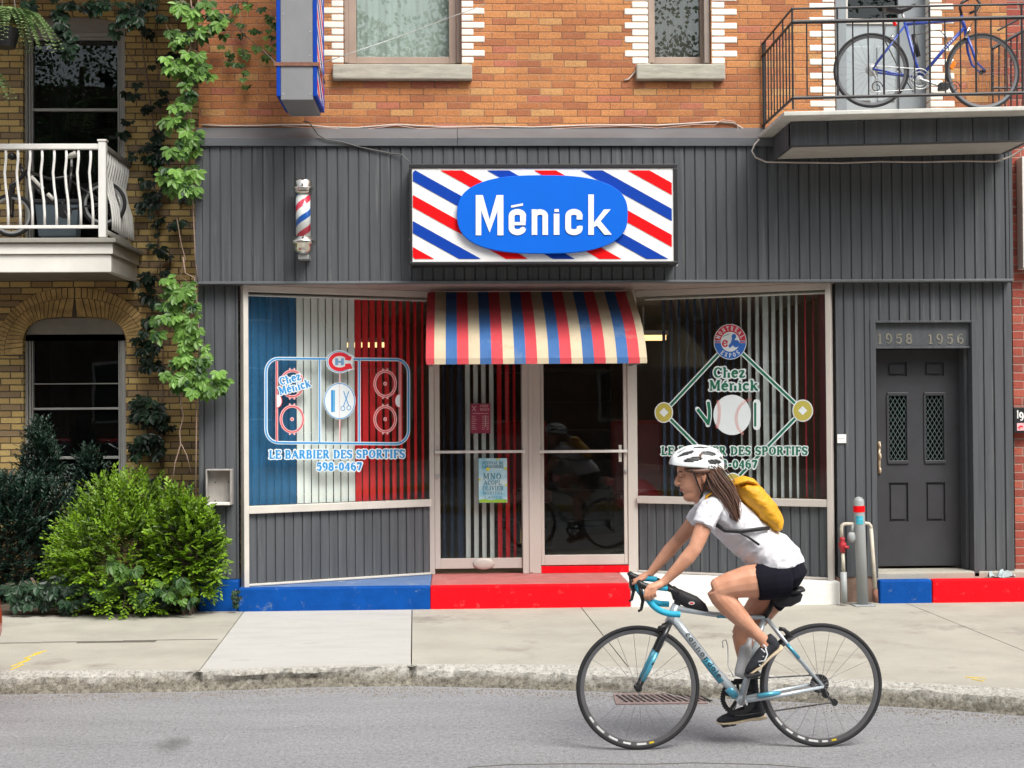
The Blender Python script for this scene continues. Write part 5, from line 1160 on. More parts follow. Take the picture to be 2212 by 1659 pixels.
# two rings of arch bricks over the lower window
m_av = mat('arch_brick', (.46, .32, .13), .85, .35, 9, bmp=.6, bscale=60, fine=.4); b = M(); N1 = 54
def sup(cx, cy, a, bb, ang, p): c, s = math.cos(ang), math.sin(ang); return (cx + a * math.copysign(abs(c) ** (2 / p), c), cy - bb * abs(s) ** (2 / p))
def arcpt(u, k):                                   # u 0..1 from left to right; k 0 inner edge .. 2 outer
    a = math.pi * (1 - u); i = sup(161, 770, 112, 85, a, 3.6); m_ = sup(161, 768, 152, 124, a, 2.3); o = sup(161, 768, 172, 147, a, 2.2)
    return i if k == 0 else m_ if k == 1 else o
for (ka, kb, n_, off) in ((0, 1, 40, 0), (1, 2, 46, .3)):
    for i in range(n_):
        ua, ub = (i + .06) / n_, (i + .94) / n_; dd = rnd.uniform(0, .006)
        P = [arcpt(ua, ka), arcpt(ub, ka), arcpt(ub, kb), arcpt(ua, kb)]
        if ka == 0: pass
        cx = sum(p[0] for p in P) / 4; cy = sum(p[1] for p in P) / 4
        P = [(cx + (p[0] - cx) * .96, cy + (p[1] - cy) * .96) for p in P]
        b.prism([H(p[0], p[1], YH - .012 - dd) for p in P], (0, .03, 0))
b.build('arch_bricks', m_av, house)
b = M(); P = [arcpt(i / 60, 0) for i in range(61)] + [arcpt(1 - i / 60, 2) for i in range(61)]
for i in range(60): b.quad(*[H(*q_, YH - .003) for q_ in (arcpt(i / 60, 0), arcpt((i + 1) / 60, 0), arcpt((i + 1) / 60, 2), arcpt(i / 60, 2))])
b.build('arch_mortar', m_joint, house)
def hwin(ytop, ybot, arch, bars, headb):
    Yw = YH + .07; b = M(); X = lambda x: W(x, 600, Yw).x; Z = lambda y: W(150, y, Yw).z
    b.box(X(50), X(60), Yw, Yw + .1, Z(ybot), Z(headb + 8)); b.box(X(61.5), X(66), Yw + .01, Yw + .1, Z(ybot), Z(headb + 8)); b.box(X(67), X(70), Yw + .02, Yw + .1, Z(ybot), Z(headb + 8))
    b.box(X(254), X(257), Yw + .02, Yw + .1, Z(ybot), Z(headb + 8)); b.box(X(258.5), X(262), Yw + .01, Yw + .1, Z(ybot), Z(headb + 8)); b.box(X(263), X(272), Yw, Yw + .1, Z(ybot), Z(headb + 8))
    b.box(X(50), X(272), Yw + .004, Yw + .1, Z(headb + 8.2), Z(headb)); b.box(X(70), X(254), Yw + .025, Yw + .1, Z(headb + 14), Z(headb + 8.4))
    for (y, t) in bars: b.box(X(70.2), X(253.8), Yw + .02, Yw + .06, Z(y + t), Z(y - t))
    fr = b.build('window_frame', m_frame, house, bevel=.004)
    g = M(); g.box(X(70.2), X(253.8), Yw + .065, Yw + .071, Z(ybot), Z(headb + 14)); g.build('pane', m_darkglass, fr)
    g = M(); g.prism([(p[0], Yw - .01, p[1] - .004) for p in arch] + [(arch[-1][0], Yw - .01, Z(headb + .5)), (arch[0][0], Yw - .01, Z(headb + .5))], (0, .08, 0)); g.build('head_panel', m_lintel, fr)
    cu = M(); Xa, Xb = X(95), X(135)
    for i in range(12):
        f_ = lambda u: Yw + .22 + .02 * math.sin(u * 40)
        cu.quad((Xa + (Xb - Xa) * i / 12, f_(i / 12), Z(ybot)), (Xa + (Xb - Xa) * (i + 1) / 12, f_((i + 1) / 12), Z(ybot)), (Xa + (Xb - Xa) * (i + 1) / 12, f_((i + 1) / 12), Z(headb + 14)), (Xa + (Xb - Xa) * i / 12, f_(i / 12), Z(headb + 14)))
    cu.build('curtain', mat('dim_grey_curtain', (.14, .17, .18), .9), fr)
hwin(688, 1045, lowarch, ((829, 1.2), (883, 2.4), (989, 3)), 722)
hwin(33, 545, uparch, ((236, 3),), 70)
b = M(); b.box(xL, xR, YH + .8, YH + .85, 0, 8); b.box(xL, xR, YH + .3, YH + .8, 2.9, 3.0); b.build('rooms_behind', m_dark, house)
YBL = 13.45; bz = lambda y: W(150, y, YBL).z; Bx = lambda x: W(x, 550, YBL).x
b = M(); b.box(xL, Bx(251), YBL - .02, YH - .001, bz(524), bz(514)); b.build('balcony_deck', m_lintel, house, bevel=.006)
b = M(); b.box(xL, Bx(242.5), YBL + .02, YH - .002, bz(548), bz(525)); b.box(xL, Bx(238), YBL + .045, YBL + .10, bz(587), bz(549)); b.box(Bx(238) - .05, Bx(238), YBL + .101, YH - .002, bz(587), bz(549)); b.build('balcony_fascia', m_white, house, bevel=.005)
b = M(); b.box(xL, Bx(238) - .051, YBL + .101, YH - .002, bz(583), bz(575)); b.build('balcony_underside', mat('balcony_underside_board', (.24, .21, .17), .9, .15, 5), house)
b = M(); b.box(xL, bx0 - .03, 12.80, YH - .002, 5.92, 6.15); b.build('upper_balcony_shade', m_white, house, bevel=.01)  # slab out of view, widened and deepened to shade the corner wall below
rail = thing('balcony_railing', 'white railing with wavy balusters round the left house balcony', 'railing', (Bx(100), YBL, bz(514)))
Yr = YBL + .08; rx = lambda x: W(x, 400, Yr).x; rz = lambda y: W(150, y, Yr).z
m_rail = mat('white_railing_paint', (.76, .76, .73), .45, .04, 5, dirt=((.55, .52, .46), 7, .7))
b = M(); xe = rx(212); b.box(xL, xe, Yr, Yr + .05, rz(322), rz(310)); b.build('top_rail', m_rail, rail, bevel=.006)
b = M(); b.box(xL, xe, Yr + .008, Yr + .042, rz(493), rz(486)); b.build('bottom_rail', m_rail, rail, bevel=.004)
b = M(); b.box(rx(212.5), rx(229), Yr - .01, Yr + .06, rz(513), rz(306)); b.box(rx(210.5), rx(231), Yr - .018, Yr + .068, rz(305.5), rz(301)); b.build('post', m_rail, rail, bevel=.006)
x = 194.5; k = 0
wav = [(0, 0), (.12, .0), (.3, -.012), (.5, -.002), (.68, .014), (.85, .02), (1, .02)]
while x > -520:
    b = M(); xx = rx(x); b.tube([(xx + d, Yr + .025, rz(323) + (rz(485) - rz(323)) * h) for h, d in wav], .0125, 8); b.build('baluster', m_rail, rail, smooth=True); x -= 26.2
Xs = rx(224)
b = M(); b.box(Xs - .02, Xs + .02, Yr + .07, YH - .01, rz(322), rz(311)); b.build('side_top_rail', mat('dark_side_rail', (.20, .19, .17), .6), rail, bevel=.004)
b = M(); b.box(Xs - .015, Xs + .015, Yr + .07, YH - .01, rz(503), rz(494)); b.build('side_bottom_rail', m_rail, rail, bevel=.004)
y = Yr + .15
while y < YH - .04:
    b = M(); b.tube([(Xs + d * 2.4, y, rz(323) + (rz(493) - rz(323)) * h) for h, d in wav], .011, 6); b.build('baluster', m_rail, rail, smooth=True); y += .095

# right neighbour: red brick
nb_ = thing('neighbour_building', 'red brick neighbour with a white panel at the right edge of the photo', 'building', (bx1 + 1, YBR, ZP))
xn = W(2190, 900, YBR).x; xn2 = W(2163, 120, YBR).x
b = M(); b.box(xn, xn + 5, YBR, YBR + .3, .3, W(2200, 600, YBR).z); b.build('lower_brick_wall', m_red, nb_)
b = M(); b.box(xn2 + .005, xn + 5, YBR + .004, YBR + .3, W(2200, 600, YBR).z + .002, 7.4); b.build('upper_brick_wall', m_red, nb_)
b = M(); b.box(W(2196, 450, YBR).x, xn + 5, YBR - .14, YBR - .002, W(2200, 580, YBR - .14).z, W(2200, 338, YBR - .14).z); b.build('white_panel', m_white, nb_, bevel=.005)
b = M(); b.box(xn, xn + 5, YBR - .03, YBR + .2, 0, .298); b.build('white_foundation', m_whitewash, nb_)
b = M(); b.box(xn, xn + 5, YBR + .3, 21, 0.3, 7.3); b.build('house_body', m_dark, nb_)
ns = thing('number_sign', 'black number plate showing 19 above a small pink notice on red brick', 'sign', W(2200, 935, YBR))
Yn = YBR - .09; p0, p1 = W(2190, 880, Yn), W(2232, 935, Yn); b = M(); b.box(p0.x, p1.x, Yn, YBR - .001, p1.z, p0.z); b.build('plate', m_black, ns, bevel=.004)
b = M(); text2(b, '1', 2196, 903, 2201, 17, .22, 1, front3(Yn - .001)); text2(b, '9', 2201, 908, 2212, 17, .22, 1, front3(Yn - .001)); b.build('digits', m_signw, ns, fix=False)
b = bp(M(), 2197, 914, 2213, 930, Yn - .004, .003); b.build('pink_notice', mat('pink_notice', (.75, .42, .45)), ns)
b = M(); fn = front3(Yn - .006); seg2(b, [(2200, 924), (2205, 920), (2210, 922)], 2.5, 1, fn); seg2(b, [(2203, 924), (2203, 927)], 1.8, 1, fn); b.build('notice_mark', m_signr, ns, fix=False)
lit = M(); r2 = random.Random(3); pc = W(2165, 1236, YL - .03); nn = 9
gv = [[(pc.x - .13 + .24 * i / nn, YL - .075 + .05 * j / 4 + r2.uniform(-.006, .006), zs2 + .006 + max(0, .05 * math.sin(i * 1.1 + j) + r2.uniform(-.01, .035)) * (1 if 0 < j < 4 else .3)) for j in range(5)] for i in range(nn + 1)]
for i in range(nn):
    for j in range(4): lit.quad(gv[i][j], gv[i + 1][j], gv[i + 1][j + 1], gv[i][j + 1])
tag(lit.build('litter', mat('crumpled_film', (.34, .42, .44), .5, .3, 20)), 'crumpled grey wrapper lying on the red step below the grey cladding', 'litter')

# iron railing of the shop balcony
ir = thing('iron_railing', 'black iron railing round the balcony over the side door', 'railing', (W(1900, 200, YBf).x, YBf, zfl))
Yq = YBf + .06; qz = lambda y: W(1713, y, Yq).z; qx = lambda x: W(x, 120, Yq).x; xq0 = qx(1712); xq1 = qx(2262)
shz = lambda xx, z: z + (xx - x0_b) * KS
x0_b = xq0
def bar3(name, p, q_, r): b = M(); b.tube([p, q_], r, 6); b.build(name, m_iron, ir, smooth=False)
P3 = lambda xx, yy, y: (xx, yy, shz(xx, qz(y)))
for (n_, y, r) in (('top_rail', 19, .009), ('mid_rail', 48, .017), ('bottom_rail', 212, .014)): bar3(n_, P3(xq0, Yq, y), P3(xq1, Yq, y), r)
def wallend(y, y2): return None
zw = lambda y, Yv=YBR - .02: W(1638, y, YBR).z
for (n_, y, r) in (('side_top_rail', 19, .010), ('side_mid_rail', 48, .012), ('side_bottom_rail', 212, .012)): bar3(n_, P3(xq0, Yq, y), (xq0, YBR - .001, qz(y)), r)
x = 1712; i = 0
while x < 2262:
    tall = i % 3 == 0; xx = qx(x); bar3('post' if tall else 'baluster', P3(xx, Yq, 236 if tall and i == 0 else 212), P3(xx, Yq, 19 if tall else 48), .0085 if tall else .006); x += 33.2 if i else 31; i += 1
n_ = 10
for i in range(1, n_):
    yy = Yq + (YBR - Yq) * i / n_; tall = i % 3 == 0
    bar3('baluster', (xq0, yy, qz(212)), (xq0, yy, qz(19 if tall else 48)), .0065)
bar3('post', (xq0, YBR - .03, qz(240)), (xq0, YBR - .03, qz(19)), .012)
b = M(); pc2 = P3(qx(1893), Yq, 192); b.tube([(pc2[0] + .05 * math.cos(R(a)) * (1 - a / 700), Yq, pc2[2] + .05 * math.sin(R(a)) * (1 - a / 700)) for a in range(0, 480, 20)], .004, 5); b.build('scroll', m_iron, ir)
b = M(); pc2 = P3(qx(2060), Yq, 196); b.tube([(pc2[0] + .05 * math.cos(R(a)) * (1 - a / 700), Yq, pc2[2] + .05 * math.sin(R(a)) * (1 - a / 700)) for a in range(0, 480, 20)], .004, 5); b.build('scroll', m_iron, ir)
sr = thing('stair_railing', 'black iron stair railing climbing to the right behind the blue bicycle', 'railing', W(2145, 110, YBR - .25), None)
Yv = YBR - .25
for (a, c, r) in (((2144, 105), (2260, 38), .016), ((2155, 66), (2260, 8), .010), ((2144, 190), (2260, 190), .010)): b = M(); b.tube([W(*a, Yv), W(*c, Yv)], r, 6); b.build('rail', m_iron, sr)
for i, x in enumerate((2145, 2158, 2171, 2184, 2197, 2210, 2224, 2238)): b = M(); b.tube([W(x, 235, Yv), W(x, 96 - (x - 2155) * .57 if i else 100, Yv)], .007, 6); b.build('baluster', m_iron, sr)

# ================================================================== BOLLARD AND GAS PIPES
z5 = lambda x, y: (1741.9 + .22905 * x, 1013.5 + .22905 * y)
gp = G(1864, 1308, ZP); Yb = gp.y
bo = thing('bollard', 'leaning grey steel bollard with a red band and blue sticker in front of gas pipes', 'bollard', gp)
topb = W(1854.5, 1073, Yb); ax = (topb - gp); r_ = 12.2 / (F / Yb)
m_bol = mat('grey_bollard_paint', (.30, .32, .325), .5, .08, 8, (1, 1, .5), bmp=.2, fine=.2)
pt = lambda u: gp + ax * u
b = M(); b.tube([pt(0), pt(.955), pt(.975), pt(.99), pt(1.0)], [r_, r_ * .96, r_ * .86, r_ * .6, r_ * .2], 20); b.build('post', m_bol, bo, smooth=True)
b = M(); b.tube([pt(.86), pt(.918)], r_ * 1.015, 20, cap=False); b.build('red_band', m_signr, bo, smooth=True)
b = M()
for i in range(8):
    a0, a1 = -2.5 + i * .17, -2.5 + (i + 1) * .17
    f_ = lambda a, u: pt(u) + Vector((math.cos(a), math.sin(a), 0)) * (r_ * 1.02)
    b.quad(f_(a0, .75), f_(a1, .75), f_(a1, .825), f_(a0, .825))
b.build('sticker', mat('cyan_sticker', (.05, .38, .50), .5, .5, 60), bo)
b = M(); b.box(gp.x - .09, gp.x + .09, gp.y - .09, gp.y + .09, ZP + .001, ZP + .012); b.build('base_plate', m_bol, bo, bevel=.003)
gm = thing('gas_pipes', 'cream gas pipes with a red valve and grey regulator behind the bollard', 'pipes', W(1825, 1300, 12.62))
Yg2 = 12.62; m_pipe = mat('cream_pipe_paint', (.50, .46, .38), .5, .1, 20, dirt=((.35, .24, .12), 18, .64)); g5 = lambda x, y: W(*z5(x, y), Yg2)
b = M(); b.tube([g5(352, 975), g5(343, 790)], .0155, 10); b.tube([g5(335, 645), g5(330, 560), g5(334, 535), g5(350, 520), g5(375, 516), g5(440, 516)], .0155, 10); b.tube([g5(440, 516), g5(560, 510), g5(590, 515), g5(606, 535), g5(610, 570)], .0155, 10); b.tube([g5(610, 560), g5(650, 1150)], [.0165, .018], 10); b.build('pipework', m_pipe, gm, smooth=True)
b = M(); b.tube([g5(350, 970), g5(357, 1265)], .028, 12); b.build('grey_sleeve', m_bol, gm, smooth=True)
b = M(); b.tube([g5(648, 1130), g5(655, 1255)], .022, 10); b.build('rusty_sleeve', m_rust, gm, smooth=True)
b = M(); b.tube([g5(337, 640), g5(338, 660), g5(338, 675), g5(340, 700), g5(341, 735), g5(342, 760), g5(342, 785)], [.018, .026, .018, .034, .034, .02, .024], 14); b.tube([g5(345, 730) + Vector((0, -.03, 0)), g5(390, 735) + Vector((0, -.03, 0))], .013, 8); b.build('red_valve', mat('red_valve_paint', (.38, .02, .03), .5, .2, 30), gm, smooth=True)
b = M(); b.ball(g5(432, 640), .042, .03, .05); b.tube([g5(440, 520), g5(430, 600)], .016, 8); b.build('regulator', m_bol, gm, smooth=True)

# drain grate in the road, a fallen-leaf scatter at the kerb
gr = M(); g0 = G(1395, 1506, 0); 
pts = [G(1330, 1497), G(1445, 1497), G(1530, 1507), G(1400, 1524), G(1290, 1518)]
dg_ = thing('drain_grate', 'rusty storm drain grate in the road behind the front wheel', 'drain', G(1410, 1510, .0))
cA, cB, cC, cD = G(1325, 1500), G(1505, 1498), G(1530, 1521), G(1330, 1523)
b = M(); b.prism([(p.x, p.y, .001) for p in (cA, cB, cC, cD)], (0, 0, .006)); b.build('frame', mat('pinkish_iron', (.22, .16, .15), .9, .3, 30), dg_)
b = M()
for i in range(15):
    u = (i + .5) / 15; P = cA.lerp(cB, u); Q = cD.lerp(cC, u); a = P.lerp(Q, .2); c = P.lerp(Q, .85); c = c + Vector((.05, 0, 0))
    b.prism([(a.x - .008, a.y, .007), (a.x + .008, a.y, .007), (c.x + .008, c.y, .007), (c.x - .008, c.y, .007)], (0, 0, .004))
b.build('slots', m_black, dg_)

# ================================================================== FOLIAGE
def leafy(b, c, t, n, L, wd, tint, fold=.25):      # one pointed leaf at c, pointing along t, face normal n
    t = t.normalized(); s = t.cross(n)
    if s.length < 1e-6: return
    s.normalize(); n = s.cross(t)
    P = [c, c + t * L * .35 + s * wd + n * fold * wd, c + t * L * .75 + s * wd * .75 + n * fold * wd * .5, c + t * L - n * L * .08, c + t * L * .75 - s * wd * .75 + n * fold * wd * .5, c + t * L * .35 - s * wd + n * fold * wd]
    i = len(b.v); b.v += [tuple(p) for p in P]; b.f += [(i, i + 1, i + 2, i + 3), (i, i + 3, i + 4, i + 5)]; b.m += [0, 0]; b.col += [tint] * 6
def rv(r): 
    while True:
        v = Vector((r.uniform(-1, 1), r.uniform(-1, 1), r.uniform(-1, 1)))
        if .01 < v.length < 1: return v.normalized()
def bush(name, label, c, R3, n, mt, seed, ll=.03, spray=.13, reject=None, lumps=14, stiff=.7, cat='bush', per=8, wr=.28):
    r = random.Random(seed); root = thing(name, label, cat, (c[0], c[1], ZP)); b = M(); b.col = []
    c = Vector(c); cl = [(rv(r), r.uniform(.08, .42), r.uniform(.12, .4)) for _ in range(lumps)]
    tw = M()
    for i in range(n):
        d = rv(r); d.z = d.z if d.z > -.8 else -d.z; d.normalize()
        k = 1.0
        for (ld, amp, wid) in cl:
            q_ = max(0, d.dot(ld) - (1 - wid)) / wid; k += amp * q_ * .8
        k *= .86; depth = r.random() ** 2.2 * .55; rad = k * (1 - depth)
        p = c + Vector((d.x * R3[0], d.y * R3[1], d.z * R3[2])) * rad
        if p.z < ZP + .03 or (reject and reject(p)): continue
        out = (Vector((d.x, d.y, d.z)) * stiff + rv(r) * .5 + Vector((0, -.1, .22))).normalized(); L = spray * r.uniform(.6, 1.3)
        nrm = (Vector((0, -.3, 1)) + rv(r) * .5).normalized(); base_t = min(1, max(0, r.gauss(.58, .26) - depth * 1.0))  # inner leaves tinted darker, the bush's inner shade put into the colour
        side = out.cross(nrm).normalized()
        for j in range(per):
            u = j / per; q_ = p + out * L * u; sgn = 1 if j % 2 else -1
            td = (out * .75 + side * sgn * .8 + nrm * .15) if j < per - 1 else out
            leafy(b, q_, td, nrm + rv(r) * .35, ll * r.uniform(.7, 1.25), ll * wr, min(1, max(0, base_t + r.uniform(-.12, .12) + u * .15)))
        if r.random() < .15: tw.tube([p - out * L * 1.5, p + out * L * .8], .002, 3, cap=False)
    b.build('foliage', mt, root, fix=False)
    for i in range(9):
        a = r.uniform(0, 6.28); q_ = c + Vector((math.cos(a) * R3[0] * .6, math.sin(a) * R3[1] * .5, R3[2] * r.uniform(-.2, .5)))
        tw.tube([(c.x + math.cos(a) * .05, c.y + math.sin(a) * .05, ZP), c.lerp(q_, .5) + rv(r) * .05, q_], [.014, .009, .004], 5)
    tw.build('stems', m_bark, root); return root
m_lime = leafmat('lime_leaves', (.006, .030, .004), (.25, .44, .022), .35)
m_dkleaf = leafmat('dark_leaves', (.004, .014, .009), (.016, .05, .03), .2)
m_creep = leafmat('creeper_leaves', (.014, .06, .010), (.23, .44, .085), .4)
m_creepd = leafmat('shaded_creeper_leaves', (.005, .018, .009), (.018, .06, .022), .2)  # creeper green darkened, the shade on these leaves is in the colour
m_fern = leafmat('fern_leaves', (.08, .18, .05), (.38, .52, .24), .35)
xg = W(427, 1200, YL).x
rej = lambda p: (p.x > xg - .02 and p.y > YL - .1) or p.y > 14.5
cb = W(280, 1165, 13.1)
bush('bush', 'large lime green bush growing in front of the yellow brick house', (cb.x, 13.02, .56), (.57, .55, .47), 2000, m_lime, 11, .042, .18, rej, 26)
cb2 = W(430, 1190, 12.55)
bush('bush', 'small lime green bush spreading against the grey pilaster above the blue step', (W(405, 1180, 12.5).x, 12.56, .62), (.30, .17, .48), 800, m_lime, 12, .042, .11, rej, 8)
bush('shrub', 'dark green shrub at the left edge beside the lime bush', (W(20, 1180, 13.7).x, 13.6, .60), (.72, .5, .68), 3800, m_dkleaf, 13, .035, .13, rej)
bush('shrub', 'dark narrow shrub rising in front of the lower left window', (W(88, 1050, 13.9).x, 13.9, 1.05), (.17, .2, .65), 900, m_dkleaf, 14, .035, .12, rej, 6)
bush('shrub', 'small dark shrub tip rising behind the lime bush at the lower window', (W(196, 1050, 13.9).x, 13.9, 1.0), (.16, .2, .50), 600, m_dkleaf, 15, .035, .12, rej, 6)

def palm(b, c, face, upv, size, tint, r, nl=5):    # one creeper leaf of five leaflets
    s = upv.cross(face).normalized(); up2 = face.cross(s).normalized()
    for i in range(nl):
        a = R(-72 + 36 * i * 4 / (nl - 1)) + r.uniform(-.12, .12); t = -up2 * math.cos(a) + s * math.sin(a)
        L = size * (1 - .28 * abs(i - (nl - 1) / 2) / 2); t = (t + face * r.uniform(-.35, .15)).normalized()
        leafy(b, c + t * size * .06, t, face + rv(r) * .25, L, L * .27, min(1, max(0, tint + r.uniform(-.12, .12))))
def creeper(name, label, pts, mt, Yf, size, n_each, spread, tint, seed, stems=(), cat='vine'):
    r = random.Random(seed); p = W(*pts[0][:2], Yf); root = thing(name, label, cat, p); b = M(); b.col = []; tw = M()
    for q_ in pts:
        if len(pts) > 20 and r.random() < .16: continue
        x, y = q_[:2]; k = q_[2] if len(q_) > 2 else 1.0
        for _ in range(int(n_each * k * .85 + r.random())):
            px_, py_ = x + r.gauss(0, spread), y + r.gauss(0, spread * .9); Yv = Yf - r.uniform(0, .16)
            c = W(px_, py_, Yv); face = (Vector((r.uniform(-.5, .5), -1, r.uniform(.1, .9)))).normalized()
            palm(b, c, face, Vector((r.uniform(-.5, .5), 0, 1)).normalized(), size * r.uniform(.6, 1.25), min(1, max(0, r.gauss(tint, .26) - (.45 if r.random() < .42 else 0))), r)
            if r.random() < .6: tw.tube([c, W(x + r.gauss(0, spread * .4), y - spread, Yf - .02)], .0022, 4, cap=False)
    b.build('leaves', mt, root, fix=False)
    for st in stems: tw.tube([W(x, y, Yf - .02 + .015 * math.sin(y * .05)) for x, y in st[0]], st[1], 5)
    if tw.v: tw.build('stems', m_vine, root, smooth=True)
    return root
YV = 12.72
creeper('creeper', 'long hanging green creeper trailing down the corner beside the grey storefront', [(395, 8), (415, 22), (440, 10), (460, 30), (470, 58), (440, 60), (400, 78), (385, 95), (412, 110), (400, 135), (430, 138), (440, 155), (408, 165), (372, 132), (380, 150), (362, 60, .6), (400, 205), (372, 205), (392, 222), (375, 240), (420, 225), (395, 255), (425, 250), (365, 262), (385, 290), (412, 285), (398, 305), (420, 300), (385, 330, .8), (405, 322), (362, 372, .8), (385, 370), (408, 368), (378, 385), (392, 398), (415, 408), (400, 415), (372, 410, .7)], m_creep, YV, .100, 6, 8, .62, 21, (([(412, 0), (418, 60), (405, 130), (420, 200), (400, 260), (408, 330), (415, 400), (418, 470), (422, 560), (428, 610)], .006), ([(428, 0), (424, 70), (416, 150), (412, 240), (416, 320)], .004)))
creeper('creeper', 'bright green creeper clump hanging over the left pilaster at window height', [(376, 605, .8), (394, 622), (400, 632), (362, 640), (352, 660), (380, 655), (372, 680), (395, 672), (412, 668), (350, 690), (365, 705), (400, 700), (420, 690), (440, 690), (385, 720), (408, 720), (430, 716), (345, 712, .8), (360, 730), (400, 742), (430, 740), (445, 712), (398, 775, 1), (420, 770), (440, 780), (455, 800), (470, 815), (478, 828), (430, 805), (410, 800), (385, 800), (372, 810), (400, 820), (435, 828), (450, 840, .8), (415, 835), (462, 790)], m_creep, YV, .096, 6, 9, .78, 22, (([(395, 555), (400, 590), (420, 600), (425, 650), (428, 700), (430, 760), (425, 850), (424, 950), (422, 1080)], .0065), ([(392, 830), (390, 870), (396, 900), (388, 930), (390, 960), (378, 1000), (370, 1060)], .006), ([(392, 960), (404, 985), (412, 1020)], .004), ([(382, 470), (390, 520), (400, 560), (385, 610)], .004)))
creeper('creeper', 'thin creeper strands reaching right across the orange brick near the projecting sign', [(515, 8), (540, 14), (570, 20), (500, 40), (520, 60), (545, 70, .6), (478, 108), (500, 112), (520, 118), (495, 130), (520, 140), (532, 160), (530, 178, .7), (590, 52), (580, 70), (592, 95), (575, 120), (590, 35), (560, 100, .5), (598, 110, .6)], m_creep, YBR - .04, .062, 3, 7, .4, 23, (([(455, 5), (470, 30), (490, 45), (515, 62), (540, 85), (575, 118)], .0045), ([(520, 30), (522, 80), (526, 120)], .003)))
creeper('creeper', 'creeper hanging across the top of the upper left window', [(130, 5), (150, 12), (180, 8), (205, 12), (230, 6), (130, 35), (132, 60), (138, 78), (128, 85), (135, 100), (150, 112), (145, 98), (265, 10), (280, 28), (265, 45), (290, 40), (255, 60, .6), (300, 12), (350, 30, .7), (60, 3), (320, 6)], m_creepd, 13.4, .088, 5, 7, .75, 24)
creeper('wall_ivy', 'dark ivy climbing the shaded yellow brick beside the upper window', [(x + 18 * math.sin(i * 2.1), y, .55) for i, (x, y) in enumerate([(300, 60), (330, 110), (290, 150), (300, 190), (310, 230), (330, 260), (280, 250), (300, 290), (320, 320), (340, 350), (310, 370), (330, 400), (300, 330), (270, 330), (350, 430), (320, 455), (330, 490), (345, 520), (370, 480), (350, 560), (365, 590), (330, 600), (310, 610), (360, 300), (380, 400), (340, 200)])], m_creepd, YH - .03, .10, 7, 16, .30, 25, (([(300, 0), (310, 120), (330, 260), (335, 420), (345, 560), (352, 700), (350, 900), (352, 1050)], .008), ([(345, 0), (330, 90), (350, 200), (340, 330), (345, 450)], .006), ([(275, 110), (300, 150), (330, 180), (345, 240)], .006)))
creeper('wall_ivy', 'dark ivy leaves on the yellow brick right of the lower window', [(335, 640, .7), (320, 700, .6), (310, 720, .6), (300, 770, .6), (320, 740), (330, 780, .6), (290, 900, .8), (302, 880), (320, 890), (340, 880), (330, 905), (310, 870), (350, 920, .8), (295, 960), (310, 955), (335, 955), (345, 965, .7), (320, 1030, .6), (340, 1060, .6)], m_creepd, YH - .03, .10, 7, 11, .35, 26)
creeper('leafy_plant', 'pale maple-like leaves growing at the foot of the lime bush', [(245, 1215), (255, 1240), (270, 1225), (285, 1235), (240, 1255, .7), (330, 1275), (345, 1262), (372, 1270), (395, 1255), (402, 1270), (408, 1290), (380, 1285), (360, 1285, .8), (220, 1278, .6), (300, 1290, .6), (320, 1300, .5)], m_creep, 12.42, .085, 3, 7, .5, 27, cat='plant')
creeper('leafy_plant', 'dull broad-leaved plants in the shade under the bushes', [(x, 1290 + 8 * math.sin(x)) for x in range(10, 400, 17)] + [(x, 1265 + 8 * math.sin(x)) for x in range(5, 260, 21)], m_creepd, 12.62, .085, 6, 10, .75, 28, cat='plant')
creeper('weed', 'small weed growing from the joint of the blue step', [(508, 1284), (513, 1296), (506, 1300), (512, 1306), (511, 1276)], m_creepd, 12.66, .035, 4, 3, .95, 29, (([(510, 1312), (510, 1290), (509, 1272)], .002),), cat='plant')
# hanging fern
fr_ = thing('hanging_fern', 'bright fern hanging from the upper balcony at the top left corner', 'plant', W(20, -120, 12.74)); r = random.Random(5); b = M(); b.col = []; ori = W(10, 48, 12.86)
for i in range(46):
    a = r.uniform(0, 2 * math.pi); L = r.uniform(.28, .52); d = Vector((math.cos(a), math.sin(a) * .6, 0)); P = []
    for k in range(15):
        u = k / 14; P.append(ori + d * L * u * 1.0 + Vector((0, 0, .22 * math.sin(u * 2.2) * r.uniform(.95, 1.05) - .42 * u * u)))
    for k in range(1, 15):
        t = (P[k] - P[k - 1]).normalized(); s = t.cross(Vector((0, 0, 1))).normalized(); w_ = .055 * math.sin(math.pi * (k / 15) ** .7) + .008
        tn = min(1, max(0, r.gauss(.6, .2)))
        for sg in (1, -1):
            for q2 in (0, .5): leafy(b, P[k - 1].lerp(P[k], q2), s * sg + t * .35, Vector((0, -.3, 1)) + rv(r) * .2, w_, .012, tn)
b.build('fronds', m_fern, fr_, fix=False)
b = M(); b.lathe(ori + Vector((0, 0, -.2)), [(.09, -.02), (.13, .14)], 16); b.build('pot', m_black, fr_)
b = M(); 
for a in (0, 2.1, 4.2): b.tube([ori + Vector((.12 * math.cos(a), .12 * math.sin(a), -.06)), (ori.x, ori.y, 5.925)], .002, 4)
b.build('hanger', m_steel, fr_)
fr2 = fr_.copy()
C.objects.link(fr2); fr2.location = Vector(fr_.location) + Vector((-.42, .05, -.42)); fr2['label'] = 'lower fern fronds at the left edge beside the upper window'
for ch in list(fr_.children):
    c = ch.copy(); C.objects.link(c); c.parent = fr2; c.matrix_parent_inverse = ch.matrix_parent_inverse.copy()

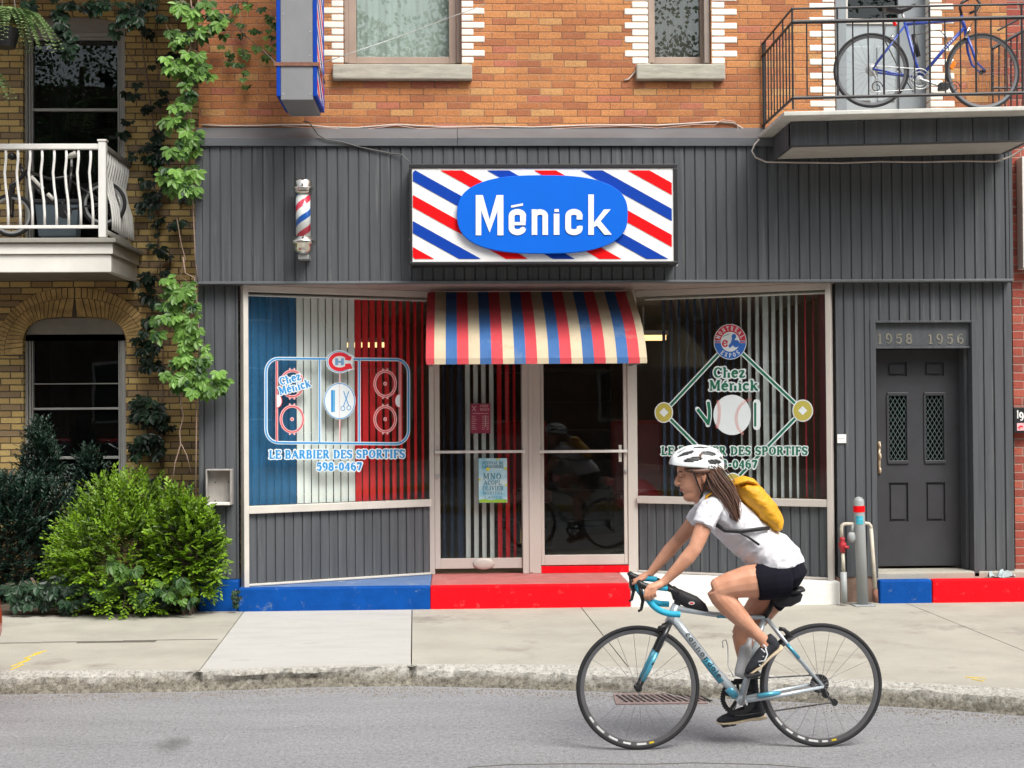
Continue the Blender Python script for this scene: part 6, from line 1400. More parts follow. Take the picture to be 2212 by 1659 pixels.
# ================================================================== ACROSS THE STREET (seen in the glass)
opp = thing('opposite_house', 'dark brick house across the street, seen mirrored in the shop glass', 'house', (0, -9, ZP))
b = M(); xw = -13
m_bro = brick('brown_brick', .21, .065, .007, [(0, (.16, .07, .045)), (.5, (.12, .05, .035)), (.8, (.2, .1, .06))], (.1, .08, .07))
b.box(-30, 40, -9.6, -9, ZP, 10.2); b.build('brick_wall', m_bro, opp)
for fl in range(3):
    for i in range(21):
        x = -28 + i * 3.2; w = M(); w.box(x - .5, x + .5, -9.0, -8.95, 1.5 + fl * 2.9, 3.1 + fl * 2.9); o = w.build('window', m_white, opp)
        w = M(); w.box(x - .43, x + .43, -8.949, -8.94, 1.57 + fl * 2.9, 3.03 + fl * 2.9); w.build('pane', m_darkglass, o)
stp = thing('concrete_stairs', 'concrete front stairs of the house across the street', 'stairs', (1.5, -8.5, ZP)); b = M()
for i in range(6): b.box(.4, 3.0, -8.9, -7.0 + -.3 * i, ZP + .17 * i, ZP + .17 * (i + 1) - .0005)
b.build('steps', m_concB, stp)
def tree(x, y, h, rad, seed, label):
    r = random.Random(seed); root = thing('street_tree', label, 'tree', (x, y, ZP), 'street trees opposite'); b = M()
    b.tube([(x, y, ZP), (x + .1, y, h * .3), (x, y + .1, h * .55), (x + .05, y, h * .8)], [.2, .16, .12, .05], 10); tips = []
    for i in range(12):
        a = r.uniform(0, 6.28); z = h * r.uniform(.3, .7); e = Vector((x + math.cos(a) * rad * .75, y + math.sin(a) * rad * .75, z + r.uniform(.6, 1.6))); b.tube([(x, y, z), Vector((x, y, z)).lerp(e, .5) + Vector((0, 0, .15)), e], [.08, .05, .02], 6)
    b.build('trunk', m_bark, root, smooth=True); b = M(); b.col = []; cl = [(x + r.gauss(0, rad * .5), y + r.gauss(0, rad * .5), h * .68 + r.gauss(0, h * .16), r.uniform(.5, 1.0)) for _ in range(46)]
    for (cx, cy, cz, cr) in cl:
        for _ in range(260):
            d = rv(r); p = Vector((cx, cy, cz)) + d * cr * r.random() ** .4; leafy(b, p, d + rv(r), rv(r), .10, .034, min(1, max(0, r.gauss(.5, .25))))
    b.build('crown', leafmat('tree_leaves', (.015, .045, .012), (.09, .18, .04), .3), root, fix=False)
for k, (x, y, h, lab) in enumerate(((-13.5, -3.5, 11.0, 'leafy street tree across the road, furthest out beyond the left house'), (-8.4, -4.2, 12.0, 'tall leafy street tree across the road, facing the left house'), (-3.4, -3.4, 11.5, 'leafy street tree across the road, facing the left shop window'), (1.9, -4.6, 12.5, 'tallest leafy street tree across the road, by the concrete stairs'), (6.8, -3.6, 11.5, 'leafy street tree across the road, facing the side door'), (12.0, -4.2, 11.5, 'leafy street tree across the road, beyond the side door on the right'), (17.0, -3.4, 12.0, 'leafy street tree across the road, second furthest out on the right'), (22.5, -4.0, 12.0, 'leafy street tree across the road, furthest out on the right'))):
    tree(x, y, h, 3.1, k + 1, lab)

# red parked car, only its bumper corner in view
car = thing('parked_car', 'red parked car whose bumper corner just shows at the left edge', 'car', (W(-5, 1350, 9.0).x - 2.0, 9.2, 0))
xe = W(3.0, 1355, 9.35).x - .04; m_car = mat('red_car_paint', (.55, .012, .02), .25, .03, 3, coat=.6); m_tyre = mat('tyre_rubber', (.02, .02, .022), .85)
L_, yc = 4.2, 9.10; xs0 = xe - L_
secs = [(0, .34, .62, .62), (.12, .26, .80, .74), (.5, .22, .92, .80), (1.1, .22, .96, .82), (2.2, .22, .98, .82), (3.3, .22, .94, .82), (3.9, .26, .86, .76), (4.12, .32, .74, .64), (4.2, .40, .62, .40)]
b = M(); ring = []
for (sx, zl, zh, hw) in secs:
    cs = []
    for j in range(24):
        a = 2 * math.pi * j / 24; c_, s_ = math.cos(a), math.sin(a)
        cs.append((xs0 + sx, yc + hw * math.copysign(abs(c_) ** .55, c_), (zl + zh) / 2 + (zh - zl) / 2 * math.copysign(abs(s_) ** .6, s_)))
    ring.append(cs)
base = len(b.v); b.v += [p for c_ in ring for p in c_]
for i in range(len(secs) - 1):
    for j in range(24): b.f.append((base + i * 24 + j, base + i * 24 + (j + 1) % 24, base + (i + 1) * 24 + (j + 1) % 24, base + (i + 1) * 24 + j)); b.m.append(0)
b.f.append(tuple(range(base, base + 24))); b.m.append(0); b.f.append(tuple(base + (len(secs) - 1) * 24 + j for j in range(24))); b.m.append(0)
b.build('body', m_car, car, smooth=True)
b = M(); b.prism([(xs0 + .5, yc - .66, .90), (xs0 + 1.0, yc - .58, 1.38), (xs0 + 2.5, yc - .58, 1.42), (xs0 + 3.3, yc - .66, .92)], (0, 1.24, 0)); b.build('cabin_glass', mat('car_glass', (.02, .025, .03), .08), car, bevel=.05)
b = M(); b.box(xs0 + 1.0, xs0 + 2.5, yc - .56, yc + .56, 1.40, 1.46); b.build('roof', m_car, car, bevel=.03)
for sx in (.85, 3.35):
    for sy in (-.80, .62): b = M(); b.lathe((xs0 + sx, yc + sy, .31), [(.2, 0), (.3, .02), (.31, .09), (.3, .17), (.2, .19)], 28, 'Y'); w_ = b.build('wheel', m_tyre, car, smooth=True); b = M(); b.lathe((xs0 + sx, yc + sy - .005, .31), [(.03, 0), (.18, .02), (.19, .19), (.03, .2)], 20, 'Y'); b.build('rim', m_steel, w_, smooth=True)
for sy in (-.50, .50): b = M(); b.ball((xs0 + 4.02, yc + sy, .66), .07, .12, .06); b.build('tail_light', mat('tail_light_red', (.4, .01, .01), .2), car, smooth=True)
# ================================================================== BICYCLES
m_rub = mat('black_rubber', (.018, .018, .02), .8, .2, 20); m_alurim = mat('grey_rim', (.20, .20, .21), .3, .1, 9, metal=.7); m_spoke = mat('steel_spoke', (.30, .30, .31), .35, metal=.8)
m_blk = mat('black_plastic', (.016, .016, .018), .45, .2, 15)
def wheel(parent, c, r, rim_mat, yaw=0.0, tw=.0125, rimh=.017, seed=0, deco=None, nsp=20, rimdark=None):
    c = Vector(c); cz = Matrix.Rotation(yaw, 3, 'Z'); P = lambda a, q_, y=0: c + cz @ Vector((q_ * math.cos(a), y, q_ * math.sin(a)))
    b = M(); b.tube([P(2 * math.pi * i / 72, r - tw) for i in range(72)], tw, 10, closed=True); wh = b.build('wheel', m_rub, parent, smooth=True)
    b = M(); n = 72; r1, r2 = r - 2 * tw + .003, r - 2 * tw - rimh; base = len(b.v)
    for i in range(n):
        a = 2 * math.pi * i / n
        for (q_, y) in ((r1, -.010), (r1, .010), (r2, .008), (r2 - .003, 0), (r2, -.008)): b.v.append(tuple(P(a, q_, y)))
    for i in range(n):
        for j in range(5): b.f.append((base + i * 5 + j, base + i * 5 + (j + 1) % 5, base + ((i + 1) % n) * 5 + (j + 1) % 5, base + ((i + 1) % n) * 5 + j)); b.m.append(0)
    b.build('rim', rim_mat, wh, smooth=False)
    b = M(); off = seed * .7
    for i in range(nsp):
        a = 2 * math.pi * i / nsp + off; sg = 1 if i % 2 else -1
        b.tube([P(a + .35 * (1 if i % 4 < 2 else -1), .018, sg * .022), P(a, r2)], .0011, 4, cap=False)
    b.build('spokes', m_spoke, wh)
    b = M(); cc = c; b.tube([P(0, 0, -.045), P(0, 0, -.03), P(0, 0, -.024), P(0, 0, .024), P(0, 0, .03), P(0, 0, .045)], [.006, .020, .012, .012, .020, .006], 12); b.build('hub', m_blk, wh, smooth=True)
    if deco:
        b = M()
        for (a0, a1, mi) in deco[1]:
            b.mi = mi; k = 8
            for i in range(k):
                A, B_ = R(a0 + (a1 - a0) * i / k), R(a0 + (a1 - a0) * (i + 1) / k)
                b.quad(P(A, r2 + .004, -.0112), P(B_, r2 + .004, -.0112), P(B_, r1 - .005, -.0116), P(A, r1 - .005, -.0116))
        b.build('rim_print', deco[0], wh, fix=False)
    return wh
Yk = 7.985
bike = thing('road_bicycle', 'light blue and silver road bicycle ridden along the street', 'bicycle', tuple(G(1575, 1617, 0)))
m_fr = mat('silver_blue_frame', (.50, .56, .60), .25, .06, 5, metal=.3, coat=.5); m_frb = mat('sky_blue_frame_paint', (.07, .34, .48), .25, .08, 5, metal=.2, coat=.5)
m_tape = mat('sky_blue_bar_tape', (.02, .38, .58), .7, .08, 20); m_carb = mat('black_carbon', (.02, .022, .026), .3, .1, 5, coat=.4)
w3 = lambda x, y, dy=0.0: W(x, y, Yk + dy)
fh, rh = w3(1378, 1484), w3(1773.5, 1483); RW_ = .3345
fh.z = RW_ + .0; rh.z = RW_
dk = [mat('rim_white_print', (.65, .66, .66), .4), mat('rim_yellow_print', (.62, .48, .03), .4)]
wheel(bike, fh, RW_, m_alurim, .0, seed=1, deco=(dk, [(-150, -143, 0), (-138, -128, 0), (-122, -112, 0), (-106, -98, 0), (-92, -82, 0), (-79, -74, 1)]))
wheel(bike, rh, RW_, m_alurim, .0, seed=2, deco=(dk, [(-146, -136, 0), (-130, -122, 0), (-116, -108, 0), (-104, -94, 0), (-90, -84, 0), (-80, -75, 1)]))
def tubeP(name, pts, r, mt, parent=bike, n=12, smooth=True, **k): b = M(); b.tube(pts, r, n, **k); return b.build(name, mt, parent, smooth=smooth)
ht, hb, sc_, bb = w3(1462, 1306), w3(1446, 1346), w3(1651, 1334), w3(1599, 1511)
fr = M(); fr.tube([ht, hb], [.024, .027], 14); fr.tube([hb.lerp(ht, .35), w3(1499, 1390), w3(1545, 1450), bb + Vector((0, 0, .01))], [.024, .025, .026, .022], 14, upv=(0, 1, 0)); fr.tube([ht.lerp(hb, .2), w3(1540, 1327), sc_], [(.022, .017), (.02, .014), (.018, .013)], 12, upv=(0, 1, 0))
fr.tube([sc_, w3(1625, 1422), bb], .0165, 12); frame = fr.build('frame', m_fr, bike, smooth=True)
b = M(); b.tube([bb + Vector((0, -.045, 0)), bb + Vector((0, .045, 0))], .024, 16); b.build('bottom_bracket', m_fr, frame, smooth=True)
b = M()
for sy in (-1, 1):
    o_ = Vector((0, .058 * sy, 0)); b.tube([bb + Vector((.03, .028 * sy, 0)), w3(1680, 1498) + o_, rh + o_ * .95], [.014, .012, .009], 10)
b.build('chain_stays', m_fr, frame, smooth=True)
b = M()
for sy in (-1, 1):
    o_ = Vector((0, .055 * sy, 0)); b.tube([sc_ + Vector((.01, .016 * sy, 0)), w3(1700, 1392) + o_ * .7, rh + o_], [.011, .009, .008], 10)
b.build('seat_stays', m_fr, frame, smooth=True)
b = M(); of = Vector((0, -.0015, 0))
b.tube([w3(1637, 1503, -.058), w3(1685, 1496, -.0585)], .0128, 10); b.tube([w3(1700, 1391, -.04), w3(1726, 1422, -.045)], .0098, 10); b.tube([w3(1573, 1485), w3(1590, 1503)], .0262, 12); b.tube([w3(1548, 1329), w3(1600, 1331)], [(.0205, .0148)] * 2, 12, upv=(0, 1, 0)); b.tube([w3(1522, 1421), w3(1560, 1470)], .0265, 12)
build_each(b, 'blue_frame_band', m_frb, frame, smooth=True)
# lettering down the down-tube: slanted dark marks as on the frame
b = M(); text2(b, 'cannondale', 1479.5, 1370, 1553, 11.5, .17, 1, lambda x, y, l: w3(x, y, -.0275 - .0008 * l), y1b=1467, sp=.10)
b.build('down_tube_lettering', m_carb, frame, fix=False)
fk = M()
for sy in (-1, 1):
    o_ = Vector((0, .05 * sy, 0)); fk.tube([hb + Vector((0, .02 * sy, .005)), w3(1428, 1380) + o_ * .8, w3(1405, 1430) + o_, fh + o_], [.017, .015, .012, .008], 12)
fork = fk.build('fork', m_carb, bike, smooth=True)
b = M()
for sy in (-1, 1):
    o_ = Vector((0, .05 * sy, 0)); b.tube([w3(1416, 1406) + o_ * .92, w3(1400, 1440) + o_, w3(1386, 1468) + o_], [.0146, .0124, .0105], 12)
b.build('blue_fork_blades', m_frb, fork, smooth=True)
b = M(); b.tube([w3(1441, 1352, -.03), w3(1425, 1356, -.03), w3(1420, 1368, -.03)], .012, 8); b.tube([w3(1445, 1345, -.03), w3(1432, 1350, .03)], .009, 8); b.tube([w3(1418, 1364, -.022), w3(1432, 1372, -.022)], .008, 6); b.build('front_brake', m_blk, bike, smooth=True)
b = M(); b.tube([w3(1683, 1358, -.03), w3(1694, 1360, -.03), w3(1706, 1374, -.03)], .011, 8); b.tube([w3(1690, 1358, 0), w3(1704, 1368, 0)], .010, 8); b.tube([w3(1694, 1376, -.022), w3(1712, 1374, -.022)], .008, 6); b.build('rear_brake', m_blk, bike, smooth=True)
tubeP('stem', [ht + Vector((0, 0, -.005)), w3(1466, 1290), w3(1460, 1276), w3(1452, 1272)], [.02, .019, .018, .02], m_blk)
b = M(); hx_ = [(1452, 1272, -.03), (1450, 1272, -.17), (1441, 1271, -.195), (1420, 1268, -.20), (1403, 1269, -.205), (1396, 1278, -.205), (1398, 1291, -.205), (1408, 1306, -.205), (1424, 1319, -.205), (1446, 1326, -.205), (1469, 1327, -.205)]
near = [W(x, y, Yk - .2) + Vector((0, dy + .2, 0)) for x, y, dy in hx_]
near[0] = W(1452, 1272, Yk) + Vector((0, -.03, 0))
far = [Vector((p.x, 2 * Yk - p.y, p.z)) for p in near]
near[1].x = near[0].x; near[1].z = near[0].z; far[1].x = near[0].x; far[1].z = near[0].z; far[0].x = near[0].x; far[0].z = near[0].z
tubeP('handlebar', [far[2], far[1], near[1], near[2]], .013, m_blk)
def smoothp(P, k=3):
    for _ in range(k):
        Q = [P[0]]
        for a, c in zip(P, P[1:]): Q += [a.lerp(c, .25), a.lerp(c, .75)]
        P = Q + [P[-1]]
    return P
for side in (near, far): tubeP('bar_drop', smoothp(side[2:], 2), .0165, m_tape)
for sgn, side in ((-1, near), (1, far)):
    p = side[4]; b = M(); b.tube([p + Vector((.02, 0, -.004)), p + Vector((-.02, 0, .006)), p + Vector((-.048, 0, .018)), p + Vector((-.062, 0, .036))], [.018, .019, .018, .012], 12); b.build('brake_hood', m_blk, bike, smooth=True)
    b = M(); b.tube([p + Vector((-.05, 0, .01)), p + Vector((-.046, 0, -.03)), p + Vector((-.036, 0, -.07)), p + Vector((-.046, 0, -.115)), p + Vector((-.062, 0, -.125))], [.008, .007, .006, .005, .004], 8, flat=1.6); b.build('brake_lever', m_blk, bike, smooth=True)
# saddle, post, bags, bottle
tubeP('seat_post', [sc_, w3(1662, 1318), w3(1672, 1290)], .0145, m_blk)
b = M(); b.tube([w3(1648, 1279), w3(1668, 1279), w3(1692, 1277), w3(1716, 1275), w3(1734, 1272)], [(.014, .012), (.02, .016), (.045, .02), (.068, .022), (.06, .014)], 16, upv=(0, 1, 0)); b.build('saddle', m_blk, bike, smooth=True)
b = M(); b.tube([w3(1668, 1296), w3(1685, 1297), w3(1704, 1294), w3(1722, 1287), w3(1729, 1280)], [(.022, .022), (.034, .038), (.036, .042), (.034, .036), (.02, .018)], 14, upv=(0, 1, 0)); tag(b.build('saddle_bag', mat('black_bag_cloth', (.014, .014, .018), .6, .2, 30, bmp=.4), smooth=True), 'small black bag strapped under the saddle of the moving road bicycle', 'bag')
b = M(); b.tube([w3(1452, 1272), w3(1462, 1284), w3(1480, 1294), w3(1500, 1302), w3(1518, 1312), w3(1527, 1321)], [(.012, .014), (.024, .035), (.026, .04), (.026, .038), (.022, .026), (.014, .012)], 14, upv=(0, 1, 0)); tb = b.build('frame_bag', mat('black_bag_cloth', (.014, .014, .018), .6, .2, 30, bmp=.4), smooth=True); tag(tb, 'black top-tube bag with a small pale oval badge behind the handlebar', 'bag')
b = M(); cx_, cy_ = 1494, 1303; fb = lambda x, y, l: w3(x, y, -.0275 - l * .001); poly2(b, ell(cx_, cy_, 7, 3.6, 16), 1, fb); b.mi = 1; poly2(b, ell(cx_, cy_, 4, 1.8, 12), 2, fb); b.build('badge', [mat('pale_badge', (.6, .6, .6), .5), m_signr], tb, fix=False)
b = M(); b.tube([w3(1621, 1378), w3(1617, 1392), w3(1612, 1400), w3(1600, 1452), w3(1597, 1462)], [.012, .018, .034, .034, .028], 16); tag(b.build('water_bottle', mat('translucent_grey_bottle', (.42, .42, .43), .35, .1, 20), smooth=True), 'pale grey water bottle held in the moving bicycle frame', 'bottle')
b = M(); b.tube([w3(1562, 1400), w3(1560, 1385), w3(1568, 1382), w3(1572, 1395), w3(1573, 1440), w3(1585, 1462)], .0035, 6); b.tube([w3(1600, 1462), w3(1612, 1468)], .005, 6); b.build('bottle_cage', m_signw, bike, smooth=True)
# drivetrain: far side
b = M(); cr = .098; n = 44; Yc = Yk + .055; base = len(b.v)
for i in range(n * 2):
    a = 2 * math.pi * i / (n * 2); q_ = cr + (.004 if i % 2 else -.003)
    for y in (Yc - .003, Yc + .003): b.v.append((bb.x + q_ * math.cos(a), y, bb.z + q_ * math.sin(a)))
    for y in (Yc - .003, Yc + .003): b.v.append((bb.x + cr * .74 * math.cos(a), y, bb.z + cr * .74 * math.sin(a)))
m2 = n * 2
for i in range(m2):
    k0, k1 = base + i * 4, base + ((i + 1) % m2) * 4
    b.f += [(k0, k1, k1 + 1, k0 + 1), (k0, k0 + 2, k1 + 2, k1), (k0 + 1, k1 + 1, k1 + 3, k0 + 3), (k0 + 2, k0 + 3, k1 + 3, k1 + 2)]; b.m += [0] * 4
for i in range(5): a = R(20 + 72 * i); b.tube([bb + Vector((0, .055, 0)), (bb.x + cr * .78 * math.cos(a), Yc, bb.z + cr * .78 * math.sin(a))], .009, 6)
b.build('chainring', m_blk, bike)
b = M(); b.lathe((rh.x, Yk + .03, rh.z), [(.05, 0), (.052, .003), (.044, .006), (.040, .012), (.032, .018), (.026, .025), (.01, .026)], 24, 'Y'); b.build('cassette', m_blk, bike)
j1, j2 = w3(1783, 1500, .05), w3(1802, 1517, .05)
b = M(); b.tube([Vector((bb.x - .02, Yc, bb.z + cr)), Vector((bb.x + .01, Yc, bb.z + cr)), Vector((rh.x, Yc, rh.z + .045))], .0045, 6); b.tube([Vector((rh.x + .045, Yc, rh.z)), j1, j2, Vector((bb.x + .02, Yc, bb.z - cr)), Vector((bb.x - .02, Yc, bb.z - cr))], .0045, 6); b.build('chain', m_blk, bike)
b = M(); b.tube([rh + Vector((.01, .05, -.02)), j1], .011, 8); b.tube([j1, j2], .008, 8)
for j in (j1, j2): b.lathe((j.x, j.y - .006, j.z), [(.02, 0), (.02, .012)], 14, 'Y')
b.build('rear_derailleur', m_blk, bike, smooth=False)
pdn, pdf = w3(1622, 1452, -.13), w3(1585, 1565, .13)
cn, cf = bb + Vector((0, -.075, 0)), bb + Vector((0, .085, 0))
pa = Vector((W(1621, 1453, Yk - .08).x, Yk - .085, W(1621, 1453, Yk - .08).z)); ppf = Vector((2 * bb.x - pa.x, Yk + .095, 2 * bb.z - pa.z))
b = M(); b.tube([bb + Vector((0, -.045, 0)), cn], .016, 10); b.tube([cn, pa], [.014, .010], 10, flat=.6); b.build('crank', m_steel, bike, smooth=True); b = M(); b.tube([bb + Vector((0, .045, 0)), cf], .016, 10); b.tube([cf, ppf], [.014, .010], 10, flat=.6); b.build('crank', m_steel, bike, smooth=True)
for p, s in ((pa, -1), (ppf, 1)): b = M(); b.obox(p + Vector((0, .05 * s, 0)), (.038, 0, .006), (0, .045, 0), (0, 0, .010)); b.build('pedal', m_blk, bike, bevel=.004)

# ================================================================== THE RIDER
m_skin, nt, bs = newmat('skin'); v = coords(nt); c = ramp(nt, noise(nt, v, 14, 3), [(.3, (.53, .25, .15)), (.7, (.66, .34, .225))])
nt.links.new(c, bs.inputs['Base Color']); bs.inputs['Roughness'].default_value = .5; bs.inputs['Subsurface Weight'].default_value = .12; bs.inputs['Subsurface Radius'].default_value = (.02, .008, .004); bump(nt, bs, noise(nt, v, 160, 3), .12, .002)
rider = thing('person', 'cyclist in white T-shirt and black shorts leaning forward over the handlebars', 'person', tuple(w3(1690, 1262)))
YN, YFa = -.11, .11
def rem(o, vox, sm=6, fac=.5):
    m = o.modifiers.new('remesh', 'REMESH'); m.mode = 'VOXEL'; m.voxel_size = vox; m.use_smooth_shade = True
    if sm: s_ = o.modifiers.new('smooth', 'SMOOTH'); s_.factor = fac; s_.iterations = sm
    return o
b = M(); Yx = (0, 1, 0)
def limb(pts, n=14): b.tube([W(x, y, Yk + dy) for x, y, dy, _ in pts], [r if isinstance(r, tuple) else (r, r) for *_, r in pts], n, upv=Yx)
limb([(1697, 1262, 0, (.10, .06)), (1692, 1240, 0, (.145, .108)), (1672, 1212, 0, (.130, .095)), (1648, 1186, 0, (.115, .085)), (1612, 1152, 0, (.125, .088)), (1574, 1116, 0, (.130, .085)), (1545, 1096, 0, (.125, .068)), (1526, 1082, 0, (.07, .052)), (1513, 1070, 0, (.052, .052)), (1506, 1058, 0, (.05, .05)), (1504, 1040, 0, (.045, .045))], 20)
# legs
limb([(1692, 1246, -.085, .105), (1660, 1252, -.10, .098), (1615, 1256, -.11, (.078, .088)), (1575, 1264, -.115, (.062, .070)), (1549, 1273, -.115, (.054, .060)), (1541, 1276, -.115, (.045, .048))])
limb([(1546, 1272, -.115, (.048, .054)), (1556, 1290, -.115, (.05, .056)), (1577, 1311, -.115, (.052, .060)), (1598, 1333, -.115, (.046, .050)), (1622, 1357, -.115, (.034, .037)), (1643, 1377, -.115, (.027, .032)), (1655, 1389, -.115, (.030, .036)), (1652, 1400, -.115, .03)])
limb([(1692, 1246, .085, .105), (1665, 1285, .09, .095), (1630, 1332, .10, (.072, .078)), (1606, 1364, .10, (.056, .06)), (1600, 1376, .10, (.05, .055))])
limb([(1602, 1368, .10, (.05, .055)), (1608, 1395, .10, (.05, .056)), (1615, 1430, .10, (.046, .05)), (1622, 1475, .10, (.034, .036)), (1628, 1512, .10, (.028, .03)), (1632, 1530, .10, (.03, .034)), (1628, 1540, .1, .028)])
# arms
limb([(1545, 1100, -.10, .045), (1532, 1106, -.150, (.042, .044)), (1520, 1136, -.182, (.043, .046)), (1508, 1168, -.205, (.038, .041)), (1500, 1186, -.215, (.036, .038)), (1484, 1206, -.215, (.038, .040)), (1462, 1230, -.21, (.031, .032)), (1440, 1252, -.205, (.022, .024)), (1432, 1259, -.205, (.021, .023))])
limb([(1545, 1100, .10, .045), (1530, 1104, .150, (.042, .044)), (1500, 1128, .19, (.044, .047)), (1472, 1160, .215, (.036, .038)), (1462, 1171, .22, (.036, .037)), (1445, 1190, .215, (.037, .038)), (1425, 1214, .21, (.030, .031)), (1407, 1236, .205, (.022, .023)), (1401, 1242, .205, (.021, .022))])
# hands: palm over the hood, four fingers wrapped round its outer side, thumb on the inner side
def hand(o, s):                                    # o: wrist point; s: -1 near (outer side towards camera), +1 far
    q_ = lambda dx, dz, dy: o + Vector((dx, s * dy, dz))
    b.tube([q_(.0, .0, 0), q_(-.03, -.012, .006), q_(-.06, -.02, .010), (q_(-.082, -.026, .012))], [(.022, .022), (.032, .022), (.036, .021), (.030, .016)], 14, upv=Yx)
    for i, (fx, L) in enumerate(((-.088, 1.0), (-.071, 1.08), (-.053, 1.0), (-.036, .82))):
        dz = -.026 + i * .002 - (.0 if i else .0); r_ = .0098 - (i == 3) * .0012
        b.tube([q_(fx + .012, dz + .006, .018), q_(fx - .004, dz - .010 * L, .034), q_(fx - .008, dz - .034 * L, .036), q_(fx - .002, dz - .052 * L, .024), q_(fx + .004, dz - .058 * L, .010)], [r_ * 1.05, r_, r_, r_ * .92, r_ * .7], 8)
    b.tube([q_(-.022, -.010, -.022), q_(-.05, -.022, -.034), q_(-.076, -.036, -.032), q_(-.090, -.046, -.022)], [.013, .0115, .0105, .008], 8)
wn_, wf_ = W(1430, 1260, Yk - .205), W(1399, 1243, Yk + .205)
hand(wn_, -1); hand(wf_, 1)
# head
ear = W(1512, 1031, Yk); pitch = R(14); hk = 1.06
fwd = Vector((-math.cos(pitch), 0, -math.sin(pitch))); upd = Vector((-math.sin(pitch), 0, math.cos(pitch)))
hp = lambda f_, y, z: ear + fwd * (f_ * hk) + upd * (z * hk) + Vector((0, y * hk, 0))
prof = [(-.112, .070, .030, .020), (-.106, .092, .012, .030), (-.094, .106, -.005, .038), (-.078, .110, -.02, .046), (-.062, .101, -.035, .052), (-.052, .104, -.042, .056), (-.045, .112, -.05, .058), (-.037, .107, -.055, .061), (-.029, .114, -.06, .063), (-.018, .108, -.068, .066), (-.006, .106, -.078, .069), (.012, .103, -.088, .072), (.030, .097, -.094, .074), (.040, .100, -.097, .075), (.054, .107, -.099, .075), (.072, .104, -.097, .074), (.09, .094, -.09, .068), (.108, .074, -.074, .056), (.122, .042, -.048, .036), (.128, .0, -.01, .01)]
n = 28; base = len(b.v)
for (z, ff, bk, hw) in prof:
    cx = (ff + bk) / 2; rxx = (ff - bk) / 2
    for j in range(n):
        a = 2 * math.pi * j / n; c_, s_ = math.cos(a), math.sin(a)
        px_ = cx + rxx * c_; wv = hw * math.copysign(abs(s_) ** .9, s_)
        if c_ > .3: wv *= 1 - .18 * (c_ - .3)
        if .02 < z < .045 and .75 < c_ < .97: px_ -= .003
        b.v.append(tuple(hp(px_, wv, z)))
for i in range(len(prof) - 1):
    for j in range(n): b.f.append((base + i * n + j, base + i * n + (j + 1) % n, base + (i + 1) * n + (j + 1) % n, base + (i + 1) * n + j)); b.m.append(0)
b.f.append(tuple(base + j for j in range(n))); b.m.append(0); b.f.append(tuple(base + (len(prof) - 1) * n + j for j in range(n))); b.m.append(0)
b.tube([hp(.098, 0, .046), hp(.108, 0, .030), hp(.119, 0, .012), hp(.127, 0, .001), hp(.124, 0, -.007), hp(.106, 0, -.012)], [.007, .0095, .0115, .0125, .0115, .008], 12)
for s in (-1, 1): b.ball(hp(.117, .011 * s, -.005), .009, .008, .007)
for s in (-1, 1):
    b.tube([hp(.004, .070 * s, -.030), hp(-.006, .077 * s, -.018), hp(-.018, .082 * s, .004), hp(-.018, .083 * s, .022), hp(-.004, .080 * s, .030), hp(.008, .076 * s, .022)], [.006, .007, .006, .006, .005, .004], 8); b.tube([hp(-.002, .072 * s, -.016), hp(-.004, .075 * s, .012)], [.008, .010], 8)
body = b.build('body', m_skin, rider, smooth=True, fix=True); rem(body, .0046, 6, .5)
m_lip = mat('lips', (.42, .12, .10), .5); m_brow = mat('dark_brow', (.06, .035, .025), .8)
b = M(); b.tube([hp(.098, -.022, -.040), hp(.109, -.012, -.039), hp(.1135, 0, -.0385), hp(.109, .012, -.039), hp(.098, .022, -.040)], [(.004, .003), (.005, .0045), (.005, .0055), (.005, .0045), (.004, .003)], 8); b.build('mouth', m_lip, rider, smooth=True)
for s in (-1, 1):
    b = M(); b.tube([hp(.101, .016 * s, .052), hp(.098, .030 * s, .057), hp(.088, .045 * s, .052)], [.003, .0038, .002], 6); b.build('eyebrow', m_brow, rider, smooth=True)
    b = M(); b.ball(hp(.086, .031 * s, .030), .0115); b.mi = 1; b.tube([hp(.098, .018 * s, .029), hp(.0985, .030 * s, .0245), hp(.090, .044 * s, .028)], [.0012, .0022, .0012], 6); b.build('eye', [m_skin, m_brow], rider, smooth=True)
# T-shirt
m_shirt, nt, bs = newmat('white_jersey_cotton'); v = coords(nt); nt.links.new(ramp(nt, noise(nt, v, 5, 3), [(.3, (.68, .68, .73)), (.7, (.76, .76, .80))]), bs.inputs['Base Color']); bs.inputs['Roughness'].default_value = .9
wv_ = N(nt, 'ShaderNodeTexWave'); wv_.inputs['Scale'].default_value = 4.5; wv_.inputs['Distortion'].default_value = 7; wv_.inputs['Detail'].default_value = 3
mp = N(nt, 'ShaderNodeMapping'); mp.inputs['Rotation'].default_value = (0, R(-38), 0); nt.links.new(v, mp.inputs[0]); nt.links.new(mp.outputs[0], wv_.inputs['Vector'])
bump(nt, bs, wv_.outputs['Fac'], .5, .02)
b = M()
limb([(1512, 1074, 0, (.070, .060)), (1524, 1082, 0, (.115, .078)), (1540, 1095, 0, (.165, .100)), (1570, 1117, 0, (.172, .118)), (1608, 1150, 0, (.165, .124)), (1636, 1176, 0, (.160, .122)), (1657, 1194, 0, (.168, .138)), (1668, 1209, 0, (.175, .155)), (1671, 1224, 0, (.180, .166))], 24)
limb([(1548, 1100, -.09, .075), (1535, 1102, -.150, (.062, .068)), (1526, 1118, -.176, (.058, .064)), (1519, 1137, -.190, (.058, .062))])
limb([(1548, 1100, .09, .075), (1530, 1100, .150, (.060, .066)), (1512, 1115, .176, (.057, .062)), (1498, 1131, .190, (.056, .058))])
sh = b.build('shirt', m_shirt, rider, smooth=True); rem(sh, .007, 4)
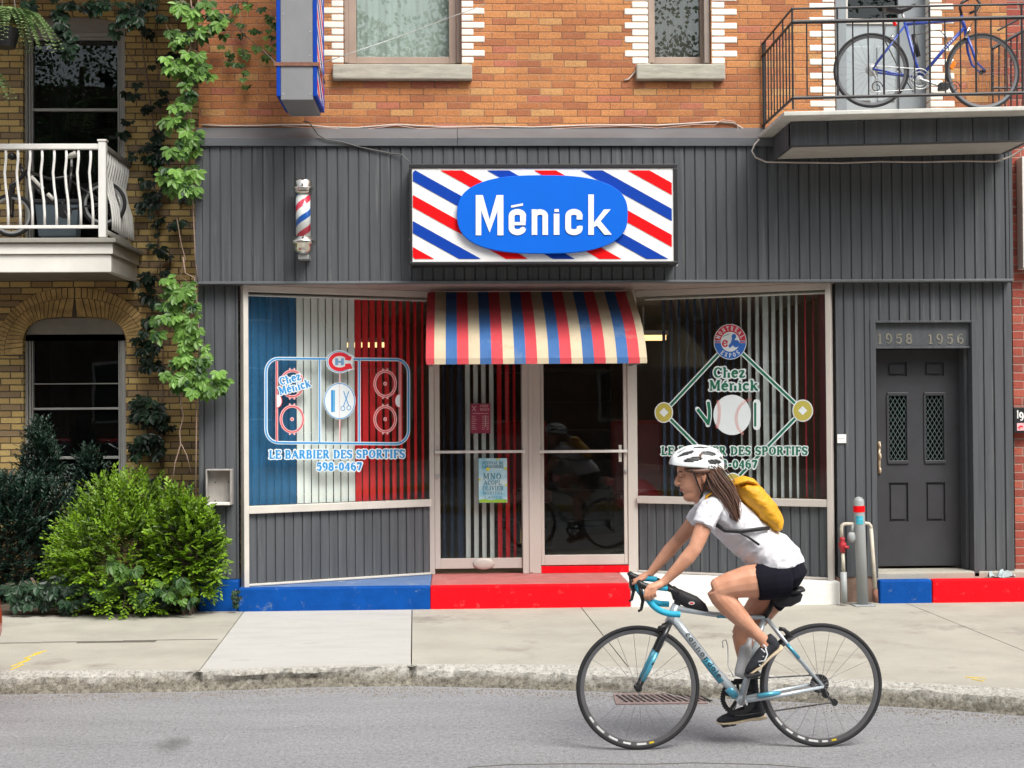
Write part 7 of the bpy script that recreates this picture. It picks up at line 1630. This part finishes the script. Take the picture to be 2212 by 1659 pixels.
tx = bpy.data.textures.new('folds', 'CLOUDS'); tx.noise_scale = .075; dm = sh.modifiers.new('folds', 'DISPLACE'); dm.texture = tx; dm.strength = .022; dm.mid_level = .5; dm.texture_coords = 'GLOBAL'
m_short = mat('black_shorts_cloth', (.007, .007, .013), .85, .25, 12, bmp=.3, spec=.15)
b = M()
limb([(1699, 1266, 0, (.12, .07)), (1696, 1248, 0, (.165, .125)), (1684, 1226, 0, (.160, .124)), (1664, 1205, 0, (.150, .110))], 22)
limb([(1694, 1248, -.082, .112), (1664, 1253, -.10, .106), (1640, 1257, -.11, (.092, .100)), (1631, 1259, -.11, (.088, .097))], 18)
limb([(1694, 1248, .085, .11), (1672, 1278, .09, .102), (1656, 1300, .095, (.088, .092))], 18)
sh2 = b.build('shorts', m_short, rider, smooth=True); rem(sh2, .007, 3)
# shoes and socks
m_shoe = mat('black_knit_shoe', (.016, .018, .024), .8, .2, 30); m_sole = mat('cream_shoe_sole', (.56, .46, .32), .7, .1, 10); m_lace = mat('white_lace', (.62, .64, .66), .8)
def shoe(heel, toe, dy, ank, white):
    H_, T_ = W(*heel, Yk + dy), W(*toe, Yk + dy); t = (T_ - H_); L = t.length; t.normalize(); n_ = Vector((-t.z, 0, t.x))
    if n_.dot(W(*ank, Yk + dy) - H_) < 0: n_ = -n_
    P = lambda u, h: H_ + t * (L * u) + n_ * h
    b = M(); b.tube([P(-.01, .030), P(.08, .036), P(.25, .040), (P(.45, .036)), P(.65, .028), P(.85, .020), P(.97, .014), P(1.0, .012)], [(.018, .022), (.032, .036), (.034, .040), (.040, .036), (.044, .028), (.040, .021), (.026, .013), (.012, .006)], 16, upv=Yx)
    b.tube([P(.10, .05), P(.12, .075), P(.13, .088)], [.034, .034, .035], 14)
    s_ = b.build('shoe', m_shoe, rider, smooth=True); rem(s_, .005, 3)
    b = M(); b.tube([P(-.03, .002), P(.08, -.001), P(.35, .002), P(.65, -.004), P(.9, .000), P(1.02, .010)], [(.024, .011), (.036, .013), (.034, .010), (.046, .009), (.040, .008), (.012, .004)], 14, upv=Yx); b.build('sole', m_sole, s_, smooth=True)
    if white:
        b = M()
        for k in range(5): u = .28 + k * .09; h = .088 - k * .0135; b.tube([P(u, h - .030) + Vector((0, -.040, 0)), P(u + .01, h - .010) + Vector((0, -.022, 0)), P(u + .02, h - .004), P(u + .01, h - .010) + Vector((0, .022, 0))], .0042, 6)
        b.build('laces', m_lace, s_, smooth=True)
        b = M(); b.tube([P(.30, .062) + Vector((0, -.037, 0)), P(.36, .028) + Vector((0, -.0405, 0)), P(.5, .012) + Vector((0, -.044, 0)), P(.62, .030) + Vector((0, -.040, 0))], .0045, 6); b.build('side_stripe', m_lace, s_, smooth=True)
    return s_
shoe((1688, 1398), (1614, 1459), -.115, (1648, 1375), True)
shoe((1652, 1549), (1549, 1563), .10, (1628, 1510), False)
b = M(); limb([(1619, 1455, .10, (.040, .043)), (1623, 1480, .10, (.036, .038)), (1628, 1512, .10, (.032, .034)), (1631, 1528, .10, (.034, .036))]); b.build('sock', m_shoe, rider, smooth=True)
# hair
m_hair, nt, bs = newmat('brown_hair'); v = coords(nt, (1, 1, 1)); mp = N(nt, 'ShaderNodeMapping'); mp.inputs['Rotation'].default_value = (0, R(-55), 0); mp.inputs['Scale'].default_value = (6, 160, 160); nt.links.new(v, mp.inputs[0])
nt.links.new(ramp(nt, noise(nt, mp.outputs[0], 1.5, 4), [(.3, (.07, .032, .02)), (.55, (.13, .062, .04)), (.8, (.22, .115, .075))]), bs.inputs['Base Color']); bs.inputs['Roughness'].default_value = .45
r = random.Random(9); b = M(); hpts = [(1534, 1016), (1541, 1028), (1550, 1043), (1566, 1062), (1578, 1084), (1587, 1105), (1592, 1122)]
for i in range(420):
    ox, oy, oz = r.gauss(0, .62), r.gauss(0, .62), r.gauss(0, .4); rad = [.030, .040, .042, .040, .036, .028, .014]; e = r.uniform(.72, 1.02); P = []
    for k, (x, y) in enumerate(hpts):
        c = W(x, y, Yk - .05 - .021 * k); t = Vector((.7, 0, -.7)); nn_ = Vector((.7, 0, .7)); P.append(c + nn_ * (ox * rad[k]) + Vector((0, oy * rad[k], 0)) + t * oz * .02)
    m_ = int(len(P) * e + .5); P = smoothp(P[:max(4, m_)], 1); b.tube(P, [.0026] * (len(P) - 2) + [.0018, .0006], 4, cap=False)
b.tube([W(x, y, Yk - .05 - .021 * k) for k, (x, y) in enumerate(hpts)], [(.026, .028), (.034, .034), (.036, .036), (.033, .032), (.028, .026), (.02, .018), (.008, .008)], 12, upv=Yx)
n = 20; base = len(b.v)
for i in range(9):
    z = -.055 + .022 * i
    for j in range(n):
        a = R(98 + 164 * j / (n - 1)); q_ = math.sin(min(1, (i + 1.2) / 5) * math.pi / 2) * (1, 1, 1, 1, 1, .97, .86, .68, .42)[i]; b.v.append(tuple(hp(-.005 + .103 * math.cos(a) * q_, .083 * math.sin(a), z)))
for i in range(8):
    for j in range(n - 1): b.f.append((base + i * n + j, base + i * n + j + 1, base + (i + 1) * n + j + 1, base + (i + 1) * n + j)); b.m.append(0)
for s in (-1, 1): b.tube([hp(.075, .062 * s, .062), hp(.05, .074 * s, .052), hp(.02, .080 * s, .040), hp(-.03, .084 * s, .030), hp(-.07, .06 * s, .020)], [.008, .012, .014, .016, .014], 8)
b.build('hair', m_hair, rider, smooth=True)
# helmet
hel = thing('helmet', 'white vented cycling helmet on the cyclist', 'helmet', hp(0, 0, .1)); m_hel = mat('white_helmet_shell', (.74, .78, .79), .3, .03, 5, coat=.4)
hc = W(1503, 1004, Yk); tilt = R(3)
def hel_pt(u, v, k=1.0):                           # u 0 front .. 1 back; v angle across, 0..pi
    x = -math.cos(u * math.pi); Lf = .143 if x < 0 else .150
    prof_ = math.sin(u * math.pi) ** (.86 if x < 0 else .6); hgt = .110 * (1 + .10 * x) ; wd_ = .098 * (math.sin(u * math.pi) ** .5)
    X_ = x * Lf * k; Z_ = math.sin(v) * hgt * prof_ * k; Y_ = -math.cos(v) * wd_ * k
    drop = -.012 * math.sin(u * math.pi) * (1 - math.sin(v)) - .014 * max(0, x) * (1 - math.sin(v) * .6)
    p = Vector((X_, Y_, Z_ + drop)); p = Matrix.Rotation(tilt, 3, 'Y') @ p; return hc + p
NU, NV = 64, 56
def vent(u, v):
    d = math.degrees(v)
    for (vc, hw, rng) in ((90, 6.5, ((.20, .44), (.52, .92))), (66, 8.0, ((.13, .36), (.43, .66), (.73, .95))), (114, 8.0, ((.13, .36), (.43, .66), (.73, .95))), (43, 8.0, ((.20, .45), (.52, .74), (.78, .96))), (137, 8.0, ((.20, .45), (.52, .74), (.78, .96))), (21, 7.0, ((.30, .55), (.60, .84))), (159, 7.0, ((.30, .55), (.60, .84)))):
        for (a, c) in rng:
            um, uh = (a + c) / 2, (c - a) / 2; q_ = (u - um) / uh
            sk = (u - um) * 26 * (1 if vc < 90 else -1 if vc > 90 else 0)
            if abs(q_) < 1 and abs(d - vc - sk) < hw * math.sqrt(1 - q_ * q_): return True
    return False
b = M(); base = 0
for i in range(NU + 1):
    for j in range(NV + 1): b.v.append(tuple(hel_pt(.01 + .98 * i / NU, math.pi * j / NV)))
for i in range(NU):
    for j in range(NV):
        if vent(.01 + .98 * (i + .5) / NU, math.pi * (j + .5) / NV): continue
        k0 = i * (NV + 1) + j; b.f.append((k0, k0 + 1, k0 + NV + 2, k0 + NV + 1)); b.m.append(0)
hs_ = b.build('shell', m_hel, hel, smooth=True); so_ = hs_.modifiers.new('thick', 'SOLIDIFY'); so_.thickness = .012; so_.offset = -1
b = M()
for i in range(25):
    for j in range(21): b.v.append(tuple(hel_pt(.04 + .92 * i / 24, math.pi * j / 20, .935)))
for i in range(24):
    for j in range(20): k0 = i * 21 + j; b.f.append((k0, k0 + 1, k0 + 22, k0 + 21)); b.m.append(0)
b.build('liner', m_blk, hel, smooth=True)
b = M(); b.tube([W(1545, 1002, Yk), W(1558, 1000, Yk), W(1566, 1006, Yk)], [(.05, .02), (.045, .022), (.02, .012)], 10, upv=Yx); b.build('rear_cradle', mat('smoky_plastic', (.12, .12, .20), .3), hel, smooth=True)
for s in (-1, 1):
    b = M()
    for P in ([hp(.045, .079 * s, .060), hp(.034, .080 * s, .02), hp(.026, .072 * s, -.045), hp(.022, .06 * s, -.085)], [hp(-.045, .082 * s, .05), hp(-.028, .088 * s, .0), hp(.0, .080 * s, -.045), hp(.022, .062 * s, -.085)]):
        b.tube(smoothp(P, 1), [(.011, .004)] * len(smoothp(P, 1)), 6)
    b.tube([hp(.022, .062 * s, -.083), hp(.035, .045 * s, -.112), hp(.045, .0, -.122)], (.008), 6); b.build('chin_strap', m_blk, hel, smooth=True)
# backpack
bpk = thing('backpack', 'yellow roll-top backpack on the back of the cyclist', 'backpack', W(1640, 1090, Yk)); m_yb, nt, bs = newmat('yellow_bag_cloth'); v = coords(nt)
nt.links.new(ramp(nt, noise(nt, v, 8, 4), [(.3, (.64, .30, .008)), (.7, (.78, .40, .015))]), bs.inputs['Base Color']); bs.inputs['Roughness'].default_value = .6; bump(nt, bs, noise(nt, coords(nt, (1, 1, 1.6)), 16, 3), .5, .02)
b = M(); limb([(1592, 1052, 0, (.085, .018)), (1602, 1052, 0, (.115, .045)), (1619, 1062, 0, (.135, .066)), (1636, 1084, 0, (.145, .070)), (1652, 1104, 0, (.148, .068)), (1667, 1124, 0, (.140, .056)), (1676, 1137, 0, (.125, .040)), (1680, 1143, 0, (.10, .018))], 24)
o = b.build('bag', m_yb, bpk, smooth=True); rem(o, .008, 2)
t2 = bpy.data.textures.new('bag_folds', 'CLOUDS'); t2.noise_scale = .07; dm = o.modifiers.new('folds', 'DISPLACE'); dm.texture = t2; dm.strength = .022; dm.texture_coords = 'GLOBAL'
b = M(); limb([(1577, 1047, 0, (.09, .010)), (1590, 1041, 0, (.11, .016)), (1606, 1036, 0, (.12, .022)), (1622, 1040, 0, (.11, .020)), (1634, 1050, 0, (.09, .014))], 16); b.build('roll_top', m_yb, bpk, smooth=True)
for s in (-1, 1):
    b = M(); b.tube([W(1580, 1066, Yk + s * .08), W(1556, 1063, Yk + s * .08), W(1540, 1062, Yk + s * .08), W(1526, 1072, Yk + s * .085), W(1522, 1096, Yk + s * .09), W(1540, 1128, Yk + s * .12)], [(.028, .006)] * 6, 8, upv=Yx); b.build('shoulder_strap', m_yb, bpk, smooth=True)
    b = M(); b.tube([W(1662, 1141, Yk + s * .13), W(1640, 1143, Yk + s * .178), W(1600, 1148, Yk + s * .184), W(1566, 1146, Yk + s * .178), W(1545, 1132, Yk + s * .15)], [(.004, .011)] * 5, 8, upv=Yx); b.build('side_strap', m_blk, bpk, smooth=True)
b = M(); b.tube([W(1592, 1147, Yk - .184), W(1616, 1160, Yk - .182), W(1640, 1177, Yk - .172)], [(.004, .007)] * 3, 6, upv=Yx); b.build('loose_strap', m_blk, bpk, smooth=True)

# ================================================================== BLUE BICYCLE ON THE IRON BALCONY
Ybk = 12.22; wz = lambda x, y, dy=0.0: W(1583.6 + .2841 * x, .2841 * y, Ybk + dy)
bb2 = thing('blue_bicycle', 'blue road bicycle locked against the black iron balcony railing', 'bicycle', wz(1420, 830))
m_blue = mat('deep_blue_frame', (.025, .06, .34), .3, .06, 5, coat=.5)
r2_ = .316; f2, h2 = wz(1897, 545), wz(1050, 535); yaw = 0
wheel(bb2, f2, .325, m_alurim, R(4), seed=.4, nsp=24); wheel(bb2, h2, .315, m_alurim, R(-5), seed=1.3, nsp=24)
q = lambda x, y, dy=0: wz(x, y, dy)
b = M(); b.tube([q(1310, 185), q(1740, 150)], .0135, 10); b.tube([q(1735, 120), q(1765, 235)], .016, 10); b.tube([q(1755, 215), q(1600, 380), q(1425, 590)], .0145, 10); b.tube([q(1305, 170), q(1390, 480), q(1425, 590)], .014, 10)
for s in (-1, 1): o_ = Vector((0, .05 * s, 0)); b.tube([q(1310, 190), h2 + o_], .008, 8); b.tube([q(1425, 595), h2 + o_], .009, 8)
b.build('frame', m_blue, bb2, smooth=True)
b = M()
for s in (-1, 1): o_ = Vector((0, .05 * s, 0)); b.tube([q(1765, 240), q(1800, 380) + o_, q(1830, 480) + o_, f2 + o_], [.014, .012, .01, .008], 8)
b.build('fork', m_blue, bb2, smooth=True)
b = M(); b.tube([q(1285, 90), q(1310, 185)], .012, 8); b.build('seat_post', m_steel, bb2, smooth=True)
b = M(); b.tube([q(1160, 75), q(1200, 70), q(1260, 85), q(1340, 60), q(1385, 35)], [(.05, .02), (.07, .032), (.045, .026), (.02, .018), (.012, .012)], 12, upv=Yx); b.build('saddle', m_blk, bb2, smooth=True)
b = M(); b.tube([q(1738, 120), q(1725, 60), q(1740, 20), q(1790, -10)], .013, 8)
for s in (-1, 1): b.tube([q(1790, -10), q(1800, -15, .2 * s), q(1850, -10, .2 * s), q(1880, 30, .2 * s), q(1850, 80, .2 * s), q(1800, 100, .2 * s)], .012, 8)
b.build('handlebar', m_blk, bb2, smooth=True)
b = M(); 
for s in (-.03, .03): b.tube([q(1800, 0, s), q(1870, -40, s), q(1885, 60, s), q(1850, 130, s), q(1790, 220, s)], .003, 6)
b.tube([q(1380, 270), q(1480, 240), q(1570, 230), q(1620, 280), q(1640, 380)], .004, 6); b.tube([q(1160, 180), q(1150, 300), q(1280, 560), q(1370, 700)], .005, 6); b.build('brake_cables', m_cabled, bb2, smooth=True)
b = M(); b.tube([q(1370, 260), q(1410, 430)], .02, 8); b.build('pump', m_blk, bb2, smooth=True)
cc = q(1420, 600, -.05); b = M(); b.lathe((cc.x, cc.y, cc.z), [(.012, 0), (.03, .002), (.03, .006), (.012, .008)], 30, 'Y'); b.tube([cc + Vector((.085 * math.cos(k / 5), 0, .085 * math.sin(k / 5))) for k in range(31)], .005, 6, closed=True); b.tube([cc + Vector((.06 * math.cos(k / 5), .012, .06 * math.sin(k / 5))) for k in range(31)], .005, 6, closed=True); b.tube([cc, q(1590, 660, -.06)], .010, 8); b.tube([cc + Vector((0, .12, 0)), q(1240, 545, .06)], .010, 8); b.build('crankset', m_steel, bb2)
b = M(); pq = q(1597, 660, -.1); b.box(pq.x - .035, pq.x + .035, pq.y - .045, pq.y + .045, pq.z - .03, pq.z + .03); b.build('pedal', m_blk, bb2, bevel=.006)
b = M(); b.lathe((h2.x, h2.y - .05, h2.z), [(.02, 0), (.03, .006), (.055, .03)], 20, 'Y'); b.tube([h2 + Vector((0, -.05, -.02)), q(1090, 600, -.05), q(1065, 680, -.05)], .011, 8); b.lathe(q(1065, 685, -.06), [(.022, 0), (.022, .012)], 14, 'Y'); b.tube([cc + Vector((0, .01, .085)), h2 + Vector((0, -.04, .03))], .004, 6); b.tube([cc + Vector((0, .01, -.085)), q(1065, 700, -.05)], .004, 6); b.build('derailleur_and_chain', m_steel, bb2)
b = M(); b.obox(q(1672, 495, -.03), (.018, 0, .030), (0, .008, 0), (-.014, 0, .012)); b.build('orange_reflector', mat('orange_reflector', (.80, .22, .01), .3), bb2, bevel=.004)
b = M(); b.tube([q(1215, 150), q(1235, 195)], .014, 8); b.build('red_rear_reflector', m_signr, bb2)
b = M(); b.tube([q(1790, 250, -.03), q(1800, 210, -.03), q(1770, 290, -.03)], .012, 8); b.tube([q(1200, 300, -.03), q(1215, 270, -.03)], .012, 8); b.build('calipers', m_chrome, bb2, smooth=True)
b = M(); txf = lambda x, y, l: q(x, y, -.0155 - .001 * l)
for k in range(6): x_, y_ = 1600 + k * 14, 375 - k * 15; seg2(b, [(x_, y_ - 8), (x_ + 6, y_ + 4)], 5, k * .5, txf)
b.build('frame_lettering', m_signw, bb2, fix=False)

# black bicycle and bin on the white balcony
Yk2 = 14.0; z2 = lambda x, y, dy=0.0: W(.2577 * x, 380 + .2577 * y, Yk2 + dy)
kb_ = thing('black_bicycle', 'small black bicycle parked behind the white balcony railing', 'bicycle', z2(500, 500)); m_kf = mat('black_frame_paint', (.02, .02, .022), .3, .1, 5, coat=.4)
kf, kr = z2(95, 330), z2(870, 235); wheel(kb_, kf, .205, m_steel, R(6), tw=.018, seed=.2, nsp=18); wheel(kb_, kr, .215, m_steel, R(-4), tw=.018, seed=.9, nsp=18)
hd = lambda x, y, dy=0.0: W(.2577 * x, .2577 * y, Yk2 + dy)   # coordinates of the upper crop
b = M(); b.tube([hd(175, 1400), hd(200, 1480)], .02, 10); b.tube([hd(200, 1440), z2(330, 130), z2(530, 290)], .018, 10); b.tube([hd(215, 1430), hd(420, 1500), z2(620, 0)], .014, 10); b.tube([hd(600, 1400), z2(590, 60), z2(540, 290)], .014, 10)
for s in (-1, 1): o_ = Vector((0, .05 * s, 0)); b.tube([hd(605, 1520), kr + o_], .009, 8); b.tube([z2(540, 290), kr + o_], .009, 8)
b.build('frame', m_kf, kb_, smooth=True)
b = M(); b.tube([hd(260, 1480, -.02), z2(360, 110, -.02)], .019, 8); b.tube([z2(400, 150, -.02), z2(450, 200, -.02)], .019, 8); b.build('white_frame_marks', m_white, kb_, smooth=True)
b = M()
for s in (-1, 1): o_ = Vector((0, .05 * s, 0)); b.tube([hd(195, 1470), z2(100, 90) + o_, kf + o_], [.018, .016, .010], 8)
b.build('fork', m_kf, kb_, smooth=True)
b = M(); b.tube([hd(175, 1410), hd(140, 1330)], .014, 8); b.tube([hd(100, 1310, -.25), hd(130, 1325, -.1), hd(140, 1330, .1), hd(115, 1310, .25)], .013, 8); b.ball(hd(100, 1310, -.2), .04, .05, .035); b.build('handlebar', m_blk, kb_, smooth=True)
b = M(); b.tube([hd(600, 1420), hd(600, 1320)], .012, 8); b.build('seat_post', m_steel, kb_, smooth=True)
b = M(); b.tube([hd(565, 1315), hd(600, 1305), hd(640, 1290)], [(.02, .016), (.045, .026), (.06, .03)], 12, upv=Yx); b.build('saddle', m_white, kb_, smooth=True)
cc = z2(540, 295, -.05); b = M(); b.lathe((cc.x, cc.y, cc.z), [(.02, 0), (.07, .002), (.07, .006), (.02, .008)], 24, 'Y'); b.tube([cc, cc + Vector((.06, -.02, -.1))], .009, 8); b.tube([cc + Vector((0, .12, 0)), cc + Vector((-.06, .14, .1))], .009, 8); b.build('crankset', m_blk, kb_)
bin_ = thing('storage_bin', 'blue grey storage bin with boards on top behind the white balcony railing', 'bin', z2(470, 520)); p0, p1 = z2(290, 230, .3), z2(660, 515, .3)
b = M(); b.prism([(p0.x, p0.y, p0.z), (p1.x, p0.y, p0.z), (p1.x - .03, p0.y + .02, p1.z + .01), (p0.x + .03, p0.y + .02, p1.z + .01)], (0, .17, 0)); b.build('box', mat('blue_grey_plastic', (.11, .15, .18), .5), bin_, bevel=.01)
b = M(); b.box(p0.x - .04, p1.x + .04, p0.y - .02, p0.y + .18, p0.z + .002, p0.z + .04); b.build('lid', m_greydark, bin_, bevel=.008)
